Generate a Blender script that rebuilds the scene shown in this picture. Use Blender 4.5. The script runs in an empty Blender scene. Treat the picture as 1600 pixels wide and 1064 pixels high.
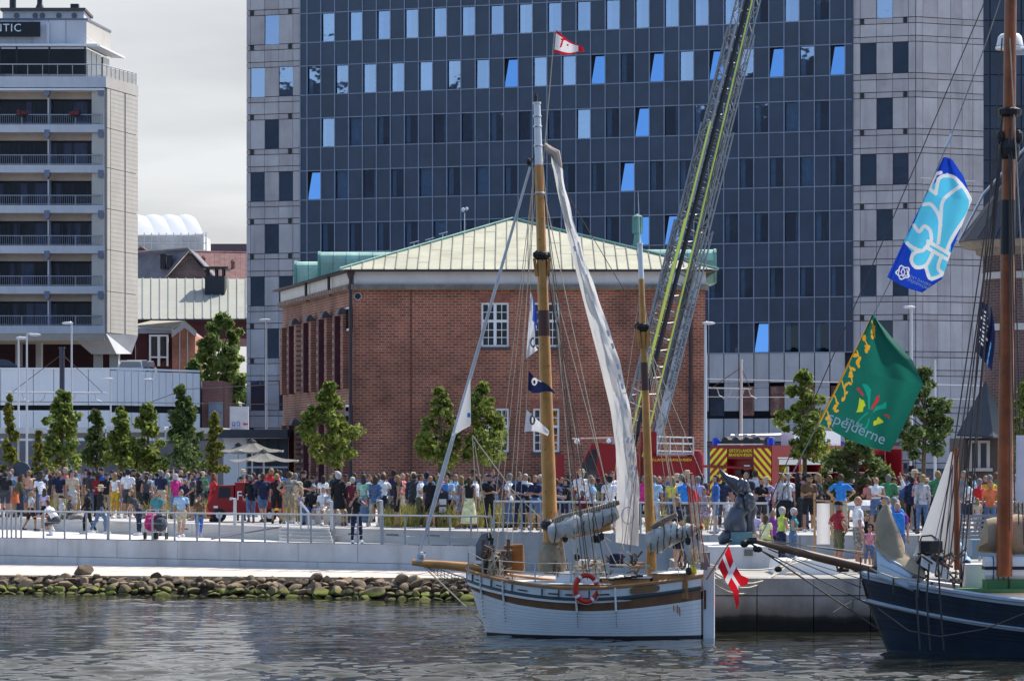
import bpy, bmesh, math, random
import numpy as np
from mathutils import Vector, Matrix, Quaternion
random.seed(7)
R = math.radians
SC = bpy.context.scene
COL = SC.collection
# ---------------------------------------------------------------- camera
FPX, CX, HZ, CH = 5000.0, 800.0, 712.0, 4.36      # focal length in photo pixels, centre column, horizon row, eye height
cam = bpy.data.cameras.new('camera')
camo = bpy.data.objects.new('camera', cam)
COL.objects.link(camo)
camo.location = (0, 0, CH)
camo.rotation_euler = (R(90), 0, 0)
cam.sensor_width = 36.0
cam.lens = 36.0 * FPX / 1600.0
cam.shift_y = (HZ - 532.0) / 1600.0
cam.clip_start, cam.clip_end = 1.0, 9000.0
SC.camera = camo
# ---------------------------------------------------------------- light
SUN_AZ, SUN_EL = R(42), R(50)       # azimuth to the right of the view direction (+Y), elevation
SC.view_settings.view_transform = 'Standard'
SC.view_settings.look = 'None'
SC.view_settings.gamma = 1.0
SC.view_settings.use_curve_mapping = False
SC.view_settings.exposure = 1.12
world = bpy.data.worlds.new('World')
SC.world = world
world.use_nodes = True
def build_world():
 nt = world.node_tree
 nt.nodes.clear()
 N = nt.nodes.new
 L = nt.links.new
 out = N('ShaderNodeOutputWorld')
 bg = N('ShaderNodeBackground')
 bg.inputs['Strength'].default_value = 0.125
 sky = N('ShaderNodeTexSky')
 sky.sky_type = 'NISHITA'
 sky.sun_disc = False
 sky.sun_elevation = SUN_EL
 sky.sun_rotation = SUN_AZ
 sky.air_density = 1.0
 sky.dust_density = 1.0
 sky.ozone_density = 1.6
 tc = N('ShaderNodeTexCoord')
 sp = N('ShaderNodeSeparateXYZ')
 L(tc.outputs['Generated'], sp.inputs[0])
 zz = N('ShaderNodeMath'); zz.operation = 'ADD'; zz.inputs[1].default_value = 0.10
 ab = N('ShaderNodeMath'); ab.operation = 'ABSOLUTE'
 L(sp.outputs['Z'], ab.inputs[0]); L(ab.outputs[0], zz.inputs[0])
 dx = N('ShaderNodeMath'); dx.operation = 'DIVIDE'
 dy = N('ShaderNodeMath'); dy.operation = 'DIVIDE'
 L(sp.outputs['X'], dx.inputs[0]); L(zz.outputs[0], dx.inputs[1])
 L(sp.outputs['Y'], dy.inputs[0]); L(zz.outputs[0], dy.inputs[1])
 cb = N('ShaderNodeCombineXYZ')
 L(dx.outputs[0], cb.inputs[0]); L(dy.outputs[0], cb.inputs[1])
 nz = N('ShaderNodeTexNoise'); nz.inputs['Scale'].default_value = 0.55
 nz.inputs['Detail'].default_value = 7.0; nz.inputs['Roughness'].default_value = 0.6
 L(cb.outputs[0], nz.inputs['Vector'])
 cov = N('ShaderNodeMapRange'); cov.inputs[1].default_value = -0.1; cov.inputs[2].default_value = 0.9
 cov.inputs[3].default_value = -0.10; cov.inputs[4].default_value = 0.42
 L(sp.outputs['Y'], cov.inputs[0])
 ad = N('ShaderNodeMath'); ad.operation = 'ADD'
 L(nz.outputs['Fac'], ad.inputs[0]); L(cov.outputs[0], ad.inputs[1])
 rp = N('ShaderNodeMapRange'); rp.inputs[1].default_value = 0.50; rp.inputs[2].default_value = 0.78
 rp.inputs[3].default_value = 0.0; rp.inputs[4].default_value = 0.92
 L(ad.outputs[0], rp.inputs[0])
 n2 = N('ShaderNodeTexNoise'); n2.inputs['Scale'].default_value = 1.3; n2.inputs['Detail'].default_value = 5.0
 L(cb.outputs[0], n2.inputs['Vector'])
 cc = N('ShaderNodeMapRange'); cc.inputs[1].default_value = 0.35; cc.inputs[2].default_value = 0.65
 cc.inputs[3].default_value = 0.74; cc.inputs[4].default_value = 1.0
 L(n2.outputs['Fac'], cc.inputs[0])
 cm = N('ShaderNodeMix'); cm.data_type = 'RGBA'; cm.blend_type = 'MULTIPLY'; cm.inputs[0].default_value = 1.0
 cm.inputs[6].default_value = (2.95, 2.93, 2.97, 1)
 L(cc.outputs[0], cm.inputs[7])
 mx = N('ShaderNodeMix'); mx.data_type = 'RGBA'
 L(rp.outputs[0], mx.inputs[0]); L(sky.outputs[0], mx.inputs[6]); L(cm.outputs[2], mx.inputs[7])
 L(mx.outputs[2], bg.inputs['Color'])
 L(bg.outputs[0], out.inputs['Surface'])
build_world()
sl = bpy.data.lights.new('sun', 'SUN')
sl.energy = 3.0
sl.angle = R(0.53)
sl.color = (1.0, 0.95, 0.87)
so = bpy.data.objects.new('sun', sl)
COL.objects.link(so)
SUND = Vector((math.sin(SUN_AZ) * math.cos(SUN_EL), math.cos(SUN_AZ) * math.cos(SUN_EL), math.sin(SUN_EL)))
so.rotation_euler = (-SUND).to_track_quat('-Z', 'Y').to_euler()
so.location = (60, 120, 120)
# ---------------------------------------------------------------- helpers
def P(x, y, d):
 """the place at depth d seen at photo pixel (x, y)"""
 return Vector(((x - CX) / FPX * d, d, CH - (y - HZ) / FPX * d))
def PX(x, d): return (x - CX) / FPX * d
def PZ(y, d): return CH - (y - HZ) / FPX * d
def depth_at(y, z): return (CH - z) * FPX / (y - HZ)
MATS = {}
def M(name, col=(.5, .5, .5), rough=.7, metal=0., var=.12, scale=2., bump=0., spec=.4, streak=0., streak_col=None, bscale=None, coat=0., trans=0., detail=4.):
 if name in MATS: return MATS[name]
 m = bpy.data.materials.new(name)
 m.use_nodes = True
 nt = m.node_tree; N = nt.nodes.new; L = nt.links.new
 b = nt.nodes['Principled BSDF']
 b.inputs['Roughness'].default_value = rough
 b.inputs['Metallic'].default_value = metal
 b.inputs['Specular IOR Level'].default_value = spec
 if coat: b.inputs['Coat Weight'].default_value = coat; b.inputs['Coat Roughness'].default_value = .08
 b.inputs['Base Color'].default_value = (*col, 1)
 geo = N('ShaderNodeNewGeometry')
 src = None
 if var > 0:
  nz = N('ShaderNodeTexNoise'); nz.inputs['Scale'].default_value = scale; nz.inputs['Detail'].default_value = detail
  nz.inputs['Roughness'].default_value = .65
  L(geo.outputs['Position'], nz.inputs['Vector'])
  mr = N('ShaderNodeMapRange'); mr.inputs[1].default_value = .3; mr.inputs[2].default_value = .7
  L(nz.outputs['Fac'], mr.inputs[0])
  mx = N('ShaderNodeMix'); mx.data_type = 'RGBA'
  mx.inputs[6].default_value = (*[max(0, c * (1 - var)) for c in col], 1)
  mx.inputs[7].default_value = (*[min(1, c * (1 + var)) for c in col], 1)
  L(mr.outputs[0], mx.inputs[0]); src = mx.outputs[2]
 if streak > 0:
  mp = N('ShaderNodeMapping'); mp.inputs['Scale'].default_value = (2.2, 2.2, .22)
  L(geo.outputs['Position'], mp.inputs['Vector'])
  ns = N('ShaderNodeTexNoise'); ns.inputs['Scale'].default_value = 1.0; ns.inputs['Detail'].default_value = 6
  L(mp.outputs[0], ns.inputs['Vector'])
  ms = N('ShaderNodeMapRange'); ms.inputs[1].default_value = .5; ms.inputs[2].default_value = .72; ms.inputs[4].default_value = streak
  L(ns.outputs['Fac'], ms.inputs[0])
  m2 = N('ShaderNodeMix'); m2.data_type = 'RGBA'
  if src: L(src, m2.inputs[6])
  else: m2.inputs[6].default_value = (*col, 1)
  sc_ = streak_col or [c * .5 for c in col]
  m2.inputs[7].default_value = (*sc_, 1)
  L(ms.outputs[0], m2.inputs[0]); src = m2.outputs[2]
 if src: L(src, b.inputs['Base Color'])
 if bump > 0:
  nb = N('ShaderNodeTexNoise'); nb.inputs['Scale'].default_value = bscale or scale * 6; nb.inputs['Detail'].default_value = 5
  L(geo.outputs['Position'], nb.inputs['Vector'])
  bp = N('ShaderNodeBump'); bp.inputs['Strength'].default_value = bump; bp.inputs['Distance'].default_value = .03
  L(nb.outputs['Fac'], bp.inputs['Height']); L(bp.outputs[0], b.inputs['Normal'])
 if trans > 0:
  tr = N('ShaderNodeBsdfTranslucent')
  if src: L(src, tr.inputs[0])
  else: tr.inputs[0].default_value = (*col, 1)
  ms = N('ShaderNodeMixShader'); ms.inputs[0].default_value = trans
  L(b.outputs[0], ms.inputs[1]); L(tr.outputs[0], ms.inputs[2])
  L(ms.outputs[0], nt.nodes['Material Output'].inputs['Surface'])
 MATS[name] = m
 return m
def glass_mat(name, tint=(.25, .33, .45), refl=.35, rough=.02, rcol=(.8, .9, 1.)):
 """coated window glass: part mirror, part tinted see-through"""
 if name in MATS: return MATS[name]
 m = bpy.data.materials.new(name); m.use_nodes = True
 nt = m.node_tree; nt.nodes.clear(); N = nt.nodes.new; L = nt.links.new
 o = N('ShaderNodeOutputMaterial'); g = N('ShaderNodeBsdfGlossy'); t = N('ShaderNodeBsdfTransparent'); mx = N('ShaderNodeMixShader')
 g.inputs['Color'].default_value = (*rcol, 1); g.inputs['Roughness'].default_value = rough
 t.inputs['Color'].default_value = (*tint, 1)
 mx.inputs[0].default_value = refl
 geo = N('ShaderNodeNewGeometry')
 nb = N('ShaderNodeTexNoise'); nb.inputs['Scale'].default_value = .9; nb.inputs['Detail'].default_value = 2
 L(geo.outputs['Position'], nb.inputs['Vector'])
 bp = N('ShaderNodeBump'); bp.inputs['Strength'].default_value = .12; bp.inputs['Distance'].default_value = .03
 L(nb.outputs['Fac'], bp.inputs['Height']); L(bp.outputs[0], g.inputs['Normal'])
 L(t.outputs[0], mx.inputs[1]); L(g.outputs[0], mx.inputs[2]); L(mx.outputs[0], o.inputs['Surface'])
 MATS[name] = m
 return m
def brick_mat(name, c1, c2, mortar, direction, bw=.34, bh=.125, joint=.016, dark=.42):
 """bricks laid along a horizontal direction"""
 if name in MATS: return MATS[name]
 m = bpy.data.materials.new(name); m.use_nodes = True
 nt = m.node_tree; N = nt.nodes.new; L = nt.links.new
 b = nt.nodes['Principled BSDF']; b.inputs['Roughness'].default_value = .85
 geo = N('ShaderNodeNewGeometry')
 dt = N('ShaderNodeVectorMath'); dt.operation = 'DOT_PRODUCT'; dt.inputs[1].default_value = (*direction, 0)
 L(geo.outputs['Position'], dt.inputs[0])
 sp = N('ShaderNodeSeparateXYZ'); L(geo.outputs['Position'], sp.inputs[0])
 cb = N('ShaderNodeCombineXYZ'); L(dt.outputs['Value'], cb.inputs[0]); L(sp.outputs['Z'], cb.inputs[1])
 br = N('ShaderNodeTexBrick'); br.inputs['Scale'].default_value = 1.0
 br.inputs['Color1'].default_value = (*c1, 1); br.inputs['Color2'].default_value = (*c2, 1); br.inputs['Mortar'].default_value = (*mortar, 1)
 br.inputs['Brick Width'].default_value = bw; br.inputs['Row Height'].default_value = bh; br.inputs['Mortar Size'].default_value = joint
 br.inputs['Mortar Smooth'].default_value = .2
 L(cb.outputs[0], br.inputs['Vector'])
 nz = N('ShaderNodeTexNoise'); nz.inputs['Scale'].default_value = .55; nz.inputs['Detail'].default_value = 6
 L(geo.outputs['Position'], nz.inputs['Vector'])
 mr = N('ShaderNodeMapRange'); mr.inputs[1].default_value = .38; mr.inputs[2].default_value = .66; mr.inputs[3].default_value = 1.12; mr.inputs[4].default_value = 1 - dark
 L(nz.outputs['Fac'], mr.inputs[0])
 mx = N('ShaderNodeMix'); mx.data_type = 'RGBA'; mx.blend_type = 'MULTIPLY'; mx.inputs[0].default_value = 1
 L(br.outputs['Color'], mx.inputs[6]); L(mr.outputs[0], mx.inputs[7]); L(mx.outputs[2], b.inputs['Base Color'])
 bp = N('ShaderNodeBump'); bp.inputs['Strength'].default_value = .4; bp.inputs['Distance'].default_value = .02; bp.invert = True
 L(br.outputs['Fac'], bp.inputs['Height']); L(bp.outputs[0], b.inputs['Normal'])
 MATS[name] = m
 return m
W = {}      # world position of each root (for parts written in world coordinates)
def setp(o, label=None, cat=None, group=None, kind=None):
 if label: o['label'] = label
 if cat: o['category'] = cat
 if group: o['group'] = group
 if kind: o['kind'] = kind
 return o
def thing(name, label, cat, loc=(0, 0, 0), group=None, rz=0., local=False):
 o = bpy.data.objects.new(name, None); COL.objects.link(o)
 o.empty_display_size = .2
 o.location = loc; o.rotation_euler = (0, 0, rz)
 W[o.name] = Vector((0, 0, 0)) if local else Vector(loc)
 return setp(o, label, cat, group)
class MB:
 def __init__(s): s.v = []; s.f = []; s.m = []
 def add(s, v, f, m=0):
  k = len(s.v); s.v += [tuple(a) for a in v]; s.f += [tuple(i + k for i in q) for q in f]; s.m += [m] * len(f); return s
 def bb(s, x0, y0, z0, x1, y1, z1, m=0):
  return s.add([(x0,y0,z0),(x1,y0,z0),(x1,y1,z0),(x0,y1,z0),(x0,y0,z1),(x1,y0,z1),(x1,y1,z1),(x0,y1,z1)],
                     [(0,3,2,1),(4,5,6,7),(0,1,5,4),(1,2,6,5),(2,3,7,6),(3,0,4,7)], m)
 def ob(s, o, a, b, c, m=0):
  """box from a corner and three edges"""
  o, a, b, c = map(Vector, (o, a, b, c))
  fs = [(0,3,2,1),(4,5,6,7),(0,1,5,4),(1,2,6,5),(2,3,7,6),(3,0,4,7)]
  if a.cross(b).dot(c) < 0: fs = [q[::-1] for q in fs]
  return s.add([o, o+a, o+a+b, o+b, o+c, o+a+c, o+a+b+c, o+b+c], fs, m)
 def tube(s, pts, r, n=6, m=0, cap=True):
  pts = [Vector(p) for p in pts]; k = len(pts)
  rs = r if isinstance(r, (list, tuple)) else [r] * k
  vs = []; ref = None
  for i, p in enumerate(pts):
   t = (pts[min(i+1, k-1)] - pts[max(i-1, 0)])
   if t.length < 1e-9: t = Vector((0, 0, 1))
   t.normalize()
   if ref is None:
    ref = Vector((0, 0, 1)) if abs(t.z) < .9 else Vector((0, 1, 0))
   u = (ref - t * ref.dot(t)).normalized(); w = t.cross(u); ref = u
   for j in range(n):
    a = 2 * math.pi * j / n
    vs.append(p + u * (rs[i] * math.cos(a)) + w * (rs[i] * math.sin(a)))
  fs = [(i*n+j, i*n+(j+1) % n, (i+1)*n+(j+1) % n, (i+1)*n+j) for i in range(k-1) for j in range(n)]
  if cap: fs += [tuple(range(n))[::-1], tuple((k-1)*n+j for j in range(n))]
  return s.add(vs, fs, m)
 def lathe(s, prof, c=(0, 0, 0), n=16, m=0, sx=1., sy=1.):
  vs = [(c[0]+r*sx*math.cos(2*math.pi*j/n), c[1]+r*sy*math.sin(2*math.pi*j/n), c[2]+z) for r, z in prof for j in range(n)]
  k = len(prof)
  fs = [(i*n+j, i*n+(j+1) % n, (i+1)*n+(j+1) % n, (i+1)*n+j) for i in range(k-1) for j in range(n)]
  if prof[0][0] > 1e-4: fs.append(tuple(range(n))[::-1])
  if prof[-1][0] > 1e-4: fs.append(tuple((k-1)*n+j for j in range(n)))
  return s.add(vs, fs, m)
 def ell(s, c, r, nu=10, nv=7, m=0, q=None):
  vs = []; c = Vector(c)
  for i in range(nv + 1):
   th = math.pi * i / nv
   for j in range(nu):
    ph = 2 * math.pi * j / nu
    p = Vector((r[0]*math.sin(th)*math.cos(ph), r[1]*math.sin(th)*math.sin(ph), -r[2]*math.cos(th)))
    if q: p = q @ p
    vs.append(c + p)
  fs = [(i*nu+j, i*nu+(j+1) % nu, (i+1)*nu+(j+1) % nu, (i+1)*nu+j) for i in range(nv) for j in range(nu)]
  return s.add(vs, fs, m)
 def prism(s, poly, vec, m=0):
  poly = [Vector(p) for p in poly]; n = len(poly); vec = Vector(vec)
  nn = Vector((0, 0, 0))
  for i in range(n): nn += poly[i].cross(poly[(i+1) % n])
  if nn.dot(vec) > 0: poly = poly[::-1]
  vs = poly + [p + vec for p in poly]
  fs = [tuple(range(n)), tuple(range(n, 2*n))[::-1]] + [((i+1) % n, i, n+i, n+(i+1) % n) for i in range(n)]
  return s.add(vs, fs, m)
 def sheet(s, poly, m=0): return s.add(poly, [tuple(range(len(poly)))], m)
 def grid(s, fn, nu, nv, m=0, mf=None):
  vs = [fn(i/nu, j/nv) for j in range(nv+1) for i in range(nu+1)]
  fs = [(j*(nu+1)+i, j*(nu+1)+i+1, (j+1)*(nu+1)+i+1, (j+1)*(nu+1)+i) for j in range(nv) for i in range(nu)]
  k = len(s.v); s.v += [tuple(a) for a in vs]; s.f += [tuple(i+k for i in q) for q in fs]
  s.m += [mf((i+.5)/nu, (j+.5)/nv) for j in range(nv) for i in range(nu)] if mf else [m]*len(fs)
  return s
 def mesh(s, name, mats, origin=None, smooth=False):
  me = bpy.data.meshes.new(name)
  v = np.array(s.v, dtype=np.float64).reshape(-1, 3)
  if origin is not None: v = v - np.array(origin)
  me.from_pydata(v.tolist(), [], s.f)
  for mm in (mats if isinstance(mats, (list, tuple)) else [mats]): me.materials.append(mm)
  if any(s.m): me.polygons.foreach_set('material_index', s.m)
  if smooth:
   me.polygons.foreach_set('use_smooth', [True]*len(s.f))
   try: me.set_sharp_from_angle(angle=R(42))
   except Exception: pass
  me.update()
  return me
 def build(s, name, mats, par=None, smooth=False, origin=None, **kw):
  if par is not None: org = W[par.name]
  elif origin is not None: org = Vector(origin)
  else:
   a = np.array(s.v); org = Vector(((a[:,0].min()+a[:,0].max())/2, (a[:,1].min()+a[:,1].max())/2, a[:,2].min()))
  o = bpy.data.objects.new(name, s.mesh(name, mats, org, smooth)); COL.objects.link(o)
  if par is not None: o.parent = par
  else: o.location = org
  W[o.name] = Vector(org)
  return setp(o, **kw)
def inst(name, me, par=None, loc=(0, 0, 0), rz=0., rot=None, scale=None, **kw):
 """one more object on shared mesh data; loc in world coordinates"""
 o = bpy.data.objects.new(name, me); COL.objects.link(o)
 if par is not None:
  o.parent = par; o.location = Vector(loc) - W[par.name]
 else: o.location = loc
 if rot is not None: o.rotation_euler = rot
 elif rz: o.rotation_euler = (0, 0, rz)
 if scale is not None: o.scale = scale if isinstance(scale, (tuple, list)) else (scale,)*3
 W[o.name] = Vector(loc)
 return setp(o, **kw)
def copy_tree(o, par=None):
 c = o.copy(); COL.objects.link(c)
 if par is not None: c.parent = par
 for ch in o.children: copy_tree(ch, c)
 return c
def text_mesh(txt, name, mat, size=1., extrude=.01, align='CENTER', space=1.):
 cu = bpy.data.curves.new(name, 'FONT'); cu.body = txt; cu.size = size; cu.extrude = extrude
 cu.align_x = align; cu.align_y = 'CENTER'; cu.space_character = space; cu.resolution_u = 3
 o = bpy.data.objects.new('text_tmp', cu); COL.objects.link(o)
 bpy.context.view_layer.update()
 dg = bpy.context.evaluated_depsgraph_get()
 me = bpy.data.meshes.new_from_object(o.evaluated_get(dg)); me.name = name
 bpy.data.objects.remove(o); bpy.data.curves.remove(cu)
 me.materials.clear(); me.materials.append(mat)
 return me
def put_text(txt, name, mat, par, org, ux, uy, size, extrude=.01, align='CENTER', space=1.):
 """lettering lying in the plane of ux (reading direction) and uy (up), centred on org (world)"""
 me = text_mesh(txt, name, mat, size, extrude, align, space)
 ux = Vector(ux).normalized(); uy = (Vector(uy) - ux*Vector(uy).dot(ux)).normalized(); uz = ux.cross(uy)
 o = bpy.data.objects.new(name, me); COL.objects.link(o)
 mt = Matrix((ux, uy, uz)).transposed().to_4x4()
 if par is not None: o.parent = par; mt.translation = Vector(org) - W[par.name]
 else: mt.translation = Vector(org)
 o.matrix_basis = mt
 return o
# ---------------------------------------------------------------- shared materials
m_conc = M('concrete', (.54, .54, .55), .85, var=.14, scale=.8, streak=.45, streak_col=(.30, .29, .28), bump=.15)
m_conc_dark = M('weathered_concrete', (.42, .41, .42), .88, var=.16, scale=.9, streak=.35, bump=.2)
m_deckc = M('pale_deck_concrete', (.66, .62, .57), .85, var=.1, scale=.7, bump=.1)
m_steel = M('galvanised_steel', (.42, .44, .47), .4, metal=.6, var=.06)
m_white = M('white_paint', (.78, .79, .80), .5, var=.05, scale=1.)
m_black = M('black_paint', (.02, .02, .024), .5, var=.1)
m_dark = M('dark_void', (.015, .016, .02), .8, var=0)
m_pole = M('pale_pole_paint', (.50, .52, .55), .4, var=.04)
m_red = M('fire_red', (.25, .006, .011), .45, var=.1, coat=0.05)
m_yellow = M('safety_yellow', (.85, .75, .03), .5, var=.04)
m_lime = M('lime_yellow', (.68, .80, .12), .5, var=.04)
m_chrome = M('bare_aluminium', (.62, .64, .67), .35, metal=.7, var=.05)
m_tyre = M('tyre_rubber', (.02, .02, .02), .85, var=.1)
m_rope = M('pale_rope', (.50, .43, .33), .9, var=.15, scale=20)
m_ropedark = M('tarred_rope', (.10, .08, .07), .9, var=.2, scale=20)
m_varn = M('varnished_spruce', (.52, .24, .06), .38, var=.22, scale=3, coat=.3)
# ---------------------------------------------------------------- the setting: ground, quay, water, unseen hill added for reflections
UP, LOW, PIER = 2.0, 1.55, 1.30
def ledge_x(px, d, z=0): return Vector((PX(px, d), d, z))
EDGE = [(-900, 123), (-300, 114), (0, 109.8), (375, 104.5), (752, 99.6)]              # seaward edge of the lower deck
LEDGE = [(-900, 168), (-300, 138), (0, 123), (150, 117), (300, 110.8), (450, 106.2), (600, 103), (752, 100.2)]   # step up to the upper deck
UPW = [(752, 100.2), (1106, 95.6), (1250, 95.4), (1620, 95.0), (2600, 94)]             # upper deck front further right
def xy(l): return [(PX(p, d), d) for p, d in l]
e_, l_, u_ = xy(EDGE), xy(LEDGE), xy(UPW)
def flat(pts, z): return [(x, y, z) for x, y in pts]
g = MB()
g.sheet(flat([(-900, 3500), (-900, l_[0][1])] + l_ + u_[1:] + [(900, u_[-1][1]), (900, 3500)], UP))
m_paving = M('paving', (.40, .38, .36), .88, var=.15, scale=.5, bump=.1)
g.build('ground', m_paving, kind='structure', origin=(0, 120, UP))
g = MB(); g.sheet(flat(e_ + l_[::-1], LOW)); g.build('lower_deck', m_deckc, kind='structure', origin=(-12, 112, LOW))
def wall_run(pts, z0, z1, name, mat, thick=.5, seg=None, gap=.018, kind='structure', lab=None, part='wall_block', root=None):
 """a quay wall of cast blocks with open joints, each block its own piece"""
 root = thing(name, lab[0], lab[1], (*pts[0], z0)) if lab else root
 n = 0
 for (x0, y0), (x1, y1) in zip(pts[:-1], pts[1:]):
  a = Vector((x0, y0, 0)); b = Vector((x1, y1, 0)); ln = (b-a).length; u = (b-a)/ln; nn = Vector((-u.y, u.x, 0))
  if nn.y < 0: nn = -nn
  k = max(1, round(ln / seg))
  for i in range(k):
   w = ln / k
   o = a + u*(i*w + gap/2) + Vector((0, 0, z0)) - nn*random.uniform(0, .008)
   mb = MB(); mb.ob(o, u*(w-gap), nn*thick, (0, 0, z1-z0))
   mb.build(part, mat, root); n += 1
 return root
vis_e = [p for p in e_ if p[0] > -26]
wall_run([e_[1], e_[2], e_[3], e_[4]], .96, LOW, 'quay_wall', m_conc, .6, 2.4,
         lab=('long pale concrete quay wall below the lower promenade', 'quay wall'))
wall_run([(x, y-.03) for x, y in e_[1:5]], .3, .945, 'quay_plinth', m_conc, .6, 3.1, part='plinth_block', root=bpy.data.objects['quay_wall'])
mb = MB()
for (x0, y0), (x1, y1) in zip(e_[1:-1], e_[2:]):
 a = Vector((x0, y0, .3)); b = Vector((x1, y1, .3)); mb.ob(a+Vector((0, .1, 0)), b-a, (0, .3, 0), (0, 0, LOW-.32))
mb.build('wall_core', m_conc_dark, bpy.data.objects['quay_wall'])
ld = wall_run(l_[1:], LOW - .02, UP - .004, 'seat_step', M('seat_concrete', (.52, .50, .47), .85, var=.1, scale=.8, bump=.1, streak=.12), .7, 3.0,
         lab=('pale concrete seating step between the two promenade levels', 'step'))
mb = MB()
for (x0, y0), (x1, y1) in zip(l_[1:-1], l_[2:]):
 a = Vector((x0, y0+.06, LOW)); b = Vector((x1, y1+.06, LOW)); mb.ob(a, b-a, (0, .3, 0), (0, 0, UP-LOW-.03))
mb.build('step_core', m_conc_dark, ld)
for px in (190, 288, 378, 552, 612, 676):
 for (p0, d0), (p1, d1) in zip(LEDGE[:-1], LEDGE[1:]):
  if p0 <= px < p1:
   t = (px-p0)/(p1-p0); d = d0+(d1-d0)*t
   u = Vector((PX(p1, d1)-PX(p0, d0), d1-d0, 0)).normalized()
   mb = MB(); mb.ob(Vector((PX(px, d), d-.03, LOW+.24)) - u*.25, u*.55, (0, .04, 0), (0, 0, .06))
   mb.build('slot', M('inlay_dark', (.16, .15, .15), .9), ld)  # dark grey inlay strip on the step face
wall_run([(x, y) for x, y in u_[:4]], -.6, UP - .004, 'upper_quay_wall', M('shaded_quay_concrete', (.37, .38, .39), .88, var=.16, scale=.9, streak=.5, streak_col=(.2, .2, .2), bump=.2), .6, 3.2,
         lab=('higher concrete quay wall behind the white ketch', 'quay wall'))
mb = MB()
for (x0, y0), (x1, y1) in zip(u_[:3], u_[1:4]):
 a = Vector((x0, y0+.1, -.6)); b = Vector((x1, y1+.1, -.6)); mb.ob(a, b-a, (0, .3, 0), (0, 0, UP+.58))
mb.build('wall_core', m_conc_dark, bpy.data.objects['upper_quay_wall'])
PX0 = PX(1094, 80)
g = MB(); g.sheet([(PX0+.02, 80.3, PIER), (30, 80.3, PIER), (30, 95.5, PIER), (PX0+.7, 95.7, PIER)])
g.build('pier_deck', M('pier_deck_concrete', (.33, .31, .28), .9, var=.22, scale=.8, bump=.1), kind='structure', origin=(12, 88, PIER))
pier = thing('pier_wall', 'stained grey concrete pier wall right of the ketch stern', 'quay wall', (PX0, 80, -1))
def pier_mat():
 m = M('pier_concrete', (.40, .365, .335), .9, var=.24, scale=1.1, streak=.55, streak_col=(.16, .15, .13), bump=.3)
 nt = m.node_tree; N = nt.nodes.new; L = nt.links.new
 b = nt.nodes['Principled BSDF']; src = b.inputs['Base Color'].links[0].from_socket
 geo = N('ShaderNodeNewGeometry'); sp = N('ShaderNodeSeparateXYZ'); L(geo.outputs['Position'], sp.inputs[0])
 nz = N('ShaderNodeTexNoise'); nz.inputs['Scale'].default_value = 1.6; nz.inputs['Detail'].default_value = 6; L(geo.outputs['Position'], nz.inputs['Vector'])
 ma = N('ShaderNodeMath'); ma.operation = 'MULTIPLY_ADD'; ma.inputs[1].default_value = -.3; L(nz.outputs['Fac'], ma.inputs[0]); L(sp.outputs['Z'], ma.inputs[2])
 r = N('ShaderNodeValToRGB'); r.color_ramp.elements[0].position = .05; r.color_ramp.elements[0].color = (.035, .035, .03, 1)
 r.color_ramp.elements[1].position = .70; r.color_ramp.elements[1].color = (1, 1, 1, 1)
 e = r.color_ramp.elements.new(.17); e.color = (.10, .095, .08, 1)
 e = r.color_ramp.elements.new(.25); e.color = (.42, .38, .34, 1)
 e = r.color_ramp.elements.new(.42); e.color = (.62, .58, .54, 1)
 L(ma.outputs[0], r.inputs[0])
 mx = N('ShaderNodeMix'); mx.data_type = 'RGBA'; mx.blend_type = 'MULTIPLY'; mx.inputs[0].default_value = 1
 L(src, mx.inputs[6]); L(r.outputs[0], mx.inputs[7]); L(mx.outputs[2], b.inputs['Base Color'])
 return m
m_pier = pier_mat()
x = PX0
while x < 22:
 w = 1.42
 mb = MB(); mb.bb(x+.012, 80, -1, x+w-.012, 80.4, .86); mb.build('face_panel', m_pier, pier)
 mb = MB(); mb.bb(x+.008, 79.96, .885, x+w-.008, 80.5, PIER); mb.build('cope_block', m_pier, pier)
 x += w
mb = MB(); mb.bb(PX0+.05, 80.25, -1, 22, 80.9, PIER-.03); mb.build('wall_core', m_conc_dark, pier)
mb = MB(); mb.bb(PX0, 80.5, -1, PX0+.3, 95.6, PIER-.004); mb.build('return_wall', m_pier, pier)
CREST = [(-300, 104, .5), (0, 102.6, .543), (375, 100.4, .58), (720, 98.0, .616), (1000, 96.0, .62)]
g = MB()
lo = [(PX(p, d), d, z) for p, d, z in CREST]
hi = [(e_[1][0], e_[1][1]+.02, .74), (e_[2][0], e_[2][1]+.02, .66), (e_[3][0], e_[3][1]+.02, .74), (e_[4][0], e_[4][1]+.02, .80), (u_[1][0]-1.2, u_[1][1]+.9, .8)]
for i in range(4): g.add([lo[i], lo[i+1], hi[i+1], hi[i]], [(0, 1, 2, 3)])
fr = [(x*1.0, y-1.5, -.4) for x, y, z in lo]
bk = MB()
for i in range(4): bk.add([fr[i], fr[i+1], lo[i+1], lo[i]], [(0, 1, 2, 3)])
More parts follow.
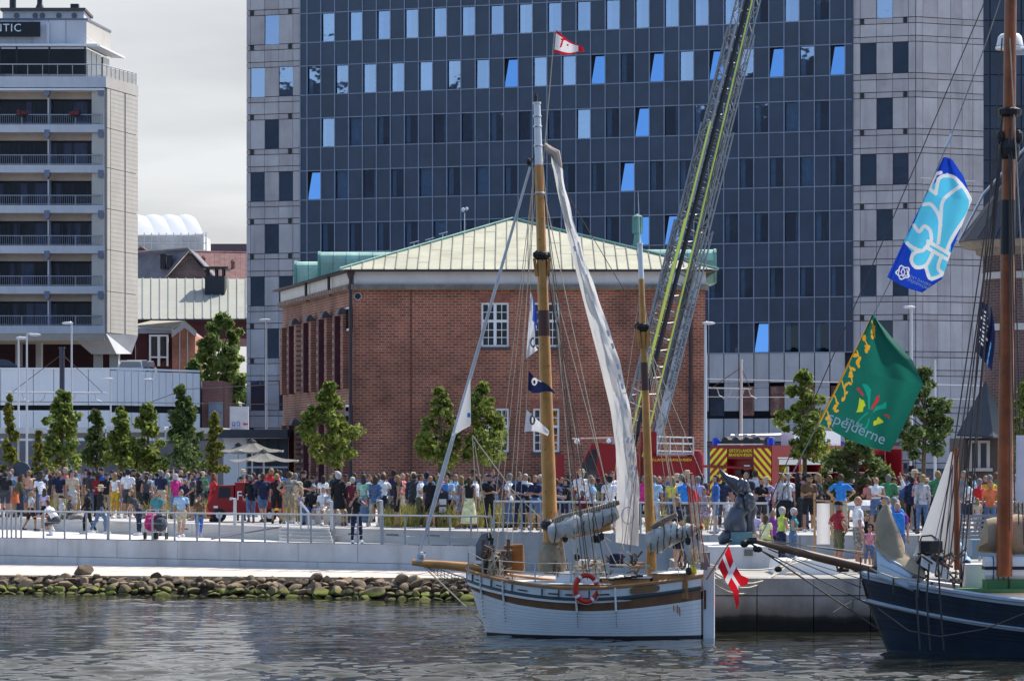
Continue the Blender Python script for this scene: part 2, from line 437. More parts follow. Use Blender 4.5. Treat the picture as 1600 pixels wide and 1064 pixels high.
def sand_mat():
 m = M('beach_sand', (.56, .49, .42), .95, var=.1, scale=1.5, bump=.3, bscale=9)
 nt = m.node_tree; N = nt.nodes.new; L = nt.links.new
 b = nt.nodes['Principled BSDF']; src = b.inputs['Base Color'].links[0].from_socket
 geo = N('ShaderNodeNewGeometry'); mp = N('ShaderNodeMapping'); mp.inputs['Scale'].default_value = (.35, 1.6, 1)
 L(geo.outputs['Position'], mp.inputs[0])
 nz = N('ShaderNodeTexNoise'); nz.inputs['Scale'].default_value = 1.4; nz.inputs['Detail'].default_value = 8; nz.inputs['Roughness'].default_value = .75
 L(mp.outputs[0], nz.inputs['Vector'])
 mr = N('ShaderNodeMapRange'); mr.inputs[1].default_value = .56; mr.inputs[2].default_value = .68; mr.inputs[4].default_value = .75
 L(nz.outputs['Fac'], mr.inputs[0])
 mx = N('ShaderNodeMix'); mx.data_type = 'RGBA'; L(mr.outputs[0], mx.inputs[0]); L(src, mx.inputs[6]); mx.inputs[7].default_value = (.22, .12, .09, 1)
 L(mx.outputs[2], b.inputs['Base Color'])
 return m
bk.build('shore_bank', M('bank_stone', (.06, .045, .03), .95, var=.5, scale=5, bump=.6, bscale=14), kind='structure', origin=(-8, 101, 0))
g.build('beach', sand_mat(), kind='structure', origin=(-8, 102, .5))
def build_water():
 x0, x1, y0, y1 = -24., 24., 56., 108.
 nx, ny = 640, 860
 xs = np.linspace(x0, x1, nx+1); ys = np.linspace(y0, y1, ny+1)
 X, Y = np.meshgrid(xs, ys)
 rng = np.random.default_rng(5)
 Z = np.zeros_like(X)
 for lam, amp, n in ((3.6, .014, 8), (1.7, .0125, 12), (.85, .0082, 18), (.42, .0034, 22), (.24, .0010, 20)):
  for _ in range(n):
   l = lam * rng.uniform(.7, 1.35); th = rng.normal(-1.35, .55); k = 2*np.pi/l
   ph = rng.uniform(0, 6.28)
   Z += amp/np.sqrt(n)*1.5*np.sin(k*(X*np.cos(th)+Y*np.sin(th)) + ph + .6*np.sin(.21*X+.13*Y+ph))
 G = .62 + .38*np.sin(.19*X + .31*Y + 1.2*np.sin(.11*X)) * np.sin(.13*Y - .07*X + .5)
 G += .16*np.sin(.9*Y+.2*X)
 G += .7*np.clip((73-Y)/9, 0, 1)
 Z *= np.clip(G, .35, 1.7)*(.5+.5*np.clip((80-Y)/7, 0, 1))
 ed = np.minimum(np.minimum(X-x0, x1-X), np.minimum(Y-y0, y1-Y))
 Z *= np.clip(ed/3., 0, 1)
 v = np.stack([X, Y, Z], -1).reshape(-1, 3)
 i = np.arange(ny)[:, None]*(nx+1) + np.arange(nx)[None, :]
 f = np.stack([i, i+1, i+nx+2, i+nx+1], -1).reshape(-1, 4)
 k = len(v)
 far = [(-1500, -600), (1500, -600), (1500, y0), (1500, y1), (1500, 112), (-1500, 112), (-1500, y1), (-1500, y0)]
 ev = np.array([(a, b, 0.) for a, b in far] + [(x0, y0, 0), (x1, y0, 0), (x1, y1, 0), (x0, y1, 0)])
 ef = [(k+0, k+1, k+2, k+9), (k+0, k+9, k+8, k+7), (k+7, k+8, k+11, k+6), (k+9, k+2, k+3, k+10), (k+6, k+11, k+10, k+5), (k+10, k+3, k+4, k+5)]
 me = bpy.data.meshes.new('water')
 me.from_pydata(np.concatenate([v, ev]).tolist(), [], f.tolist() + ef)
 me.polygons.foreach_set('use_smooth', [True]*len(me.polygons))
 m = M('harbour_water', (.020, .021, .014), .03, var=0, spec=.5)
 b = m.node_tree.nodes['Principled BSDF']; b.inputs['IOR'].default_value = 1.55
 nt = m.node_tree; N = nt.nodes.new; L = nt.links.new
 geo = N('ShaderNodeNewGeometry')
 nb = N('ShaderNodeTexNoise'); nb.inputs['Scale'].default_value = 9; nb.inputs['Detail'].default_value = 4
 L(geo.outputs['Position'], nb.inputs['Vector'])
 bp = N('ShaderNodeBump'); bp.inputs['Strength'].default_value = .08; bp.inputs['Distance'].default_value = .02
 L(nb.outputs['Fac'], bp.inputs['Height']); L(bp.outputs[0], b.inputs['Normal'])
 me.materials.append(m)
 o = bpy.data.objects.new('water', me); COL.objects.link(o); setp(o, kind='structure')
build_water()
def reflection_hill():  # unseen hill added behind the camera so lower tower windows mirror something dark
 rng = random.Random(3)
 def h(u):
  return 132 + 7*math.sin(u*3.1+1) + 5*math.sin(u*7.7) + 3.0*math.sin(u*19+2) + 1.6*math.sin(u*47) + rng.uniform(-.9, .9)
 n = 150; mb = MB(); rows = []
 for t, k in ((0, 0.), (30, .55), (70, .92), (95, 1.), (150, .8), (400, .3)):
  rows.append((t, k))
 hs = [h(i/n*6) for i in range(n+1)]
 for t, k in rows:
  for i in range(n+1): mb.v.append((-900 + 1800*i/n, -300-2*t, hs[i]*k + (rng.uniform(-1.5, 1.5) if 0 < k < 1 else 0) - (1 if k == 0 else 0)))
 for r in range(len(rows)-1):
  for i in range(n): mb.f.append((r*(n+1)+i, r*(n+1)+i+1, (r+1)*(n+1)+i+1, (r+1)*(n+1)+i)); mb.m.append(0)
 mb.build('unseen_reflection_hill', M('dark_reflection_hill', (.018, .024, .034), .95, var=.5, scale=.12, bump=.5, bscale=.6), kind='structure', origin=(0, -320, 0))
reflection_hill()
# ---------------------------------------------------------------- office tower
m_navy = M('navy_panel', (.031, .046, .082), .3, var=.25, scale=.5, spec=.55)
m_mull = M('mullion_metal', (.22, .26, .34), .4, metal=.3, var=.1)
m_stone = M('grey_stone_panel', (.46, .435, .44), .8, var=.14, scale=.45, streak=.30, streak_col=(.20, .19, .21), bump=.08)
m_stone2 = M('pinkish_stone_panel', (.41, .38, .385), .8, var=.16, scale=.5, streak=.35, streak_col=(.19, .17, .19), bump=.08)
m_stoneline = M('stone_joint', (.12, .12, .13), .9, var=0)
m_tglass = glass_mat('tower_glass', (.36, .52, .64), .32, rcol=(.56, .69, 1.))
m_tglass2 = glass_mat('sky_tinted_glass', (.06, .12, .30), .60, rcol=(.30, .58, 1.))  # open sashes: brighter blue sky reflection put into the glass colour
m_room = M('dim_room', (.03, .035, .045), .9, var=.3, scale=.6)
m_curt = M('window_curtain', (.50, .58, .64), .9, var=.15, scale=3)
def build_tower():
 YR, YL = 208., 220.
 A = Vector((PX(470, YL), YL, 0)); B = Vector((PX(1333, YR), YR, 0))
 u = (B-A); LN = u.length; u /= LN
 n = Vector((u.y, -u.x, 0)); up = Vector((0, 0, 1))
 root = thing('office_tower', 'tall office tower of dark blue glass bays between grey stone edges', 'office tower', (A.x, A.y, UP))
 NB = 37; m = LN/(NB+1); Z0 = 11.1; FH = 3.6; WH = 2.0
 def at(s, z, off=0.): return A + u*s + n*off + up*z
 ang = lambda d: d
 mb = MB(); mb.ob(at(-4.3, UP-.5, -1.4), u*(LN+9.4), -n*14, up*40); mb.build('tower_core', m_room, root)
 mb = MB(); mb.ob(at(0, Z0+FH*7+.05, -.5), u*LN, -n*1., up*4); mb.build('upper_facade', m_navy, root)
 mb = MB(); mb.ob(at(-.4, 9.2, -.42), u*(LN+.8), n*.2, up*(FH*7+2)); mb.build('back_panel', m_room, root)
 ang_z = math.atan2(u.y, u.x)
 def panel_mesh(w, h, t, mat, name):
  mb = MB(); b = .015
  mb.bb(-w/2, -t, -h/2, w/2, 0, h/2)
  return mb.mesh(name, mat)
 pw = m-.07
 me_sp = panel_mesh(pw, FH-WH-.07, .10, m_navy, 'spandrel_panel'); me_in = panel_mesh(pw, WH-.07, .10, m_navy, 'infill_panel')
 me_hs = panel_mesh(m/2-.07, FH-WH-.07, .10, m_navy, 'spandrel_panel'); me_hi = panel_mesh(m/2-.07, WH-.07, .10, m_navy, 'infill_panel')
 mb = MB(); mb.sheet([(-pw/2, 0, -WH/2+.035), (pw/2, 0, -WH/2+.035), (pw/2, 0, WH/2-.035), (-pw/2, 0, WH/2-.035)])
 me_gl = mb.mesh('window', m_tglass); mb2 = MB(); mb2.sheet([(-pw/2, 0, -WH/2+.05), (pw/2-.03, 0, -WH/2+.05), (pw/2-.03, 0, WH/2-.06), (-pw/2+.26, 0, WH/2-.06)]); me_gl2 = mb2.mesh('window', m_tglass2)
 def curtain_mesh(w, x0):
  mb = MB(); k = 10; h = WH/2-.05
  pts = [(x0 + w*i/k, .02*(-1)**i) for i in range(k+1)]
  mb.v = [(x, y, -h) for x, y in pts] + [(x, y, h) for x, y in pts]
  mb.f = [(i, i+1, k+2+i, k+1+i) for i in range(k)]; mb.m = [0]*k
  return mb.mesh('curtain', m_curt)
 cur = [curtain_mesh(pw*.36, -pw/2), curtain_mesh(pw*.30, -pw/2), curtain_mesh(pw*.9, -pw*.45), curtain_mesh(pw*.25, pw*.22)]
 open_px = [(800, 117), (936, 110), (1028, 105), (1120, 103), (1215, 98), (1310, 94), (1003, 193), (982, 277), (494, 290), (1008, 362), (1048, 360), (1190, 520)]
 rng = random.Random(11)
 jt = lambda: (rng.gauss(0, .0035), 0, ang_z + rng.gauss(0, .0035))
 for k in range(-1, 8):
  zb = Z0 + FH*k
  for c in range(-1, NB+1):
   half = c in (-1, NB)
   s = m/4 if c == -1 else (LN-m/4 if c == NB else m/2 + m*c + m/2)
   if k >= 0 and k < 7:     # window row
    z = zb + WH/2
    q = at(s, z)
    px = CX + q.x/q.y*FPX; py = HZ - (z-CH)/q.y*FPX
    if half: inst('infill_panel', me_hi, root, at(s, z, -.02), rot=jt())
    elif (c + k) % 2 == 0:
     inst('infill_panel', me_in, root, at(s, z, -.02), rot=jt())
    else:
     op = any(abs(px-a) < 14 and abs(py-b) < 22 for a, b in open_px)
     w = inst('window', me_gl2 if op else me_gl, root, at(s, z, -.06 if op else -.07), rot=(R(-6) if op else 0, 0, ang_z + rng.gauss(0, .008)))
     if not op:
      w.rotation_euler = (rng.gauss(0, .006), 0, ang_z + rng.gauss(0, .006))
      ci = rng.choice([0, 0, 0, 1, 1, 2, 3]) if k > 0 else rng.choice([0, 1, 3])
      cu = bpy.data.objects.new('curtain', cur[ci]); COL.objects.link(cu); cu.parent = w; cu.location = (0, .12, 0)
   if 0 <= k < 7:
    zs = zb + WH + (FH-WH)/2
    inst('spandrel_panel', me_hs if half else me_sp, root, at(s, zs, -.02), rot=jt())
 mm = MB(); mm.bb(-.034, -.11, 0, .034, .0, FH*7+.05); me_m = mm.mesh('mullion', m_mull)
 for i in range(NB+2):
  s = 0 if i < 0 else (m/2 + m*i if i <= NB else LN)
  inst('mullion', me_m, root, at(min(s, LN), Z0, .025), rz=ang_z)
 inst('mullion', me_m, root, at(0, Z0, .025), rz=ang_z); inst('mullion', me_m, root, at(LN, Z0, .025), rz=ang_z)
 mm = MB(); mm.bb(0, -.10, -.032, LN, 0, .032); me_t = mm.mesh('transom', m_mull)
 for k in range(0, 7):
  for z in (Z0+FH*k, Z0+FH*k+WH): inst('transom', me_t, root, at(0, z, .02), rz=ang_z)
 mb = MB(); mb.bb(-pw/2, -.14, -.95, pw/2, 0, .95); me_c = mb.mesh('concrete_panel', m_stone)
 mb = MB(); mb.bb(-pw/2, -.14, -.75, pw/2, 0, .75); me_c2 = mb.mesh('concrete_panel', m_stone)
 mb = MB(); mb.bb(-pw/2, -.14, -.17, pw/2, 0, .17); me_c3 = mb.mesh('lintel_panel', m_stone2)
 for c in range(NB):
  s = m + m*c
  q = at(s, 9); px = CX + q.x/q.y*FPX
  if 560 < px < 1085: continue
  inst('concrete_panel', me_c, root, at(s, 10.12, -.06), rot=(0, 0, ang_z)); inst('concrete_panel', me_c2, root, at(s, 6.05, -.05), rot=(0, 0, ang_z))
  if c % 2 == 0:
   inst('window', me_gl, root, at(s, 7.95, -.14), rz=ang_z)
  else:
   inst('concrete_panel', me_c2, root, at(s, 8.05, -.06), rot=(0, 0, ang_z)); inst('lintel_panel', me_c3, root, at(s, 8.99, -.08), rot=(0, 0, ang_z))
 mb = MB(); mb.ob(at(-4, 5.02, -.1), u*(LN+8), n*.25, up*.22); mb.build('ledge', m_stoneline, root)
 mb = MB(); mb.ob(at(-4, 2.0, -.25), u*(LN+8), n*.05, up*3.0); mb.build('ground_floor_wall', M('ground_floor_glazing', (.10, .17, .24), .15, var=.2, scale=.3), root)
 def strip(org, uu, edges, cols_win, kmin, phase, depth_, dots, win_half=False):
  """edges: panel boundaries along uu; cols_win: columns that may carry a window"""
  nn = Vector((uu.y, -uu.x, 0)); az = math.atan2(uu.y, uu.x); cache = {}
  tot = edges[-1]
  mb = MB(); mb.ob(org + up*UP - nn*.10, uu*tot, -nn*depth_, up*38); mb.build('edge_core', m_stoneline, root)
  def slab(w, h, tone, tag):
   key = (round(w, 2), round(h, 2), tone)
   if key not in cache:
    mb = MB(); mb.bb(-w/2+.014, -.06, -h/2+.014, w/2-.014, .05, h/2-.014); cache[key] = mb.mesh(tag, [m_stone, m_stone2][tone])
   return cache[key]
  for k in range(kmin, 7):
   zb = Z0 + FH*k
   for c in range(len(edges)-1):
    w = edges[c+1]-edges[c]; s = (edges[c]+edges[c+1])/2
    win = c in cols_win and (cols_win.index(c) + k + phase) % 2 == 0
    zc = zb + WH/2
    if win:
     key = ('w', round(w, 2))
     if key not in cache:
      mb = MB(); mb.sheet([(-w/2+.03, 0, -1), (w/2-.03, 0, -1), (w/2-.03, 0, 1), (-w/2+.03, 0, 1)]); cache[key] = mb.mesh('window', m_tglass)
     wi = inst('window', cache[key], root, org + uu*s + up*zc - nn*.03, rot=(rng.gauss(0, .008), 0, az + rng.gauss(0, .006)))
    else:
     inst('stone_panel', slab(w, WH, rng.random() < .45, 'stone_panel'), root, org+uu*s+up*zc + nn*rng.uniform(0, .02), rz=az)
    for zz in (zb-.2, zb+WH+.2):
     inst('band_stone', slab(w, .36, 1, 'band_stone'), root, org+uu*s+up*zz + nn*rng.uniform(0, .015), rz=az)
     if dots and c in dots and (k + phase) % 2 == 1:
      mb = MB() if 'dot' not in cache else None
      if mb is not None:
       mb.bb(-.13, -.09, -.16, .13, 0, .16); cache['dot'] = mb.mesh('vent_grille', m_black)
      inst('vent_grille', cache['dot'], root, org+uu*(edges[1]+.13 if c == 0 else edges[4]-.2)+up*zz+nn*.03, rz=az)
    inst('stone_panel', slab(w, FH-WH-.8, rng.random() < .4, 'stone_panel'), root, org+uu*s+up*(zb+WH+.4+(FH-WH-.8)/2) + nn*rng.uniform(0, .02), rz=az)
 sL = 4.02
 strip(A - u*sL, u, [0, .30, 1.36, 2.42, 3.46, sL], [1, 2, 3], -2, 1, 6, (0, 3))
 sR = 4.1
 strip(B + n*0, u, [0, .48, 1.55, 2.62, 3.65, sR], [1, 2, 3], -2, 1, 6, (0, 3))
 Cc = B + u*sR
 u2 = (Vector((PX(1536, 208.6), 208.6, 0)) - Vector((Cc.x, Cc.y, 0)))
 u2.z = 0; l2 = u2.length; u2.normalize()
 strip(Cc, u2, [0, l2*.1, l2*.32, l2*.51, l2*.68, l2*.84, l2], [], -2, 0, 5, None)
 A2 = Cc + u2*(l2+.02); A2 = Vector((A2.x, 212.5, 0))
 mb = MB(); mb.ob(A2 + up*UP + Vector((-1, 0, 0)), Vector((20, 1.5, 0)), (0, 12, 0), up*38); mb.build('wing_core', m_navy, root)
 for i in range(6):
  for k in range(8):
   mb = MB(); mb.ob(A2 + Vector((i*1.05, -.06+i*.08, 6+k*3.6)), (.98, .075, 0), (0, .1, 0), up*(2.0)); mb.build('wing_panel', m_navy, root)
   mb = MB(); mb.ob(A2 + Vector((i*1.05, -.06+i*.08, 8.08+k*3.6)), (.98, .075, 0), (0, .1, 0), up*(1.45)); mb.build('wing_panel', m_navy, root)
 mb = MB(); q = Cc + u2*.3 - Vector((0, .5, 0)); z = PZ(275, 205)
 mb.tube([q + up*z, q + u2*4 + up*(z-.1)], .03, 5); mb.build('rail', m_chrome, root)
build_tower()
# ---------------------------------------------------------------- brick warehouse
m_bf = brick_mat('front_brick', (.37, .10, .05), (.21, .056, .032), (.38, .27, .20), (1, 0), .33, .125, .017)
m_bs = brick_mat('side_brick', (.30, .095, .055), (.19, .058, .038), (.38, .28, .22), (-.245, .97), .33, .125, .017)
m_copper = M('pale_copper_sheet', (.43, .41, .30), .6, var=.16, scale=.7, streak=.3, streak_col=(.36, .36, .25), bump=.05)
m_verd = M('verdigris_copper', (.17, .34, .28), .7, var=.25, scale=.9, streak=.3, streak_col=(.12, .30, .26))
m_cornice = M('cornice_plaster', (.60, .58, .57), .8, var=.08, scale=.6, streak=.15)
m_moss = M('weathered_ledge', (.22, .19, .16), .9, var=.3, scale=1.5)
m_pipe = M('brown_downpipe', (.035, .022, .028), .5, var=.15)
m_maroon = M('maroon_pilaster', (.085, .022, .03), .6, var=.3, scale=1.2)
m_wglass = glass_mat('old_window_glass', (.12, .14, .16), .3, rcol=(.9, .95, 1))
def brick_house():
 D = 150.
 x0, x1 = PX(552, D), PX(1102, D); zt = PZ(453, D); zb = UP - .2
 C0 = Vector((x0, D, 0)); C1 = Vector((x1, D, 0)); L0 = Vector((-12.05, 168.2, 0)); R1 = Vector((8.2, 172, 0))
 root = thing('brick_warehouse', 'red brick warehouse with a pale hipped copper roof', 'brick building', (x0, D, UP))
 up = Vector((0, 0, 1))
 wins = [(752, 795, 473, 542), (833, 874, 473, 542), (752, 795, 638, 706), (833, 874, 638, 706)]
 cols = sorted(set([x0, x1] + [PX(p, D) for w in wins for p in w[:2]])); rows = sorted(set([zb, zt] + [PZ(p, D) for w in wins for p in w[2:]]))
 holes = [(PX(a, D), PX(b, D), PZ(d, D), PZ(c, D)) for a, b, c, d in wins]
 mb = MB()
 for i in range(len(cols)-1):
  for j in range(len(rows)-1):
   cx, cz = (cols[i]+cols[i+1])/2, (rows[j]+rows[j+1])/2
   if any(h[0] < cx < h[1] and h[2] < cz < h[3] for h in holes): continue
   mb.sheet([(cols[i], D, rows[j]), (cols[i+1], D, rows[j]), (cols[i+1], D, rows[j+1]), (cols[i], D, rows[j+1])])
 for h in holes:
  for a, b in (((h[0], h[2]), (h[0], h[3])), ((h[1], h[3]), (h[1], h[2])), ((h[0], h[3]), (h[1], h[3])), ((h[1], h[2]), (h[0], h[2]))):
   mb.sheet([(a[0], D, a[1]), (b[0], D, b[1]), (b[0], D+.22, b[1]), (a[0], D+.22, a[1])])
 mb.build('front_wall', m_bf, root)
 mb = MB(); mb.sheet([C1+up*zb, R1+up*zb, R1+up*zt, C1+up*zt]); mb.sheet([R1+up*zb, L0+up*zb, L0+up*zt, R1+up*zt]); mb.build('rear_wall', m_bs, root)
 mb = MB(); mb.bb(x0+.4, D+.9, zb, x1-.6, D+1.0, zt); mb.build('dark_interior', m_dark, root)
 for px in (1083, 642):
  mb = MB(); mb.bb(PX(px, D)-.03, D-.03, zb, PX(px, D)+.03, D+.05, zt);
  if px == 642: mb.build('wall_joint', M('joint_brick', (.12, .045, .035), .9), root)
 for wx0, wx1, wz0, wz1 in holes:
  w = MB(); y = D+.10; t = .09
  w.bb(wx0, y-.05, wz0, wx0+t, y+.05, wz1); w.bb(wx1-t, y-.05, wz0, wx1, y+.05, wz1)
  w.bb(wx0+t, y-.05, wz0, wx1-t, y+.05, wz0+t); w.bb(wx0+t, y-.05, wz1-t, wx1-t, y+.05, wz1)
  xm = (wx0+wx1)/2; zm = wz0 + (wz1-wz0)*.585
  w.bb(xm-.07, y-.06, wz0+t, xm+.07, y+.045, wz1-t); w.bb(wx0+t, y-.055, zm-.06, xm-.07, y+.04, zm+.06); w.bb(xm+.07, y-.055, zm-.06, wx1-t, y+.04, zm+.06)
  wo = w.build('window', m_white, root)
  b = MB()
  for xa, xb in ((wx0+t, xm-.07), (xm+.07, wx1-t)):
   b.bb((xa+xb)/2-.016, y-.03, wz0+t, (xa+xb)/2+.016, y+.02, zm-.06); b.bb((xa+xb)/2-.016, y-.03, zm+.06, (xa+xb)/2+.016, y+.02, wz1-t)
   for q in (1/3, 2/3): z = wz0+t+(zm-.06-wz0-t)*q; b.bb(xa, y-.028, z-.016, xb, y+.018, z+.016)
   z = (zm+.06+wz1-t)/2; b.bb(xa, y-.028, z-.016, xb, y+.018, z+.016)
  b.build('glazing_bars', m_white, wo)
  for xa, xb in ((wx0+t, xm-.07), (xm+.07, wx1-t)):
   for za, zc in ((wz0+t, zm-.06), (zm+.06, wz1-t)):
    g = MB(); g.sheet([(xa, y+.01, za), (xb, y+.01, za), (xb, y+.01, zc), (xa, y+.01, zc)]); g.build('pane', m_wglass, wo)
  g = MB(); g.bb(wx0+.06, y+.35, wz0+.1, wx0+.34, y+.38, wz1-.1); g.bb(wx1-.3, y+.35, wz0+.1, wx1-.06, y+.38, wz1-.1); g.build('curtain', M('lace_curtain', (.45, .44, .42), .9), wo)
  s = MB(); s.bb(wx0-.08, D-.10, wz0-.13, wx1+.08, D+.1, wz0-.02); s.build('sill', M('slate_sill', (.07, .065, .08), .7), root)
  k = 17
  ar = MB()
  for i in range(k):
   a = wx0-.12+(wx1-wx0+.24)*i/k; wd = (wx1-wx0+.24)/k
   ar.bb(a+.008, D-.012, wz1+.02, a+wd-.008, D+.03, wz1+.42)
  ar.build('brick_arch', M('arch_brick', (.30, .11, .08), .85, var=.4, scale=4), root)
 lo = [(C0, Vector((-.25, -.2, 0))), (C1, Vector((.2, -.2, 0)))]
 nl = Vector((-.969, -.246, 0)); uL = (L0-C0).normalized(); LL = (L0-C0).length
 z1, z2, z3 = zt, PZ(444, D), PZ(425, D)
 mb = MB(); mb.bb(x0-.1, D-.22, z1, x1+.15, D+.3, z2-.01)
 k = 60
 for i in range(k): mb.bb(x0+.05+(x1-x0)*i/k, D-.30, z1+.02, x0+.05+(x1-x0)*(i+.5)/k, D-.22, z1+.12)
 mb.build('ledge', m_moss, root)
 mb = MB(); mb.bb(x0+.02, D-.10, z2-.01, x1+.02, D+.3, z3); mb.build('frieze', m_cornice, root)
 mb = MB(); mb.bb(PX(540, D), D-.45, z3, PX(1112, D), D+.2, z3+.07); mb.build('gutter', m_pipe, root)
 mb = MB(); mb.sheet([L0+up*zb, C0+up*zb, C0+up*zt, L0+up*zt]); mb.build('side_wall', m_bs, root)
 mb = MB(); mb.ob(C0+up*z1, uL*LL, nl*.25, up*(z2-z1)); mb.build('side_ledge', m_moss, root)
 mb = MB()
 for i in range(40): mb.ob(C0+uL*(LL*(i+.1)/40)+nl*.25+up*(z1+.02), uL*(LL*.5/40), nl*.12, up*(z2-z1-.1))
 mb.build('dentil_course', M('dentil_brick', (.30, .20, .16), .9, var=.3), root, kind='stuff')
 mb = MB(); mb.ob(C0+uL*.1+up*z2, uL*(LL-.1), nl*.12, up*(z3-z2)); mb.build('side_frieze', m_cornice, root)
 mb = MB(); mb.ob(C0+up*z3-uL*.2, uL*(LL+.5), nl*.5, up*.09); mb.build('side_gutter', m_pipe, root)
 for zlo, zhi in ((PZ(606, 150)+.0, PZ(478, 150)), (zb+.2, PZ(648, 150))):
  for i in range(9):
   s = .95 + (LL-1.6)*i/8.4
   w_ = .62
   mb = MB(); mb.ob(C0+uL*s+nl*.002+up*zlo, uL*w_, nl*.30, up*(zhi-zlo-.35)); mb.build('pilaster', m_maroon if i % 2 else m_bs, root)
   if i < 8:
    mb = MB(); mb.ob(C0+uL*(s+w_+.08)+up*(zlo+.3)+nl*.02, uL*(1.15), nl*.03, up*(zhi-zlo-1.0)); mb.build('window', m_wglass, root)
    mb = MB(); mb.ob(C0+uL*(s+w_+.62)+up*(zlo+.3)+nl*.05, uL*.09, nl*.06, up*(zhi-zlo-1.0)); mb.build('window_post', m_maroon, root)
   if i % 2 == 0 and i < 8:
    mb = MB()
    p = C0+uL*s+nl*.30+up*(zhi-.35)
    prof = [Vector((0, 0, 0))] + [nl*.24*math.sin(a)+up*(.32*math.cos(a)) for a in [0, .4, .8, 1.2, 1.57]]
    mb.prism([p-nl*.3+up*0] + [p+q-nl*.0 for q in prof[1:]], uL*.75); mb.build('copper_hood', M('dark_copper', (.07, .075, .085), .5, var=.3), root)
   mb = MB()
   for k in range(8): mb.ob(C0+uL*(s+.06)+nl*.3+up*(zlo+.3+k*(zhi-zlo-.8)/8), uL*.5, nl*.02, up*.18)
   mb.build('pale_brick_band', M('band_brick', (.30, .17, .14), .9, var=.2), root)
 for yz in ((479, 516), (632, 668)):
  mb = MB(); mb.ob(C0+uL*.15+nl*.02+up*PZ(yz[1], 150), uL*1.0, nl*.12, up*(PZ(yz[0], 150)-PZ(yz[1], 150))); mb.build('window', m_white, root)
  mb = MB(); mb.ob(C0+uL*.28+nl*.145+up*(PZ(yz[1], 150)+.1), uL*.74, nl*.02, up*(PZ(yz[0], 150)-PZ(yz[1], 150)-.2)); mb.build('pane', m_wglass, root)
 ze = z3+.07; yE = D-.45
 E0 = Vector((PX(531, yE), yE, ze)); E1 = Vector((PX(1122, yE), yE, ze)); AP = Vector((PX(801, 159), 159., PZ(344, 159)))
 LB = Vector((-12.6, 168.4, ze)); RB = Vector((9.0, 172., ze)); AB = Vector((PX(801, 159)-1.8, 168., AP.z))
 rng = random.Random(4)
 nrm = (E1-E0).cross(AP-E0).normalized()
 K = 34
 def edge_y(x):     # fraction up the hip triangle at a given x
  return (x-E0.x)/(AP.x-E0.x) if x < AP.x else (E1.x-x)/(E1.x-AP.x)
 sx = (AP-E0) - (E1-E0)*((AP-E0).dot(E1-E0)/(E1-E0).length_squared)   # straight up the slope
 for i in range(K):
  xa = E0.x + (E1.x-E0.x)*i/K; xb = E0.x + (E1.x-E0.x)*(i+1)/K
  ha, hb = edge_y(xa), edge_y(xb)
  if xa < AP.x < xb: ha = hb = max(ha, hb)
  ysplit = sorted([0] + [rng.uniform(.12, .3)+.22*j for j in range(5)] + [1.05])
  for j in range(len(ysplit)-1):
   lo_, hi_ = ysplit[j], ysplit[j+1]
   if lo_ >= max(ha, hb): break
   def pt(x, t, lim): return E0 + Vector((x-E0.x, 0, 0)) + sx*min(t, lim)
   g_ = .016
   q = [pt(xa+g_, lo_+.004, max(ha, .0)), pt(xb-g_, lo_+.004, hb), pt(xb-g_, hi_, hb), pt(xa+g_, hi_, ha)]
   lift = nrm*(.02+rng.uniform(0, .012))
   mb = MB(); mb.prism([p-nrm*.03 for p in q], lift+nrm*.03)
   mb.build('roof_sheet', m_copper, root)
  mb = MB(); p0 = pt(xa, 0, 1); p1 = pt(xa, 1, ha)
  if ha > .01: mb.ob(p0-Vector((.018, 0, 0)), (.036, 0, 0), p1-p0, nrm*.075); mb.build('roof_seam', M('seam_copper', (.22, .21, .17), .7), root)
 mb = MB(); mb.sheet([E0-nrm*.04, E1-nrm*.04, AP-nrm*.04])
 mb.sheet([LB, E0-Vector((0, 0, .03)), AP-Vector((0, 0, .03)), AB]); mb.sheet([E1-Vector((0, 0, .03)), RB, AB, AP-Vector((0, 0, .03))]); mb.sheet([RB, LB, AB])
 mb.build('roof_base', M('roof_felt', (.05, .06, .055), .8), root)
 mb = MB(); mb.tube([E0+Vector((0, 0, .05)), AP+Vector((0, 0, .08)), E1+Vector((0, 0, .05))], .075, 6); mb.build('hip_ridge', m_verd, root)
 def dormer(px0, px1, ptop, pbot, d, wid, flip):
  xa, xb = PX(px0, d), PX(px1, d); zt_, zb_ = PZ(ptop, d), PZ(pbot, d)
  r = .55
  prof = [(0, zb_-.6)] + [(r-r*math.cos(a), zt_-r+r*math.sin(a)) for a in [0, .35, .7, 1.1, 1.57]] + [(wid-r+r*math.sin(a), zt_-r+r*math.cos(a)) for a in [0, .5, 1., 1.57]] + [(wid, zb_-.6)]
  nsh = max(2, round(abs(xb-xa)/.68))
  for i in range(nsh):
   a = xa + (xb-xa)*i/nsh; b_ = xa + (xb-xa)*(i+1)/nsh
   mb = MB(); mb.prism([(a+.01, d+y, z) for y, z in prof], (b_-a-.02, 0, 0)); mb.build('dormer_sheet', m_verd_top, root)
  mb = MB(); e = xa if not flip else xb; s_ = -1 if not flip else 1
  mb.prism([(e, d+y-.04, z+.04) for y, z in prof], (s_*.12, 0, 0)); mb.build('dormer_rim', m_verd, root)
 m_verd_top = M('patinated_copper', (.33, .50, .40), .7, var=.3, scale=.8, streak=.4, streak_col=(.12, .34, .28))
 dormer(463, 500, 408, 438, 166, 2.2, False); dormer(500, 622, 393, 432, 161, 2.4, False)
 dormer(990, 1116, 389, 424, 158, 2.4, True)
 mb = MB(); mb.bb(PX(1048, 157.6), 156.6, PZ(424, 157.6), PX(1117, 157.6), 157.8, PZ(409, 157.6)); mb.build('dormer_gutter', m_verd, root)
 v = thing('roof_ventilator', 'green copper ventilator turret behind the roof ridge', 'roof turret', P(996, 398, 163))
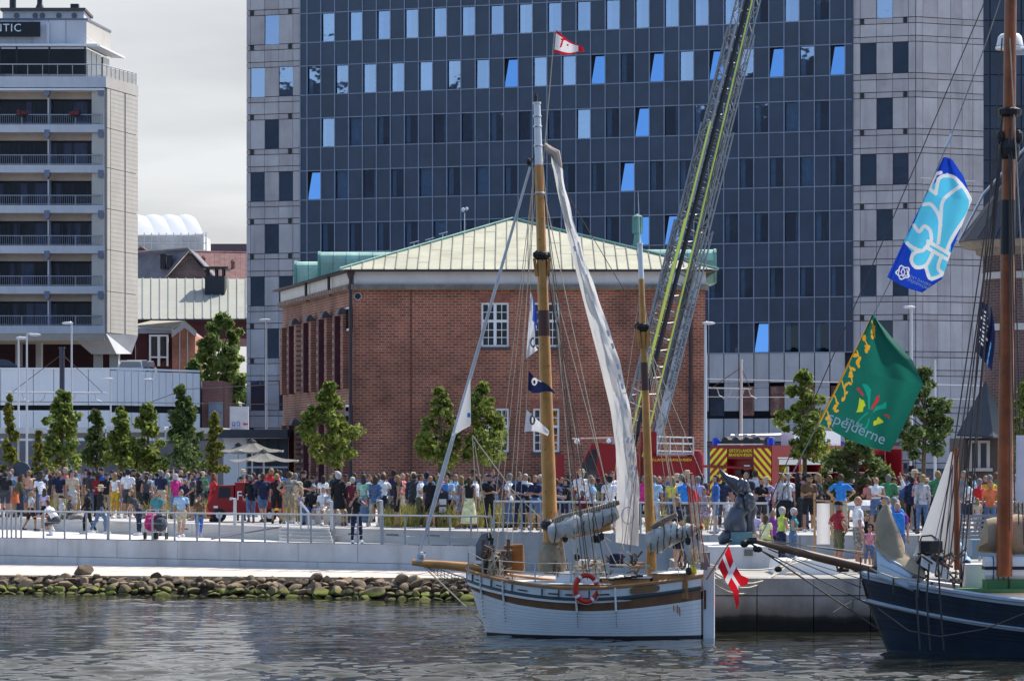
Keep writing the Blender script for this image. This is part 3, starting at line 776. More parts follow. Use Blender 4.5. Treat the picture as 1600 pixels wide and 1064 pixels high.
 mb = MB(); c = P(996, 398, 163); mb.lathe([(.34, -1.2), (.27, .3), (.16, .95), (.15, 1.05)], c, 8); mb.build('base', m_verd, v)
 mb = MB(); mb.lathe([(.15, 1.05), (.25, 1.1), (.25, 1.9), (.2, 1.92)], c, 8)
 for i in range(8): a = i*math.pi/4; mb.tube([c+Vector((.25*math.cos(a), .25*math.sin(a), 1.08)), c+Vector((.25*math.cos(a), .25*math.sin(a), 1.9))], .03, 4)
 mb.build('louvre_head', m_verd, v)
 mb = MB(); mb.lathe([(.28, 1.92), (.12, 2.02), (.02, 2.08)], c, 8); mb.build('cap', m_verd, v)
 for px in (548, 1079):
  mb = MB(); mb.tube([(PX(px, D), D-.12, zb), (PX(px, D), D-.12, z3-.1)], .085, 8); mb.lathe([(.1, 0), (.2, .25), (.2, .32)], (PX(px, D), D-.2, z3-.32), 8)
  for z in (4.5, 7, 9.5): mb.lathe([(.11, 0), (.11, .1)], (PX(px, D), D-.12, z), 8)
  mb.build('downpipe', m_pipe, root)
 for s in (4.5, 10.5):
  mb = MB(); q = C0+uL*s+nl*.3; mb.tube([q+up*z3, q+up*(z3-.55), q-nl*.1+up*(z3-.9)], .08, 6); mb.build('gutter_outlet', m_pipe, root)
 c = P(559, 463, D-.03); mb = MB(); mb.tube([c+Vector((0, .05, 0)), c-Vector((0, .03, 0))], .16, 14); vd = mb.build('round_vent', m_black, root)
 mb = MB(); mb.tube([c+Vector((.17*math.cos(a), -.03, .17*math.sin(a))) for a in np.linspace(0, 6.283, 15)], .025, 5); mb.build('rim', m_stone, vd)
 c = P(726, 336, 160); w = MB(); w.tube([c-Vector((0, 0, .9)), c+Vector((0, 0, .1))], .02, 5); w.ell(c+Vector((-.08, 0, .25)), (.1, .06, .12), 7, 5); w.ell(c+Vector((.1, 0, .3)), (.09, .06, .09), 7, 5)
 w.build('wind_gauge', m_white, label='small white wind gauge on a thin mast above the copper roof', cat='wind gauge')
 for px, py in ((647, 379), (671, 374), (692, 365)):
  c = P(px, py, 156.5); mb = MB(); mb.tube([c-Vector((.2, 0, .05)), c+Vector((.25, 0, .07))], .03, 5); mb.tube([c, c-Vector((0, 0, .3))], .02, 4); mb.build('ridge_bracket', m_chrome, root)
brick_house()
# ---------------------------------------------------------------- hotel on the left
m_hconc = M('hotel_concrete', (.60, .61, .65), .8, var=.08, scale=.5, streak=.15)
m_htile = M('hotel_tile', (.50, .475, .435), .7, var=.08, scale=.6, streak=.12)
m_soff = M('warm_soffit', (.48, .40, .33), .85, var=.08)
m_hglass = glass_mat('hotel_glass', (.36, .40, .52), .16)
m_hframe = M('dark_frame', (.025, .027, .04), .5, var=0)
m_hcurt = M('grey_curtain', (.40, .40, .48), .9, var=.2, scale=3)
m_rail = M('rail_metal', (.34, .36, .42), .4, metal=.5, var=.05)
def hotel():
 D = 236.; xR = PX(163, D); xL = PX(-190, D)
 far = Vector((PX(213, 242), 242., 0)); cor = Vector((xR, D, 0))
 root = thing('hotel_block', 'grey balconied hotel block with a glazed penthouse and dark roof sign', 'hotel', (xR, D, UP))
 z = lambda y: PZ(y, D)
 up = Vector((0, 0, 1)); us = (far-cor).normalized(); ls = (far-cor).length
 mb = MB(); mb.prism([(xL, D+1.6, z(530)), (xR-.1, D+1.6, z(530)), (far.x-.15, 242, z(530)), (far.x-1.6, 249, z(530)), (xL, 249, z(530))], (0, 0, z(122)-z(530))); mb.build('core', m_hframe, root)
 floors = [195, 258, 321, 384, 447, 509]
 bays = [(-190, -93), (-93, -8), (-8, 76), (76, 160)]
 mb = MB(); mb.ob((xL, D-.1, z(137)), (xR+.15-xL, 0, 0), (0, 1.75, 0), (0, 0, z(120)-z(137))); mb.build('roof_parapet', m_hconc, root)
 mb = MB(); mb.ob((xL, D-.18, z(142)), (xR-xL, 0, 0), (0, 1.6, 0), (0, 0, z(138.5)-z(142))); mb.build('parapet_strip', m_white, root)
 rngc = random.Random(9)
 for k, yt in enumerate(floors):
  mb = MB(); mb.ob((xL, D-.05, z(yt+12)), (xR-xL, 0, 0), (0, 1.65, 0), (0, 0, z(yt)-z(yt+12))); mb.build('balcony_slab', m_hconc, root)
  ys = (142 if k == 0 else floors[k-1]+12)
  mb = MB(); mb.ob((xL, D+.9, z(ys+11)), (xR-xL, 0, 0), (0, .7, 0), (0, 0, z(ys)-z(ys+11))); mb.build('fascia', m_soff, root)
  ytop = ys+11; ybot = yt
  for b0, b1 in bays:
   xa, xb = PX(b0, D), PX(b1, D)
   mb = MB(); mb.ob((xb-.10, D+.15, z(ybot)), (.10, 0, 0), (0, 1.35, 0), (0, 0, z(ytop)-z(ybot))); mb.build('partition', m_hconc, root)
   parts = [(0, .2, 'g'), (.2, .42, 'd'), (.42, .70, 'g'), (.70, 1, 'g')]
   for a, b, t in parts:
    wx0 = xa+(xb-.12-xa)*a; wx1 = xa+(xb-.12-xa)*b
    mb = MB()
    fr = .11 if t == 'd' else .04
    mb.ob((wx0, D+1.38, z(ybot)), (fr, 0, 0), (0, .1, 0), (0, 0, z(ytop)-z(ybot))); mb.ob((wx1-fr, D+1.38, z(ybot)), (fr, 0, 0), (0, .1, 0), (0, 0, z(ytop)-z(ybot)))
    mb.ob((wx0+fr, D+1.38, z(ytop)-.12), (wx1-wx0-2*fr, 0, 0), (0, .1, 0), (0, 0, .12))
    w = mb.build('glass_door' if t == 'd' else 'window', m_hframe, root)
    g = MB(); g.sheet([(wx0+fr, D+1.43, z(ybot)), (wx1-fr, D+1.43, z(ybot)), (wx1-fr, D+1.43, z(ytop)-.12), (wx0+fr, D+1.43, z(ytop)-.12)]); g.build('pane', m_hglass, w)
    if rngc.random() < .72:
     f0 = rngc.choice([0, 0, .45]); f1 = rngc.choice([.5, .8, 1.])
     if f1 <= f0: f1 = 1.
     c = MB(); n = 8; ww = wx1-wx0
     for i in range(n):
      x = wx0+ww*(f0+(f1-f0)*i/n); x2 = wx0+ww*(f0+(f1-f0)*(i+1)/n)
      c.sheet([(x, D+1.5+.03*(i % 2), z(ybot)), (x2, D+1.5+.03*((i+1) % 2), z(ybot)), (x2, D+1.5+.03*((i+1) % 2), z(ytop)), (x, D+1.5+.03*(i % 2), z(ytop))])
     c.build('curtain', m_hcurt, w)
   rt = yt-16
   mb = MB(); mb.ob((xa, D+.02, z(rt)-.05), (xb-xa-.02, 0, 0), (0, .06, 0), (0, 0, .06)); mb.ob((xa, D+.03, z(yt)+.06), (xb-xa-.02, 0, 0), (0, .04, 0), (0, 0, .04))
   for i in range(3):
    x = xa+(xb-xa-.06)*i/2; mb.ob((x, D+.025, z(yt)), (.05, 0, 0), (0, .05, 0), (0, 0, z(rt)-z(yt)-.05))
   n = 26
   for i in range(n):
    x = xa+(xb-xa)*(i+.5)/n; mb.ob((x, D+.04, z(yt)+.1), (.018, 0, 0), (0, .018, 0), (0, 0, z(rt)-z(yt)-.15))
   mb.build('railing', m_rail, root)
   mb = MB(); x = xb-.12; yb = ys
   mb.prism([(x-.2, D-.1, z(yb-4)), (x+.2, D-.1, z(yb-4)), (x+.2, D-.1, z(yb+6)), (x+.05, D-.1, z(yb+9)), (x-.2, D-.1, z(yb+7))], (0, .5, 0)); mb.build('bracket', M('bracket_grey', (.20, .22, .30), .7), root)
 zt, zb = z(138), z(520)
 ns = 2
 for s0, s1 in ((.03, .12), (.14, .55), (.60, .985)):
  for a, b in ((138, 200), (200, 262), (262, 326), (326, 390), (390, 455), (455, 520)):
   nn = Vector((us.y, -us.x, 0))
   d0 = 0
   mb = MB(); mb.ob(cor+us*(ls*s0)+up*(z(b)+.03), us*(ls*(s1-s0)), nn*.16, up*(z(a)-z(b)-.05)); mb.build('tile_panel', m_htile, root)
   if s1-s0 > .2:
    cm = MB()
    for i in range(1, 9):
     zz = z(b)+(z(a)-z(b))*i/9
     cm.ob(cor+us*(ls*s0)+nn*.155+up*zz, us*(ls*(s1-s0)), nn*.012, up*.02)
    cm.build('tile_course', M('tile_joint', (.42, .39, .35), .8), root)
 nn = Vector((us.y, -us.x, 0))
 mb = MB(); mb.ob(cor+up*zb, us*ls, -nn*1.0, up*(zt-zb)); mb.build('end_wall', m_htile, root)
 mb = MB(); q = cor+us*(ls*.575)+nn*.02; mb.ob(q+up*zb, us*(.1), nn*.1, up*(zt-zb)); mb.build('end_channel', M('channel_grey', (.34, .33, .36), .8), root)
 mb = MB(); mb.ob(cor+up*z(137)-nn*.4, us*(ls+.05), nn*.55, up*(z(120)-z(137))); mb.build('end_parapet', m_htile, root)
 a0, a1 = cor+nn*.14, far+nn*.14
 mb = MB(); mb.add([a0+up*z(521), a1+up*PZ(524, 242), a1+Vector((-.5, 0, 0))+up*PZ(553, 242), a0+us*2+up*PZ(553, 238), a0-nn*3+up*z(521), a1-nn*3+up*z(521), a1-nn*2.5+up*PZ(553, 242), a0+us*2-nn*2+up*PZ(553, 238)],
                      [(0, 1, 2, 3), (4, 7, 6, 5), (0, 3, 7, 4), (1, 5, 6, 2), (3, 2, 6, 7)]); mb.build('tapered_foot', m_hconc, root)
 mb = MB(); mb.ob((xL, D-.02, z(532)), (xR-xL, 0, 0), (0, 8, 0), (0, 0, z(521)-z(532))); mb.build('underside_beam', m_soff, root)
 for px, w_ in ((152, 12), (178, 14), (60, 8), (28, 8)):
  d = 239 if px > 100 else 241
  mb = MB(); mb.bb(PX(px-w_/2, d), d, UP, PX(px+w_/2, d), d+1, PZ(528, d)); mb.build('column', m_htile if px > 100 else m_hconc, root)
 mb = MB(); mb.bb(xL, 247.5, UP, PX(210, 247), 248, z(530)); mb.build('undercroft_wall', M('dark_red_wall', (.05, .018, .025), .8, var=.3), root)
 dp = 239.
 pz = lambda y: PZ(y, dp)
 xr = PX(135, dp); fr_ = Vector((PX(173, 246), 246, 0)); cp = Vector((xr, dp, 0)); u3 = (fr_-cp)
 mb = MB(); mb.prism([(xL, dp+.3, pz(121)), (xr-.2, dp+.3, pz(121)), (fr_.x-.2, 246, pz(121)), (xL, 246, pz(121))], (0, 0, pz(76)-pz(121))); mb.build('penthouse_room', m_room, root)
 for a, b in ((-190, -60), (-60, -1), (-1, 25), (25, 50), (50, 76), (76, 103), (103, 135)):
  mb = MB(); mb.ob((PX(a, dp)+.02, dp, pz(70)), (PX(b, dp)-PX(a, dp)-.04, 0, 0), (0, .3, 0), (0, 0, pz(32)-pz(70))); mb.build('cladding_panel', m_hconc, root)
 mb = MB(); mb.ob(cp+up*pz(70), u3, (-.4, .3, 0), up*(pz(31)-pz(70))); mb.build('side_cladding', m_htile, root)
 mb = MB(); mb.ob((xL, dp-.05, pz(32)), (xr-xL+.1, 0, 0), (0, .5, 0), (0, 0, .14)); mb.ob(cp+up*pz(32)+Vector((.05, 0, 0)), u3, (-.3, .2, 0), up*.16); mb.build('roof_edge', M('roof_edge_grey', (.18, .18, .22), .7), root)
 for a, b in ((-60, -1), (-1, 25), (25, 76), (78, 132)):
  mb = MB(); mb.sheet([(PX(a, dp), dp+.1, pz(121)), (PX(b, dp), dp+.1, pz(121)), (PX(b, dp), dp+.1, pz(74)), (PX(a, dp), dp+.1, pz(74))]); w = mb.build('penthouse_window', m_hglass, root)
  mb = MB(); mb.bb(PX(b, dp)-.02, dp, pz(121), PX(b+2, dp), dp+.2, pz(74)); mb.build('frame', m_hframe, w)
 for t0, t1 in ((.03, .2), (.23, .4), (.43, .62), (.7, .95)):
  mb = MB(); mb.ob(cp+u3*t0+up*pz(119)+Vector((-.02, 0, 0)), u3*(t1-t0), (-.05, 0, 0), up*(pz(76)-pz(119))); mb.build('side_window', M('bright_blind', (.72, .72, .68), .6), root)
 mb = MB(); mb.ob((xL, dp-.5, pz(73.5)), (PX(154, dp)-xL, 0, 0), (0, 1.0, 0), (0, 0, .16)); mb.ob(cp+up*pz(73)+Vector((0, -.5, 0)), u3*1.06, (1.0, .4, 0), up*.14); mb.build('canopy', m_white, root)
 mb = MB(); q = cp+u3*.95; mb.tube([q+up*pz(66), q+Vector((.95, .4, 0))+up*(pz(73)+.1)], .03, 5); mb.tube([cp+up*pz(58), cp+Vector((.8, -.1, 0))+up*(pz(73)+.1)], .03, 5); mb.build('canopy_stay', m_white, root)
 mb = MB(); zt = z(101)
 mb.tube([(xL, D, zt), (PX(160, D), D, zt), cor+us*(ls*.95)+Vector((.1, 0, zt))], .04, 5)
 for i in range(16): x = xL+(PX(160, D)-xL)*i/15; mb.tube([(x, D, z(120)), (x, D, zt)], .03, 4)
 for i in range(9): q = Vector((PX(160, D), D, 0)).lerp(cor+us*(ls*.95)+Vector((.1, 0, 0)), i/8); mb.tube([q+up*z(120), q+up*zt], .03, 4)
 mb.tube([(xL, D, z(118)), (PX(160, D), D, z(118))], .03, 4)
 mb.build('terrace_railing', m_rail, root)
 mb = MB(); q = Vector((PX(160, D), D, 0)); e = cor+us*(ls*.95)+Vector((.1, 0, 0)); mb.add([q+up*z(119), e+up*z(119), e+up*z(103), q+up*z(103)], [(0, 1, 2, 3)]); mb.build('terrace_screen', M('frosted_screen', (.55, .54, .50), .5, trans=.3), root)
 mb = MB(); mb.bb(PX(4, 240), 240, PZ(31, 240), PX(131, 240), 244, PZ(17, 240)); mb.build('plant_house', m_hconc, root)
 mb = MB(); mb.bb(PX(1, 240), 239.7, PZ(17.5, 240), PX(134, 240), 244.3, PZ(13.5, 240)); mb.build('plant_roof', M('plant_roof_dark', (.09, .085, .09), .8), root)
 for px in (26, 55, 66, 92, 116):
  c = P(px, 25, 239.95); mb = MB(); mb.tube([c, c+Vector((0, .1, 0))], .22, 10); mb.build('fan_grille', M('grille_grey', (.16, .16, .18), .7), root)
 mb = MB(); c = P(20, 14, 241); mb.lathe([(.25, 0), (.25, 3)], c, 8); mb.build('flue', m_hframe, root)
 mb = MB(); c = P(62, 14, 241); mb.lathe([(.35, 0), (.2, .35), (.2, 3)], c, 8); mb.build('flue', m_hframe, root)
 mb = MB(); c = P(117, 14, 241); mb.bb(c.x-.3, 240.7, c.z, c.x+.3, 241.3, c.z+.32); mb.build('roof_hatch', m_hframe, root)
 mb = MB(); mb.bb(PX(73, 238.8), 238.7, pz(70), PX(77, 238.8), 238.95, pz(36)); mb.build('vent_pipe', m_hconc, root)
 sg = thing('roof_sign', 'black hotel name board with thin white letters on the penthouse', 'sign', P(31, 46, 238.5))
 mb = MB(); mb.bb(PX(-125, 238.5), 238.4, PZ(58, 238.5), PX(63, 238.5), 238.6, PZ(35, 238.5)); mb.build('board', M('sign_black', (.008, .01, .016), .4, var=0), sg)
 put_text('ATLANTIC', 'lettering', m_white, sg, P(33.5, 44.5, 238.38), (1, 0, 0), (0, 0, 1), .82, .01, 'RIGHT', 1.12)
 for px in (35, 117):
  c = P(px, 178, D-.1); mb = MB(); mb.ell(c, (.42, .25, .24), 10, 6)
  for i in range(16): a = rngc.uniform(0, 6.28); mb.ell(c+Vector((.36*math.cos(a), -.15+.1*math.sin(a), rngc.uniform(-.05, .2))), (.13, .1, .1), 6, 4, m=i % 2)
  mb.build('flower_box', [M('flower_leaf', (.03, .05, .03), .9, var=.4, scale=8), M('flower_red', (.28, .03, .07), .8, var=.4, scale=8)], label='hanging box of dark red flowers on the %s top floor balcony' % ('left' if px < 80 else 'right'), cat='flower box', group='balcony flower boxes')
hotel()
m_pod = M('podium_panel', (.76, .76, .77), .7, var=.06, scale=.3, streak=.12)
def podium():
 D = 205.
 r = thing('parking_podium', 'pale panelled parking podium with a dark open slot below the hotel', 'car park', P(172, 670, D))
 cx = PX(172, D); z = lambda y: PZ(y, D)
 e = Vector((PX(312, 212), 212, 0))
 for y0, y1 in ((576, 633), (641, 690)):
  for a, b in ((-190, -60), (-60, 1), (1, 52), (52, 84), (84, 100), (100, 138), (138, 172)):
   mb = MB(); mb.bb(PX(a, D)+.02, D, z(y1), PX(b, D)-.02, D+.4, z(y0)); mb.build('wall_panel', m_pod, r)
  n = 13
  for i in range(n):
   q0 = Vector((cx, D, 0)).lerp(e, i/n); q1 = Vector((cx, D, 0)).lerp(e, (i+1)/n)
   mb = MB(); dv = (q1-q0); mb.ob(q0+Vector((0, 0, z(y1)))+dv*.03, dv*.94, (0, .35, 0), (0, 0, z(y0+3)-z(y1))); mb.build('ribbed_panel', m_pod, r)
 mb = MB(); mb.bb(PX(-190, D), D-.06, z(577), cx, D+.45, z(574.5)); mb.ob(Vector((cx+.01, D-.06, z(577))), e-Vector((cx, D, 0)), (0, .45, 0), (0, 0, .12)); mb.build('coping', m_white, r)
 mb = MB(); mb.prism([(PX(-190, D), D+.5, UP), (cx-.1, D+.5, UP), (e.x-.1, 212.5, UP), (e.x-.1, 236, UP), (PX(-190, D), 236, UP)], (0, 0, z(600)-UP)); mb.build('deck_body', m_dark, r)
podium()
def car(px, py, d, col, rz, label, h=1.45, L=4.2):
 """small car with its wheels on the podium deck"""
 c = P(px, py, d); r = thing('parked_car', label, 'car', c, 'cars parked on the podium', rz, local=True)
 m = M('car_paint_%02d%02d%02d' % tuple(int(v*99) for v in col), col, .25, var=.03, coat=.8)
 w = .86; k = L/4.2
 prof = [(-2.1, .3), (-2.12, .75), (-1.95, .95), (-1.0, 1.0), (.95, .98), (1.9, .9), (2.1, .7), (2.1, .3)]
 mb = MB(); mb.prism([(x*k, -w, z) for x, z in prof], (0, 2*w, 0)); mb.build('body', m, r)
 cab = [(-1.9, .97), (-1.45, h-.06), (-.9, h), (.1, h), (.45, h-.05), (1.2, .97)]
 mb = MB(); mb.add([(x*k, -w+.04+(z-.97)*.3, z) for x, z in cab] + [(x*k, w-.04-(z-.97)*.3, z) for x, z in cab], [tuple(range(6)), tuple(range(6, 12))[::-1]] + [(i, 6+i, 6+(i+1) % 6, (i+1) % 6) for i in range(6)]); mb.build('roof', m, r)
 mb = MB()
 for s in (-1, 1):
  y0 = s*(w-.03); y1 = s*(w-.16)
  for xa, xb in ((-1.65, -.85), (-.75, -.1), (0, .85)):
   top = h-.1; xt0, xt1 = (max(xa, -1.35), xb) if xb < 0 else (xa, min(xb, .35))
   q = [(xa*k, y0, 1.0), (xb*k, y0, 1.0), (xt1*k, y1, top), (xt0*k, y1, top)]
   mb.add(q if s < 0 else q[::-1], [(0, 1, 2, 3)])
 mb.add([(1.17*k, -w+.12, 1.01), (1.17*k, w-.12, 1.01), (.5*k, w-.24, h-.08), (.5*k, -w+.24, h-.08)], [(0, 1, 2, 3)])
 mb.add([(-1.9*k, -w+.12, 1.02), (-1.9*k, w-.12, 1.02), (-1.5*k, w-.24, h-.1), (-1.5*k, -w+.24, h-.1)], [(3, 2, 1, 0)])
 mb.build('window', M('car_glass', (.02, .03, .04), .08, var=0, spec=.9), r)
 for x in (-1.3, 1.3):
  for s in (-1, 1):
   mb = MB(); mb.tube([(x*k, s*(w-.17), .31), (x*k, s*(w+.01), .31)], .31, 12); wh = mb.build('wheel', m_tyre, r)
   mb = MB(); mb.tube([(x*k, s*(w-.02), .31), (x*k, s*(w+.02), .31)], .18, 8); mb.build('rim', m_chrome, wh)
 for s in (-1, 1):
  mb = MB(); mb.ell((2.06*k, s*.62, .72), (.06, .16, .09), 7, 5); mb.build('headlight', m_white, r)
 return r
car(2, 596, 211, (.03, .035, .045), R(8), 'dark car at the left edge of the podium roof')
car(205, 597, 214, (.55, .57, .60), R(-86), 'pale silver car nearest the hotel foot on the podium')
car(214, 597, 217, (.02, .03, .07), R(-86), 'dark blue car in the middle of the three on the podium', h=1.5)
car(224, 597, 220, (.04, .02, .05), R(-86), 'dark purple car at the right end of the podium row')
# ---------------------------------------------------------------- roofs and houses between hotel and tower
m_slate = M('slate_roof', (.16, .15, .17), .8, var=.25, scale=.8)
m_redtile = M('red_tile_roof', (.16, .075, .07), .85, var=.35, scale=1.2)
m_metroof = M('grey_green_metal_roof', (.36, .355, .30), .6, var=.08, scale=.3, streak=.2)
def far_houses():
 D = 335.; r = thing('scaffold_tent', 'white sheeted scaffold roof over a building behind the hotel', 'scaffold', P(265, 398, D))
 xs = [205, 240, 275, 300, 316]
 edges = [(195, 225), (225, 251), (251, 277), (277, 300)]
 m_sheet = M('white_sheeting', (.58, .58, .60), .6, var=.05, scale=.3)
 for i, (a, b) in enumerate(edges):
  mb = MB()
  n = 6
  def f(u, v, a=a, b=b):
   x = a+(b-a)*u; bulge = math.sin(u*math.pi)*3
   y = 366-(28+bulge)*(1-(1-v)**1.6)
   return P(x+18*(1-v) - 0, y, D+6*v)
  mb.grid(f, n, 5); mb.build('roof_sheet', m_sheet, r, smooth=True)
 mb = MB(); mb.sheet([P(300, 338, D+6), P(318, 366, D), P(318, 400, D), P(300, 400, D+9)]); mb.build('gable_sheet', m_sheet, r)
 mb = MB(); mb.ob(P(190, 400, D), P(318, 400, D)-P(190, 400, D), (0, 8, 0), (0, 0, 2.2)); mb.build('scaffold_wall', M('scaffold_net', (.56, .54, .52), .9, var=.25, scale=.25), r)
 mb = MB()
 for i in range(10): x = 214+i*11.5; mb.tube([P(x, 402, D-.2), P(x, 364, D-.2)], .07, 5)
 for y in (368, 380, 391): mb.tube([P(205, y, D-.2), P(322, y, D-.2)], .06, 5)
 mb.tube([P(322, 402, D-.2), P(322, 363, D-.2)], .08, 5)
 mb.build('scaffold_pole', m_chrome, r)
 D = 360; r = thing('brown_rooftop', 'long brown building roof far behind against the sky', 'building', P(355, 398, D))
 mb = MB(); mb.ob(P(318, 402, D), P(400, 402, D)-P(318, 402, D), (0, 10, 0), (0, 0, 1.5)); mb.build('roof', M('brown_roof', (.085, .055, .07), .9, var=.1), r)
 mb = MB(); mb.ob(P(318, 420, D), P(400, 420, D)-P(318, 420, D), (0, 10, 0), (0, 0, 1.2)); mb.build('wall', m_redtile, r)
 D = 318; r = thing('tiled_house', 'long red tiled roof left of the tower edge', 'house', P(345, 440, D))
 a, b, c, d_ = P(295, 442, D), P(400, 446, D), P(400, 400, D+9), P(295, 398, D+9)
 n = 13
 for i in range(n):
  q = [a.lerp(b, i/n), a.lerp(b, (i+.97)/n), d_.lerp(c, (i+.97)/n), d_.lerp(c, i/n)]
  mb = MB(); mb.prism(q, (0, -.15, .25)); mb.build('tile_strip', m_redtile, r)
 mb = MB(); mb.tube([d_+Vector((0, 0, .2)), c+Vector((0, 0, .2))], .22, 6); mb.build('ridge', m_redtile, r)
 for px, py in ((318, 412), (364, 418)):
  mb = MB(); q = P(px, py, D+4); mb.lathe([(.2, -.3), (.2, .5), (.3, .55), (.1, .8)], q, 7); mb.build('roof_vent', M('terracotta', (.20, .10, .08), .9), r)
 mb = MB(); mb.ob(P(295, 470, D), b-a, (0, 8, 0), (0, 0, 1.8)); mb.build('wall', m_redtile, r)
 D = 300
 r = thing('slate_house', 'brown brick gable house with slate roof and two dark chimneys', 'house', P(280, 440, D))
 mb = MB(); g0, g1, ga = P(252, 442, D), P(336, 442, D), P(295, 394, D); mb.prism([g0, P(252, 470, D), P(336, 470, D), g1, ga], (0, 10, 0)); mb.build('gable_wall', brick_mat('far_brown_brick', (.17, .115, .105), (.13, .085, .08), (.2, .15, .14), (1, 0), .5, .2, .03), r)
 mb = MB(); a, b = P(200, 441, D+1), P(252, 442, D-.3); ridge0 = P(240, 397, D+11)
 mb.prism([b, ga+Vector((0, -.3, .1)), P(222, 397, D+3), P(180, 441, D+3)], (0, .1, .2)); mb.build('slate_slope', m_slate, r)
 mb = MB(); mb.prism([ga+Vector((0, -.4, .15)), g1+Vector((.3, -.4, 0)), g1+Vector((.3, 9, 0)), ga+Vector((0, 9, .15))], (0, 0, .2)); mb.build('slate_slope', m_slate, r)
 mb = MB(); mb.tube([ga+Vector((0, -.35, .3)), P(200, 396, D+3)], .15, 5); mb.tube([g0+Vector((0, -.4, .1)), ga+Vector((0, -.4, .3)), g1+Vector((.3, -.4, .1))], .13, 5); mb.build('ridge', m_slate, r)
 for px in (254, 264):
  q = P(px, 415, D-.4); mb = MB(); mb.bb(q.x-.22, q.y, q.z-.3, q.x+.22, q.y+.7, q.z+(1.0 if px < 260 else .85)); mb.lathe([(.34, 0), (.34, .1)], (q.x, q.y+.3, q.z+(1.0 if px < 260 else .85)), 8); mb.build('chimney', M('chimney_black', (.03, .03, .035), .8, var=.2), r)
 D = 308
 r = thing('red_gable_house', 'small red tiled gable peeping out beside the hotel edge', 'house', P(222, 420, D))
 mb = MB(); mb.prism([P(196, 440, D), P(196, 415, D), P(218, 386, D), P(242, 402, D), P(242, 440, D)], (0, 6, 0)); mb.build('gable_wall', m_redtile, r)
 mb = MB(); mb.prism([P(217, 384, D-.3), P(219, 384, D-.3), P(243, 401, D-.3), P(241, 404, D-.3)], (0, 5, 0)); mb.build('roof_edge', M('tile_edge', (.22, .08, .07), .8), r)
 D = 276
 r = thing('metal_roof_house', 'long pale standing seam metal roof with a bulky dark stack', 'house', P(300, 505, D))
 n = 17; a, b, c, d_ = P(170, 500, D), P(398, 499, D), P(398, 437, D+12), P(170, 436, D+12)
 for i in range(n):
  q = [a.lerp(b, i/n), a.lerp(b, (i+.975)/n), d_.lerp(c, (i+.975)/n), d_.lerp(c, i/n)]
  mb = MB(); mb.prism(q, (0, -.02, .06)); mb.build('roof_sheet', m_metroof, r)
  q0, q1 = a.lerp(b, (i+.987)/n), d_.lerp(c, (i+.987)/n)
  mb = MB(); mb.ob(q0-Vector((.04, 0, 0)), (.08, 0, 0), q1-q0, (0, -.07, .14)); mb.build('seam', M('roof_seam_grey', (.28, .29, .27), .7), r)
 mb = MB(); mb.sheet([a, b, c, d_]); mb.build('roof_base', m_slate, r)
 mb = MB(); mb.ob(P(170, 530, D+.4), b-a, (0, 20, 0), (0, 0, PZ(500, D)-PZ(530, D)-.1)); mb.build('wall', M('maroon_wall', (.075, .022, .03), .85, var=.2), r)
 mb = MB(); mb.tube([a+Vector((0, -.1, -.05)), b+Vector((0, -.1, -.05))], .12, 6); mb.build('gutter', m_black, r)
 ch = MB(); p0, p1 = P(320, 470, D+7), P(351, 470, D+7); ch.ob(p0-Vector((0, 0, 1.5)), p1-p0, (0, 2.2, 0), (0, 0, PZ(431, D+7)-PZ(470, D+7)+1.5)); cho = ch.build('chimney', M('stack_slate', (.035, .04, .05), .7, var=.2, scale=1), r)
 ch = MB(); zt = PZ(431, D+7)
 for x in (p0.x+.1, p1.x-.25, (p0.x+p1.x)/2):
  for y in (.15, 1.9): ch.bb(x, D+7+y, zt, x+.15, D+7+y+.15, zt+.65)
 ch.build('cap_post', m_black, cho)
 ch = MB(); ch.bb(p0.x-.25, D+6.8, zt+.65, p1.x+.3, D+9.5, zt+.8); ch.build('cap', m_black, cho)
 D = 262
 r = thing('brick_gable_house', 'small house with an orange brick gable and grey bargeboards', 'house', P(265, 575, D))
 mb = MB(); mb.prism([P(269, 600, D), P(269, 524, D), P(288, 511, D), P(305, 524, D), P(305, 600, D)], (0, 8, 0)); mb.build('gable_wall', brick_mat('orange_brick', (.48, .17, .09), (.40, .13, .08), (.4, .3, .25), (1, 0), .3, .1, .012), r)
 mb = MB(); w = P(268, 527, D-.3); t = P(288, 505, D-.3); e = P(307, 527, D-.3)
 mb.prism([w, P(268, 518, D-.3), P(288, 503, D-.3), P(307, 520, D-.3), e, P(288, 512, D-.3)], (0, .3, 0)); mb.build('bargeboard', M('grey_bargeboard', (.42, .42, .46), .7), r)
 mb = MB(); mb.prism([P(198, 512, D+.2), P(268, 516, D-.3), P(288, 503.5, D-.3), P(236, 503, D+2)], (0, .2, .12)); mb.build('roof', M('tan_roof', (.40, .35, .27), .8, var=.15), r)
 mb = MB(); mb.prism([P(288, 503, D-.3), P(307, 520, D-.3), P(307, 520, D+8), P(288, 503, D+8)], (0, 0, .15)); mb.build('roof', M('tan_roof'), r)
 mb = MB(); mb.ob(P(200, 600, D+.5), P(269, 600, D)-P(200, 600, D), (0, 6, 0), (0, 0, PZ(514, D)-PZ(600, D))); mb.build('side_wall', M('maroon_wall'), r)
 mb = MB(); mb.ob(P(200, 521, D), P(269, 521, D)-P(200, 521, D), (0, .3, 0), (0, 0, PZ(513, D)-PZ(521, D))); mb.build('fascia', M('blue_grey_fascia', (.30, .31, .40), .7), r)
 x0, x1, z0, z1 = PX(233, D), PX(263, D), PZ(572, D), PZ(523, D); y = D-.05; xm = (x0+x1)/2; zm = PZ(558, D)
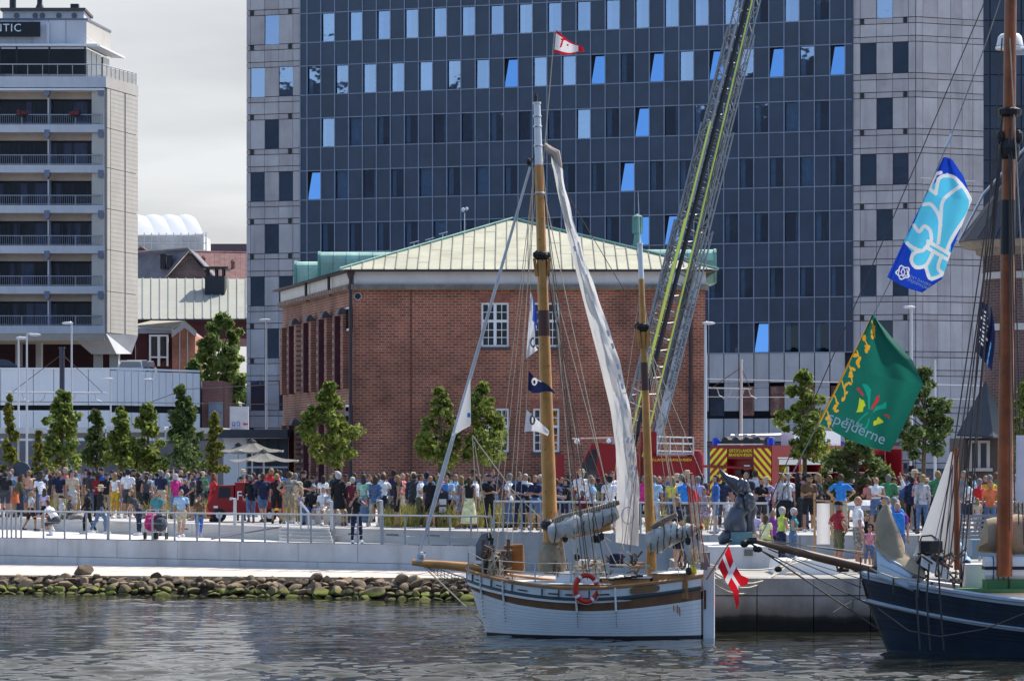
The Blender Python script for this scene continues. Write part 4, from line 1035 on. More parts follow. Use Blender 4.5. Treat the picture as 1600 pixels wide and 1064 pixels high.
 mb = MB(); mb.bb(x0, y, z0, x0+.14, y+.2, z1); mb.bb(x1-.14, y, z0, x1, y+.2, z1); mb.bb(xm-.1, y, z0, xm+.1, y+.2, z1-.14); mb.bb(x0+.14, y, z1-.14, x1-.14, y+.2, z1); mb.bb(x0+.14, y-.01, zm-.06, x1-.14, y+.15, zm+.06)
 w = mb.build('window', m_white, r)
 mb = MB(); mb.sheet([(x0, y+.22, z0), (x1, y+.22, z0), (x1, y+.22, z1), (x0, y+.22, z1)]); mb.build('pane', m_wglass, w)
 for px in (281, 293):
  mb = MB(); mb.bb(PX(px, D)-.04, D-.12, PZ(600, D), PX(px, D)+.04, D, PZ(517, D)); mb.build('gable_post', M('grey_bargeboard'), r)
 D = 215
 r = thing('brick_annexe', 'low orange brick block with a pale upright light beside the podium', 'building', P(328, 690, D))
 mb = MB(); mb.bb(PX(309, D), D, UP, PX(348, D), D+8, PZ(595, D)); mb.build('wall', brick_mat('annexe_brick', (.36, .13, .09), (.30, .10, .075), (.36, .27, .23), (1, 0), .3, .1, .012), r)
 mb = MB(); mb.bb(PX(326, D), D-.12, UP, PX(348, D), D, PZ(628, D)); mb.build('window', M('frosted_glass_strip', (.30, .32, .38), .3, var=.2), r)
 mb = MB(); mb.tube([P(315, 690, D-.2), P(315, 596, D-.2)], .06, 5); mb.build('downpipe', m_chrome, r)
 D = 190
 s = thing('parking_notice', 'pale wall notice with blue parking badges and a small red arrow', 'sign', P(372, 675, D))
 mb = MB(); mb.bb(PX(359, D), D, UP, PX(388, D), D+.3, PZ(635, D)); mb.build('board', M('notice_grey', (.50, .50, .53), .7), s)
 mb = MB()
 for px in (365, 372.5):
  mb.bb(PX(px-2.3, D), D-.04, PZ(665.5, D), PX(px+2.3, D), D-.01, PZ(659.5, D))
 mb.build('badge', M('badge_blue', (.02, .10, .45), .5, var=0), s)
 put_text('P', 'badge_letter', m_white, s, P(365, 662.5, D-.06), (1, 0, 0), (0, 0, 1), .22, .004); put_text('B', 'badge_letter', m_white, s, P(372.5, 662.5, D-.06), (1, 0, 0), (0, 0, 1), .22, .004)
 put_text('DOKK1 ›', 'lettering', M('notice_text', (.25, .27, .33), .6, var=0), s, P(371, 669.5, D-.03), (1, 0, 0), (0, 0, 1), .2, .004)
 mb = MB(); mb.prism([P(379.5, 662.5, D-.02), P(382.5, 659.8, D-.02), P(382.5, 661.6, D-.02), P(387.5, 661.6, D-.02), P(387.5, 663.6, D-.02), P(382.5, 663.6, D-.02), P(382.5, 665.2, D-.02)], (0, -.02, 0)); mb.build('arrow', M('arrow_red', (.45, .03, .05), .5, var=0), s)
 D = 172
 k = thing('tram_shelter', 'long flat grey tram shelter roof behind the young trees', 'shelter', P(180, 720, D))
 for a, b, y in ((-60, 75, 672), (75, 165, 671), (165, 258, 670), (258, 350, 672)):
  mb = MB(); mb.ob(P(a+1, y+5, D-1.5), P(b-1, y+5, D-1.5)-P(a+1, y+5, D-1.5), (0, 4, .0), (0, 0, .3)); mb.build('roof_panel', m_pole, k)
  mb = MB(); mb.ob(P(a+2, y+13, D-.6), P(b-2, y+13, D-.6)-P(a+2, y+13, D-.6), (0, .4, 0), (0, 0, .28)); mb.build('beam', M('shelter_grey', (.20, .21, .24), .6), k)
  mb = MB(); mb.tube([P(b-14, 770, D), P(b-14, y+8, D)], .12, 8); mb.build('post', m_steel, k)
 mb = MB(); mb.bb(PX(-60, D), D+4, UP, PX(350, D), D+4.2, PZ(688, D)); mb.build('rear_screen', M('shelter_glass', (.13, .15, .19), .2, var=.3, scale=.4), k)
 D = 162
 k = thing('glass_kiosk', 'low dark glazed pavilion behind the parasols', 'pavilion', P(400, 760, D))
 mb = MB(); mb.bb(PX(340, D), D-.4, PZ(684, D), PX(450, D), D+5, PZ(671, D)); mb.build('roof', M('pavilion_roof', (.045, .05, .065), .6, var=.1), k)
 mb = MB(); mb.bb(PX(348, D), D+.4, UP, PX(384, D), D+.8, PZ(684, D)); mb.build('wall', m_pod, k)
 for a in (385, 401, 417, 433):
  mb = MB(); mb.bb(PX(a, D), D+.5, UP, PX(a+15, D), D+.55, PZ(685, D)); w = mb.build('window', M('pavilion_glass', (.035, .05, .075), .08, var=.3, scale=.5, spec=.8), k)
  mb = MB(); mb.bb(PX(a+15, D), D+.42, UP, PX(a+16, D), D+.6, PZ(685, D)); mb.build('frame', m_hframe, w)
 mb = MB(); mb.tube([P(384, 730, D-.5), P(450, 730, D-.5)], .05, 5); mb.build('handrail', m_pole, k)
far_houses()
# ---------------------------------------------------------------- street lamps, tram masts and wires
def lamp_post(px, ytop, d, label, head, name='street_lamp', w=.055, ybase=None):
 b = Vector((PX(px, d), d, UP)); t = Vector((PX(px, d), d, PZ(ytop, d)))
 r = thing(name, label, 'street lamp', b, 'pale street lamps')
 mb = MB(); mb.tube([b, b+(t-b)*.3, t], [w*1.3, w*1.1, w*.8], 8); mb.build('pole', m_pole, r)
 for s, l in head:
  mb = MB(); mb.tube([t, t+Vector((s*l*.3, 0, .06)), t+Vector((s*l, 0, .02))], .04, 6); a = mb.build('arm', m_pole, r)
  mb = MB(); c = t+Vector((s*l, 0, 0)); mb.ell(c, (.32, .16, .075), 10, 5); mb.build('lamp_head', m_pole, a)
 mb = MB(); mb.lathe([(w*2.2, 0), (w*2.2, .25), (w*1.4, .3)], b, 8); mb.build('base', m_pole, r)
lamp_post(42, 523, 165, 'tall pale street lamp second from the left edge, arm to the right', [(1, .42)])
lamp_post(29, 528, 172, 'pale street lamp close to the left edge, round head', [(1, .16)])
lamp_post(112, 505, 170, 'tall pale street lamp right of the dark tram mast, arm to the left', [(-1, .22)])
lamp_post(416, 500, 168, 'slim pale street lamp against the left stone edge of the tower', [(-1, .06)])
lamp_post(1102, 505, 148, 'white lamp pole at the right corner of the brick warehouse', [(1, .15)], w=.07)
lamp_post(1424, 480, 160, 'tall pale lamp pole before the right stone edge of the tower', [(-1, .1)], w=.075)
lamp_post(1461, 562, 150, 'shorter pale pole right of the green scout flag', [], w=.06)
lamp_post(173, 592, 190, 'thin lamp post before the corner of the podium', [(-1, .12)], w=.05)
lamp_post(236, 593, 196, 'thin lamp post beside the ribbed podium wall', [(-1, .18)], w=.05)
def tram_mast(px, ytop, d, arm, yarm, label, mat, w):
 b = Vector((PX(px, d), d, UP)); t = Vector((PX(px, d), d, PZ(ytop, d)))
 r = thing('tram_mast', label, 'tram mast', b, 'overhead line masts')
 mb = MB(); mb.tube([b, t], [w*1.15, w], 8); mb.build('pole', mat, r)
 z = PZ(yarm, d)
 mb = MB(); mb.tube([(PX(arm[0], d), d, z+.03), (PX(arm[1], d), d, z-.02)], w*.45, 7); mb.build('cross_arm', m_pole if w < .2 else m_steel, r)
 mb = MB()
 for x in arm:
  q = Vector((PX(x, d)*.92+PX(px, d)*.08, d, z))
  mb.tube([t-Vector((0, 0, .3)), q], .018, 4)
 mb.build('stay', m_ropedark, r)
 for k, f in enumerate((.3, .72)):
  for s in (0, 1):
   x = PX(px, d) + (PX(arm[s], d)-PX(px, d))*f
   mb = MB(); q = Vector((x, d, z)); sg = 1 if k else -1
   mb.tube([q, q+Vector((.1*sg, 0, -.35)), q+Vector((.4*sg, 0, -.5))], .03, 5); mb.build('registration_arm', m_steel, r)
 mb = MB(); mb.tube([t, t+Vector((.0, 0, .1))], w*1.3, 8); mb.build('cap', mat, r)
tram_mast(97, 545, 178, (10, 167), 614, 'dark tram mast with a long pale cross arm by the podium', M('mast_dark', (.035, .04, .06), .6), .14)
tram_mast(1158, 565, 158, (1106, 1174), 607, 'pale tram mast with a level cross arm right of the brick warehouse', m_pole, .07)
mb = MB(); d = 178
mb.tube([P(-40, 627, d), P(97, 628, d), P(230, 629, d), P(440, 632, 150)], .02, 4)
mb.tube([P(236, 628, d), P(290, 608, d-2), P(440, 600, d-6)], .02, 4)
mb.build('overhead_wire', m_ropedark, label='thin black tram wire running past the podium and the annexe', cat='wire')
mb = MB(); d = 158
mb.tube([P(1104, 592, d), P(1200, 594, d), P(1330, 598, d), P(1700, 606, d)], .02, 4); mb.tube([P(1104, 620, d), P(1330, 621, d), P(1700, 626, d)], .014, 4)
mb.build('overhead_wire', m_pole, label='thin pale tram wire in front of the concrete lower storeys', cat='wire')
mb = MB(); d = 127; c = P(33, 760, d)
pts = [(-.36, 0)] + [(-.36*math.cos(a), .55+.36*math.sin(a)) for a in np.linspace(0, math.pi, 12)] + [(.36, 0)]
z0 = UP
mb.prism([(c.x+x*1.0, d, UP+(z*3.2 if z < .56 else 1.76+(z-.55))) for x, z in pts], (0, .25, 0))
b = mb.build('round_topped_board', M('board_slate', (.035, .05, .08), .6, var=.15), label='dark round topped information board among the crowd at far left', cat='board')
# ---------------------------------------------------------------- round turret at the right edge
def turret():
 D = 128.; cx = PX(1608, D)
 root = thing('brick_turret', 'round dark brick turret with conical slate roof at the right edge', 'turret', (cx, D, UP))
 m_tb = M('turret_brick', (.11, .06, .055), .9, var=.3, scale=.6)
 m_br = brick_mat('dark_brick', (.125, .07, .065), (.09, .05, .05), (.19, .14, .13), (.95, -.3), .3, .11, .014)
 z = lambda y: PZ(y, D); r0 = (1608-1536)/FPX*D
 mb = MB(); mb.lathe([(r0*1.02, 0), (r0*1.02, z(640)-UP), (r0, z(630)-UP), (r0, z(387)-UP)], (cx, D, UP), 28); mb.build('shaft', m_br, root, smooth=True)
 for y0, y1 in ((518, 508), (438, 428)):
  mb = MB(); mb.lathe([(r0+.03, z(y0)-UP), (r0+.06, z(y0)-UP+.02), (r0+.06, z(y1)-UP), (r0+.03, z(y1)-UP+.02)], (cx, D, UP), 28); mb.build('stone_band', M('pale_band', (.48, .46, .44), .8), root)
 mb = MB(); mb.lathe([(r0, z(402)-UP), (r0+.25, z(398)-UP), (r0+.3, z(390)-UP), (r0+.75, z(388)-UP), (r0+.95, z(380)-UP), (r0+.9, z(377)-UP)], (cx, D, UP), 28); mb.build('eave', m_moss, root)
 n = 20; apx = Vector((cx+.4, D, z(215)))
 for i in range(n):
  a0, a1 = 2*math.pi*i/n, 2*math.pi*(i+1)/n
  R_ = r0+.95
  p0 = Vector((cx+R_*math.cos(a0), D+R_*math.sin(a0), z(379))); p1 = Vector((cx+R_*math.cos(a1), D+R_*math.sin(a1), z(379)))
  mb = MB(); nr = (p1-p0).cross(apx-p0).normalized()
  if nr.z < 0: nr = -nr
  mb.prism([p0+(p1-p0)*.01, p1-(p1-p0)*.01, apx], nr*.06); mb.build('roof_sheet', M('turret_slate', (.03, .038, .055), .5, var=.2), root)
 mb = MB(); mb.tube([Vector((cx-(r0+1.0), D, z(380))), P(1537, 303, D), Vector((cx, D, z(225)))], .06, 5); mb.build('roof_finial', m_chrome, root)
 b = thing('turret_porch', 'small steep dark porch roof over a pale framed window by the turret', 'porch', P(1528, 745, 122))
 d = 122; pz = lambda y: PZ(y, d)
 ap = P(1540, 597, d+2)
 ps = [P(1495, 681, d-.5), P(1552, 684, d-1.2), P(1580, 684, d+.5), P(1580, 684, d+4), P(1495, 681, d+4)]
 for i in range(4):
  mb = MB(); mb.prism([ps[i], ps[i+1], ap], (0, 0, .06)); mb.build('roof_slope', M('porch_slate', (.016, .028, .04), .5, var=.2), b)
 mb = MB(); mb.bb(PX(1506, d), d, UP, PX(1576, d), d+4, pz(684)); mb.build('wall', M('porch_wall', (.07, .055, .05), .9, var=.2), b)
 x0, x1 = PX(1513, d), PX(1546, d)
 mb = MB(); y = d-.12
 mb.bb(x0, y, pz(732), x0+.12, y+.12, pz(688)); mb.bb(x1-.12, y, pz(732), x1, y+.12, pz(688)); mb.bb(x0+.12, y, pz(692), x1-.12, y+.12, pz(688)); mb.bb(x0-.1, y-.05, pz(736), x1+.1, y+.12, pz(731)); mb.bb((x0+x1)/2-.05, y+.02, pz(731), (x0+x1)/2+.05, y+.12, pz(692))
 w = mb.build('window', M('stone_surround', (.36, .34, .32), .8), b)
 mb = MB(); mb.sheet([(x0+.1, d-.03, pz(731)), (x1-.1, d-.03, pz(731)), (x1-.1, d-.03, pz(692)), (x0+.1, d-.03, pz(692))]); mb.build('pane', m_wglass, w)
turret()
# ---------------------------------------------------------------- cloth flags with woven-in print
def polyline_d(U, V, pts):
 d = np.full(U.shape, 9.)
 for (x0, y0), (x1, y1) in zip(pts[:-1], pts[1:]):
  dx, dy = x1-x0, y1-y0; t = np.clip(((U-x0)*dx+(V-y0)*dy)/(dx*dx+dy*dy+1e-12), 0, 1)
  d = np.minimum(d, np.hypot(U-x0-t*dx, V-y0-t*dy))
 return d
def in_poly(U, V, pts):
 c = np.zeros(U.shape, bool); n = len(pts)
 for i in range(n):
  (x0, y0), (x1, y1) = pts[i], pts[(i+1) % n]
  m = ((y0 > V) != (y1 > V)); c ^= m & (U < (x1-x0)*(V-y0)/((y1-y0) or 1e-9)+x0)
 return c
def smooth_pts(pts, k=6, closed=False):
 """Catmull-Rom through points"""
 p = [pts[-1]]+pts+pts[:2] if closed else [pts[0]]+pts+[pts[-1]]; out = []
 for i in range(1, len(p)-2):
  a, b, c, d = map(np.array, (p[i-1], p[i], p[i+1], p[i+2]))
  for j in range(k):
   t = j/k; out.append(tuple(.5*((2*b)+(c-a)*t+(2*a-5*b+4*c-d)*t*t+(3*b-a-3*c+d)*t**3)))
 out.append(tuple(p[-2])); return out
def flag(name, label, cat, px_fn, d, wave, nu, nv, mats, paint, group=None, par=None):
 """px_fn(u, v) gives the outline in photo pixels, wave(u, v) the billow in metres away from the viewer"""
 u = (np.arange(nu)+.5)/nu; v = (np.arange(nv)+.5)/nv; U, V = np.meshgrid(u, v)
 idx = np.zeros(U.shape, int)
 pos = np.vectorize(lambda a, b: px_fn(a, b), otypes=[float, float])
 PXX, PYY = pos(U, V); paint(U, V, PXX, PYY, idx)
 mb = MB(); mb.grid(lambda a, b: P(*px_fn(a, b), d + wave(a, b)), nu, nv); mb.m = idx.reshape(-1).tolist()
 o = mb.build(name, mats, par, smooth=True)
 if label: setp(o, label, cat, group)
 return o
def cloth(name, col=None): return MATS[name] if col is None else M(name, col, .85, var=.05, scale=3, trans=.42)
def quadpx(c00, c10, c11, c01, bu=None, bv=None):
 c = [np.array(q, float) for q in (c00, c10, c11, c01)]
 def f(u, v):
  p = c[0]*(1-u)*(1-v)+c[1]*u*(1-v)+c[2]*u*v+c[3]*(1-u)*v
  if bu: p = p + np.array(bu(u, v))
  return float(p[0]), float(p[1])
 return f
m_canvas = M('furled_canvas', (.50, .49, .46), .9, var=.2, scale=2.2, bump=.5, bscale=9)
m_sail = M('white_sailcloth', (.74, .72, .70), .8, var=.05, scale=1.2, trans=.30)
m_tan = M('tan_canvas', (.38, .30, .205), .9, var=.15, scale=2, bump=.5, bscale=6)
m_iron = M('black_iron', (.02, .018, .018), .55, var=.3, scale=9)
m_brownband = M('brown_mast_band', (.10, .045, .04), .6, var=.1)
m_deckwood = M('deck_wood', (.36, .17, .06), .5, var=.3, scale=4)
m_hullw = M('white_hull_paint', (.72, .74, .77), .38, var=.05, scale=.9, streak=.14, streak_col=(.42, .36, .28), coat=.15)
def rope(pts, r, mat, par, name='stay', sag=0., n=5):
 pts = [Vector(p) for p in pts]
 if sag and len(pts) == 2:
  a, b = pts; pts = [a.lerp(b, t)-Vector((0, 0, sag*4*t*(1-t))) for t in np.linspace(0, 1, 11)]
 mb = MB(); mb.tube(pts, r, n); return mb.build(name, mat, par)
def hull_rows(axis0, ax, L, beam, sheer, rake, zs, ns=44, stern=.1, full=.55, zmin=-.5, side=1, mid=.5):
 """rows of points of one half hull; zs are heights as functions of (s, sheer)"""
 nrm = Vector((ax.y, -ax.x, 0))*side
 rows = []
 for zf in zs:
  row = []
  for i in range(ns+1):
   s = (i/ns)**1.35
   zc = sheer(s); z = zf(s, zc)
   t0 = rake*(1-min(1, max(0, z/sheer(0))))**1.25
   t = t0 + s*(L-t0)
   b = beam*((math.sin(math.pi*min(s/(2*mid), .5))**full) if s < mid else (stern+(1-stern)*math.cos((s-mid)/(1-mid)*math.pi/2)**.8))
   h = min(1, max(0, (z-zmin)/(zc-zmin)))
   flare = .55+.45*h**.6 if s > .12 else (.25+.75*h**.8)+(.55+.45*h**.6-.25-.75*h**.8)*(s/.12)
   row.append(axis0 + ax*t + nrm*(b*flare) + Vector((0, 0, z)))
  rows.append(row)
 return rows
def ketch():
 D0, D1 = 78.1, 76.7
 A = Vector((PX(729, D0), D0, 0)); B = Vector((PX(1097, D1), D1, 0)); ax = (B-A); L = ax.length; ax /= L
 nrm = Vector((ax.y, -ax.x, 0))
 root = thing('white_ketch', 'white wooden two masted ketch with ochre masts moored at the quay', 'sailing boat', (A+ax*L*.5))
 sheer = lambda s: 1.20 + .38*(1-s/.55)**2 if s < .55 else 1.20+.26*((s-.55)/.45)**1.6
 zs = [lambda s, c: c, lambda s, c: c-.22, lambda s, c: c-.30, lambda s, c: c-.36-.17*min(1, .55+s*2), lambda s, c: .62*(c-.5), lambda s, c: .42*(c-.5), lambda s, c: .2*(c-.5), lambda s, c: .075, lambda s, c: -.08, lambda s, c: -.4]
 bandm = [0, 1, 2, 0, 0, 0, 0, 3, 3]
 m_green = M('dark_green_rubrail', (.05, .075, .085), .4, var=.15); m_band = M('brown_hull_band', (.17, .085, .045), .5, var=.25, scale=3); m_boot = M('boot_stripe', (.03, .022, .022), .6, var=.3)
 mb = MB(); ns = 44
 for side in (1, -1):
  rows = hull_rows(A, ax, L, 1.42, sheer, .52, zs, ns, stern=.10, full=.62, side=side)
  for r in range(len(rows)-1):
   for i in range(ns):
    q = [rows[r][i], rows[r][i+1], rows[r+1][i+1], rows[r+1][i]]
    mb.add(q if side < 0 else q[::-1], [(0, 1, 2, 3)], bandm[r])
 mb.build('hull', [m_hullw, m_green, m_band, m_boot], root, smooth=True)
 near = hull_rows(A, ax, L, 1.42, sheer, .52, zs, ns, stern=.10, full=.62, side=1); farr = hull_rows(A, ax, L, 1.42, sheer, .52, zs, ns, stern=.10, full=.62, side=-1)
 mb = MB()
 dk = lambda p: p - Vector((0, 0, .34))
 for i in range(ns): mb.add([dk(near[0][i]).lerp(dk(farr[0][i]), .02), dk(near[0][i+1]).lerp(dk(farr[0][i+1]), .02), dk(farr[0][i+1]).lerp(dk(near[0][i+1]), .02), dk(farr[0][i]).lerp(dk(near[0][i]), .02)], [(0, 1, 2, 3)])
 mb.build('deck', M('boat_deck_planks', (.42, .34, .25), .8, var=.2, scale=5), root)
 for row, tag in ((near, 1), (farr, -1)):
  mb = MB(); mb.tube([p+Vector((0, 0, .02)) for p in row[0]], .048, 6); mb.build('cap_rail', M('cap_rail_wood', (.34, .17, .07), .5, var=.3, scale=4), root, smooth=True)
  mb = MB(); mb.tube([row[1][i].lerp(row[2][i], .35)+nrm*tag*.02 for i in range(ns+1)], .04, 6); mb.build('rub_rail', m_green, root, smooth=True)
  mb = MB()      # bulwark inside
  for i in range(ns):
   q = [row[0][i]-nrm*tag*.05, row[0][i+1]-nrm*tag*.05, dk(row[0][i+1])-nrm*tag*.05, dk(row[0][i])-nrm*tag*.05]
   mb.add(q, [(0, 1, 2, 3)])
  mb.build('bulwark', m_hullw, root)
 for f in (.06, .16, .27, .40, .47, .62):
  i = int(ns*f**(1/1.35)); p = near[0][i].lerp(near[1][i], .72)+nrm*.012; q = near[0][i+2].lerp(near[1][i+2], .72)+nrm*.012
  mb = MB(); mb.ob(p, q-p, nrm*.02, (0, 0, .03)); mb.build('freeing_port', m_black, root)
  mb = MB(); p = near[0][i-1]+nrm*.01; mb.ob(p-Vector((0, 0, .21)), ax*.035, nrm*.025, (0, 0, .17)); mb.build('bulwark_post', m_green, root)
 for px, y0, y1 in ((751, 905, 945), (786, 912, 950), (896, 915, 955), (957, 903, 945)):
  j = min(range(ns), key=lambda k: abs(CX+near[0][k].x/near[0][k].y*FPX-px)); mb = MB()
  tt = (near[0][j]-A).dot(ax)
  def jr(r):
   k = max(q for q in range(ns) if (near[r][q]-A).dot(ax) <= tt or q == 0); a, b = (near[r][k]-A).dot(ax), (near[r][k+1]-A).dot(ax)
   return near[r][k].lerp(near[r][k+1], (tt-a)/(b-a) if b > a else 0)
  pts = [jr(r)+nrm*.045 for r in range(0, 6)]; pts[3] = pts[3].lerp(pts[4], .12)
  mb.tube(pts[:4], .028, 6); mb.build('chain_plate', m_white, root)
  mb = MB()
  for t in np.linspace(.1, 1, 6): mb.ell(pts[3].lerp(pts[5], t)-nrm*.01, (.014, .02, .014), 5, 4)
  mb.build('plate_bolt', m_iron, root, kind='stuff')
 mb = MB()
 for f in (.3, .62, .9): mb.tube([near[3][i].lerp(near[4][i], f)+nrm*.001 for i in range(ns+1)], .006, 4)
 for f in (.3, .65, 1.): mb.tube([near[4][i].lerp(near[5][i], f)+nrm*.001 for i in range(ns+1)], .006, 4); mb.tube([near[5][i].lerp(near[6][i], f)+nrm*.001 for i in range(ns+1)], .006, 4)
 mb.build('plank_seam', M('seam_grey', (.50, .52, .55), .7), root, kind='stuff')
 mb = MB(); i = ns-3
 for k, (a, b) in enumerate(((.15, .8), (.3, 1.25), (.1, .5))): p = near[3][i-k//2].lerp(near[4][i-k//2], a); q = near[3][i-k//2].lerp(near[4][i-k//2], min(1, b)); mb.ob(p+nrm*.006+ax*.05*k, ax*.03, nrm*.004, q-p)
 mb.build('rust_run', M('rust_run', (.36, .22, .08), .9, var=.4, scale=9), root, kind='stuff')
 j0 = int(ns*.74**(1/1.35)); j1 = int(ns*.86**(1/1.35)); p0 = near[0][j0].lerp(near[1][j0], .5)+nrm*.02; p1 = near[0][j1].lerp(near[1][j1], .5)+nrm*.02
 mb = MB(); c = (p0+p1)/2; lx = (p1-p0).length/2; e = (p1-p0).normalized()
 mb.prism([c+e*(lx*math.copysign(abs(math.cos(a))**.5, math.cos(a)))+Vector((0, 0, .085*math.copysign(abs(math.sin(a))**.6, math.sin(a)))) for a in np.linspace(0, 6.28, 21)[:-1]], nrm*.03); mb.build('name_board', M('name_board_wood', (.20, .11, .05), .6, var=.2), root)
 S = B+ax*.06
 mb = MB(); mb.ob(S-nrm*.05+Vector((-.02, 0, -.4)), ax*.26, nrm*.1, (0, 0, 2.02)); mb.ob(S-nrm*.06+Vector((0, 0, 1.62)), ax*.3, nrm*.12, (0, 0, .08)); mb.build('rudder', m_hullw, root)
 mb = MB(); mb.ob(S-nrm*.07+ax*.02+Vector((0, 0, 1.25)), ax*.1, nrm*.03, (0, 0, .14)); mb.ob(S+ax*.0-nrm*-.06+Vector((0, 0, .7)), ax*.05, nrm*.02, (0, 0, .45)); mb.build('rudder_iron', M('rust_iron', (.16, .06, .03), .8, var=.3), root)
 def Q(x, y, o=0.):
  d = D0+(D1-D0)*(x-729)/368+o
  return P(x, y, d)
 def deck_house(x0, x1, hw, z0, z1, name, mt, ms, curve=.05):
  mb = MB(); p0, p1 = A+ax*(L*x0), A+ax*(L*x1)
  mb.ob(p0-nrm*-hw+Vector((0, 0, z0)), ax*(L*(x1-x0)), -nrm*2*hw, (0, 0, z1-z0)); o = mb.build(name, ms, root)
  mb = MB(); n = 6
  mb.grid(lambda u, v: p0-ax*.05+ax*((L*(x1-x0)+.1)*u)+nrm*((hw+.05)*(1-2*v))+Vector((0, 0, z1+.02+curve*math.sin(math.pi*v))), 4, n)
  mb.build('roof', mt, root); return o
 m_croof = M('coachroof_paint', (.66, .68, .66), .6, var=.06)
 deck_house(.18, .64, .78, .9, 1.27, 'coachroof', m_croof, m_deckwood)
 deck_house(.40, .585, .45, 1.3, 1.52, 'skylight', m_white, m_white, .02)
 deck_house(.60, .80, .6, .95, 1.42, 'wheel_well', m_croof, m_deckwood)
 deck_house(.81, .955, .5, .95, 1.53, 'stern_locker', m_croof, m_deckwood)
 mb = MB(); a, b, c, d = Q(791, 893, .3), Q(818, 893, .3), Q(816, 851, .3), Q(789, 853, .3); mb.prism([a, b, c, d], (0, .06, 0)); hb = mb.build('hatch_board', M('mahogany_panel', (.34, .12, .03), .45, var=.25, scale=4), root)
 mb = MB()
 for p, q in ((a, b), (b, c), (c, d), (d, a)): mb.tube([p, q], .035, 5)
 mb.build('frame', m_deckwood, hb)
 mb = MB(); mb.ob(Q(953, 886, -.2), (.32, 0, 0), (0, .4, 0), (0, 0, .3)); mb.ell(Q(966, 868, 0), (.18, .2, .1), 8, 6); mb.build('navy_cover', M('navy_cloth', (.015, .025, .07), .9, var=.2), root)
 mb = MB(); mb.tube([Q(772, 890, .2), Q(735, 886.5, .1), Q(690, 882, 0), Q(645, 878.5, 0)], [.115, .12, .10, .075], 10); mb.build('bowsprit', m_varn, root, smooth=True)
 tip = Q(656, 879, 0)
 mb = MB(); mb.lathe([(.07, -.06), (.12, 0), (.07, .08)], tip+Vector((0, 0, .04)), 8); mb.tube([tip+Vector((.05, 0, .06)), tip+Vector((.12, 0, .28))], .03, 5); mb.ell(tip+Vector((.03, 0, .16)), (.11, .11, .12), 7, 5); mb.build('furling_drum', M('grey_fitting', (.40, .42, .45), .5), root)
 rope([tip, Q(733, 905, 0)], .016, m_chrome, root, 'whisker_stay'); rope([tip, Q(760, 978, -.05)], .018, m_rope, root, 'bobstay')
 mb = MB()
 ptsA = [tip.lerp(Q(733, 905, 0), t) for t in np.linspace(.08, 1, 14)]
 low = [Q(664, 884), Q(676, 893), Q(690, 905), Q(703, 916), Q(716, 923), Q(730, 922)]
 for i in range(14): t = i/13*5; k = min(4, int(t)); b = low[k].lerp(low[k+1], t-k); mb.tube([ptsA[i], b], .008, 3)
 for f in (0., .25, .5, .75, 1.): mb.tube([ptsA[i].lerp(low[min(4, int(i/13*5))].lerp(low[min(4, int(i/13*5))+1], i/13*5-min(4, int(i/13*5))), f) for i in range(14)], .009, 3)
 mb.build('bowsprit_net', m_ropedark, root, kind='stuff')
 def mast(bx, by, tx, ty, r0, r1, wy, band, col, o=0.):
  p0, p1 = Q(bx, by, o), P(tx, ty, Q(bx, by, o).y)
  g = lambda y: p0+(p1-p0)*((by-y)/(by-ty))
  rr = lambda y: r0+(r1-r0)*((by-y)/(by-ty))
  mb = MB(); ys = np.linspace(by, wy, 7); mb.tube([g(y) for y in ys], [rr(y) for y in ys], 12); m = mb.build('mast', m_varn, root, smooth=True)
  mb = MB(); mb.tube([g(wy), g(ty)], [rr(wy)*.98, r1*.95], 12); mb.tube([g(ty), g(ty-3)], r1*1.15, 12); mb.build('mast_head', m_white, m, smooth=True)
  mb = MB(); mb.tube([g(band[1]), g(band[0])], [rr(band[1])*1.03, rr(band[0])*1.03], 12); mb.build('band', m_brownband, m)
  mb = MB(); y = col; mb.lathe([(rr(y)*1.02, -.1), (rr(y)*1.5, -.06), (rr(y)*1.7, .02), (rr(y)*1.45, .08), (rr(y)*1.02, .1)], g(y), 12)
  for s in (-1, 1): mb.ell(g(y)+Vector((s*rr(y)*1.35, -.05, .02)), (.06, .07, .08), 7, 5)
  mb.tube([g(y-8)+Vector((-.1, -.15, 0)), g(y-3)+Vector((-.2, -.15, 0)), g(y+2)+Vector((-.18, -.15, 0))], .02, 5)
  mb.build('collar', m_iron, m)
  mb = MB()
  for s in (-1, 1): mb.ob(g(y+32)+Vector((s*rr(y)*1.15-.04, -.09, 0)), (.08, 0, 0), (0, .16, 0), (g(y+4)-g(y+32))+Vector((s*.04, 0, 0)))
  mb.build('cheek', m_varn, m)
  return g, rr, m
 gm, rm, mm = mast(862, 896, 839, 163, .195, .085, 258, (525, 485), 400)
 mb = MB(); mb.lathe([(.0, 0), (.05, .02), (.05, .14), (.03, .2)], gm(160)+Vector((-.03, 0, 0)), 8); mb.build('masthead_light', m_black, mm)
 for y in (228, 198, 302, 182):
  mb = MB(); mb.lathe([(rm(y)*1.08, -.025), (rm(y)*1.2, 0), (rm(y)*1.08, .025)], gm(y), 12); mb.build('mast_ring', m_chrome, mm)
 mb = MB()
 for y in np.linspace(310, 800, 16): mb.ell(gm(y)+Vector((random.uniform(-.09, .09), -rm(y)*.92, 0)), (.018, .02, .018), 5, 4)
 mb.build('wood_knot', m_brownband, mm, kind='stuff')
 gz, rz_, mz = mast(1019, 908, 1000, 383, .125, .062, 436, (610, 566), 512, -.1)
 mb = MB(); mb.tube([gz(384), gz(300)], [.014, .005], 4); mb.build('aerial', m_white, mz)
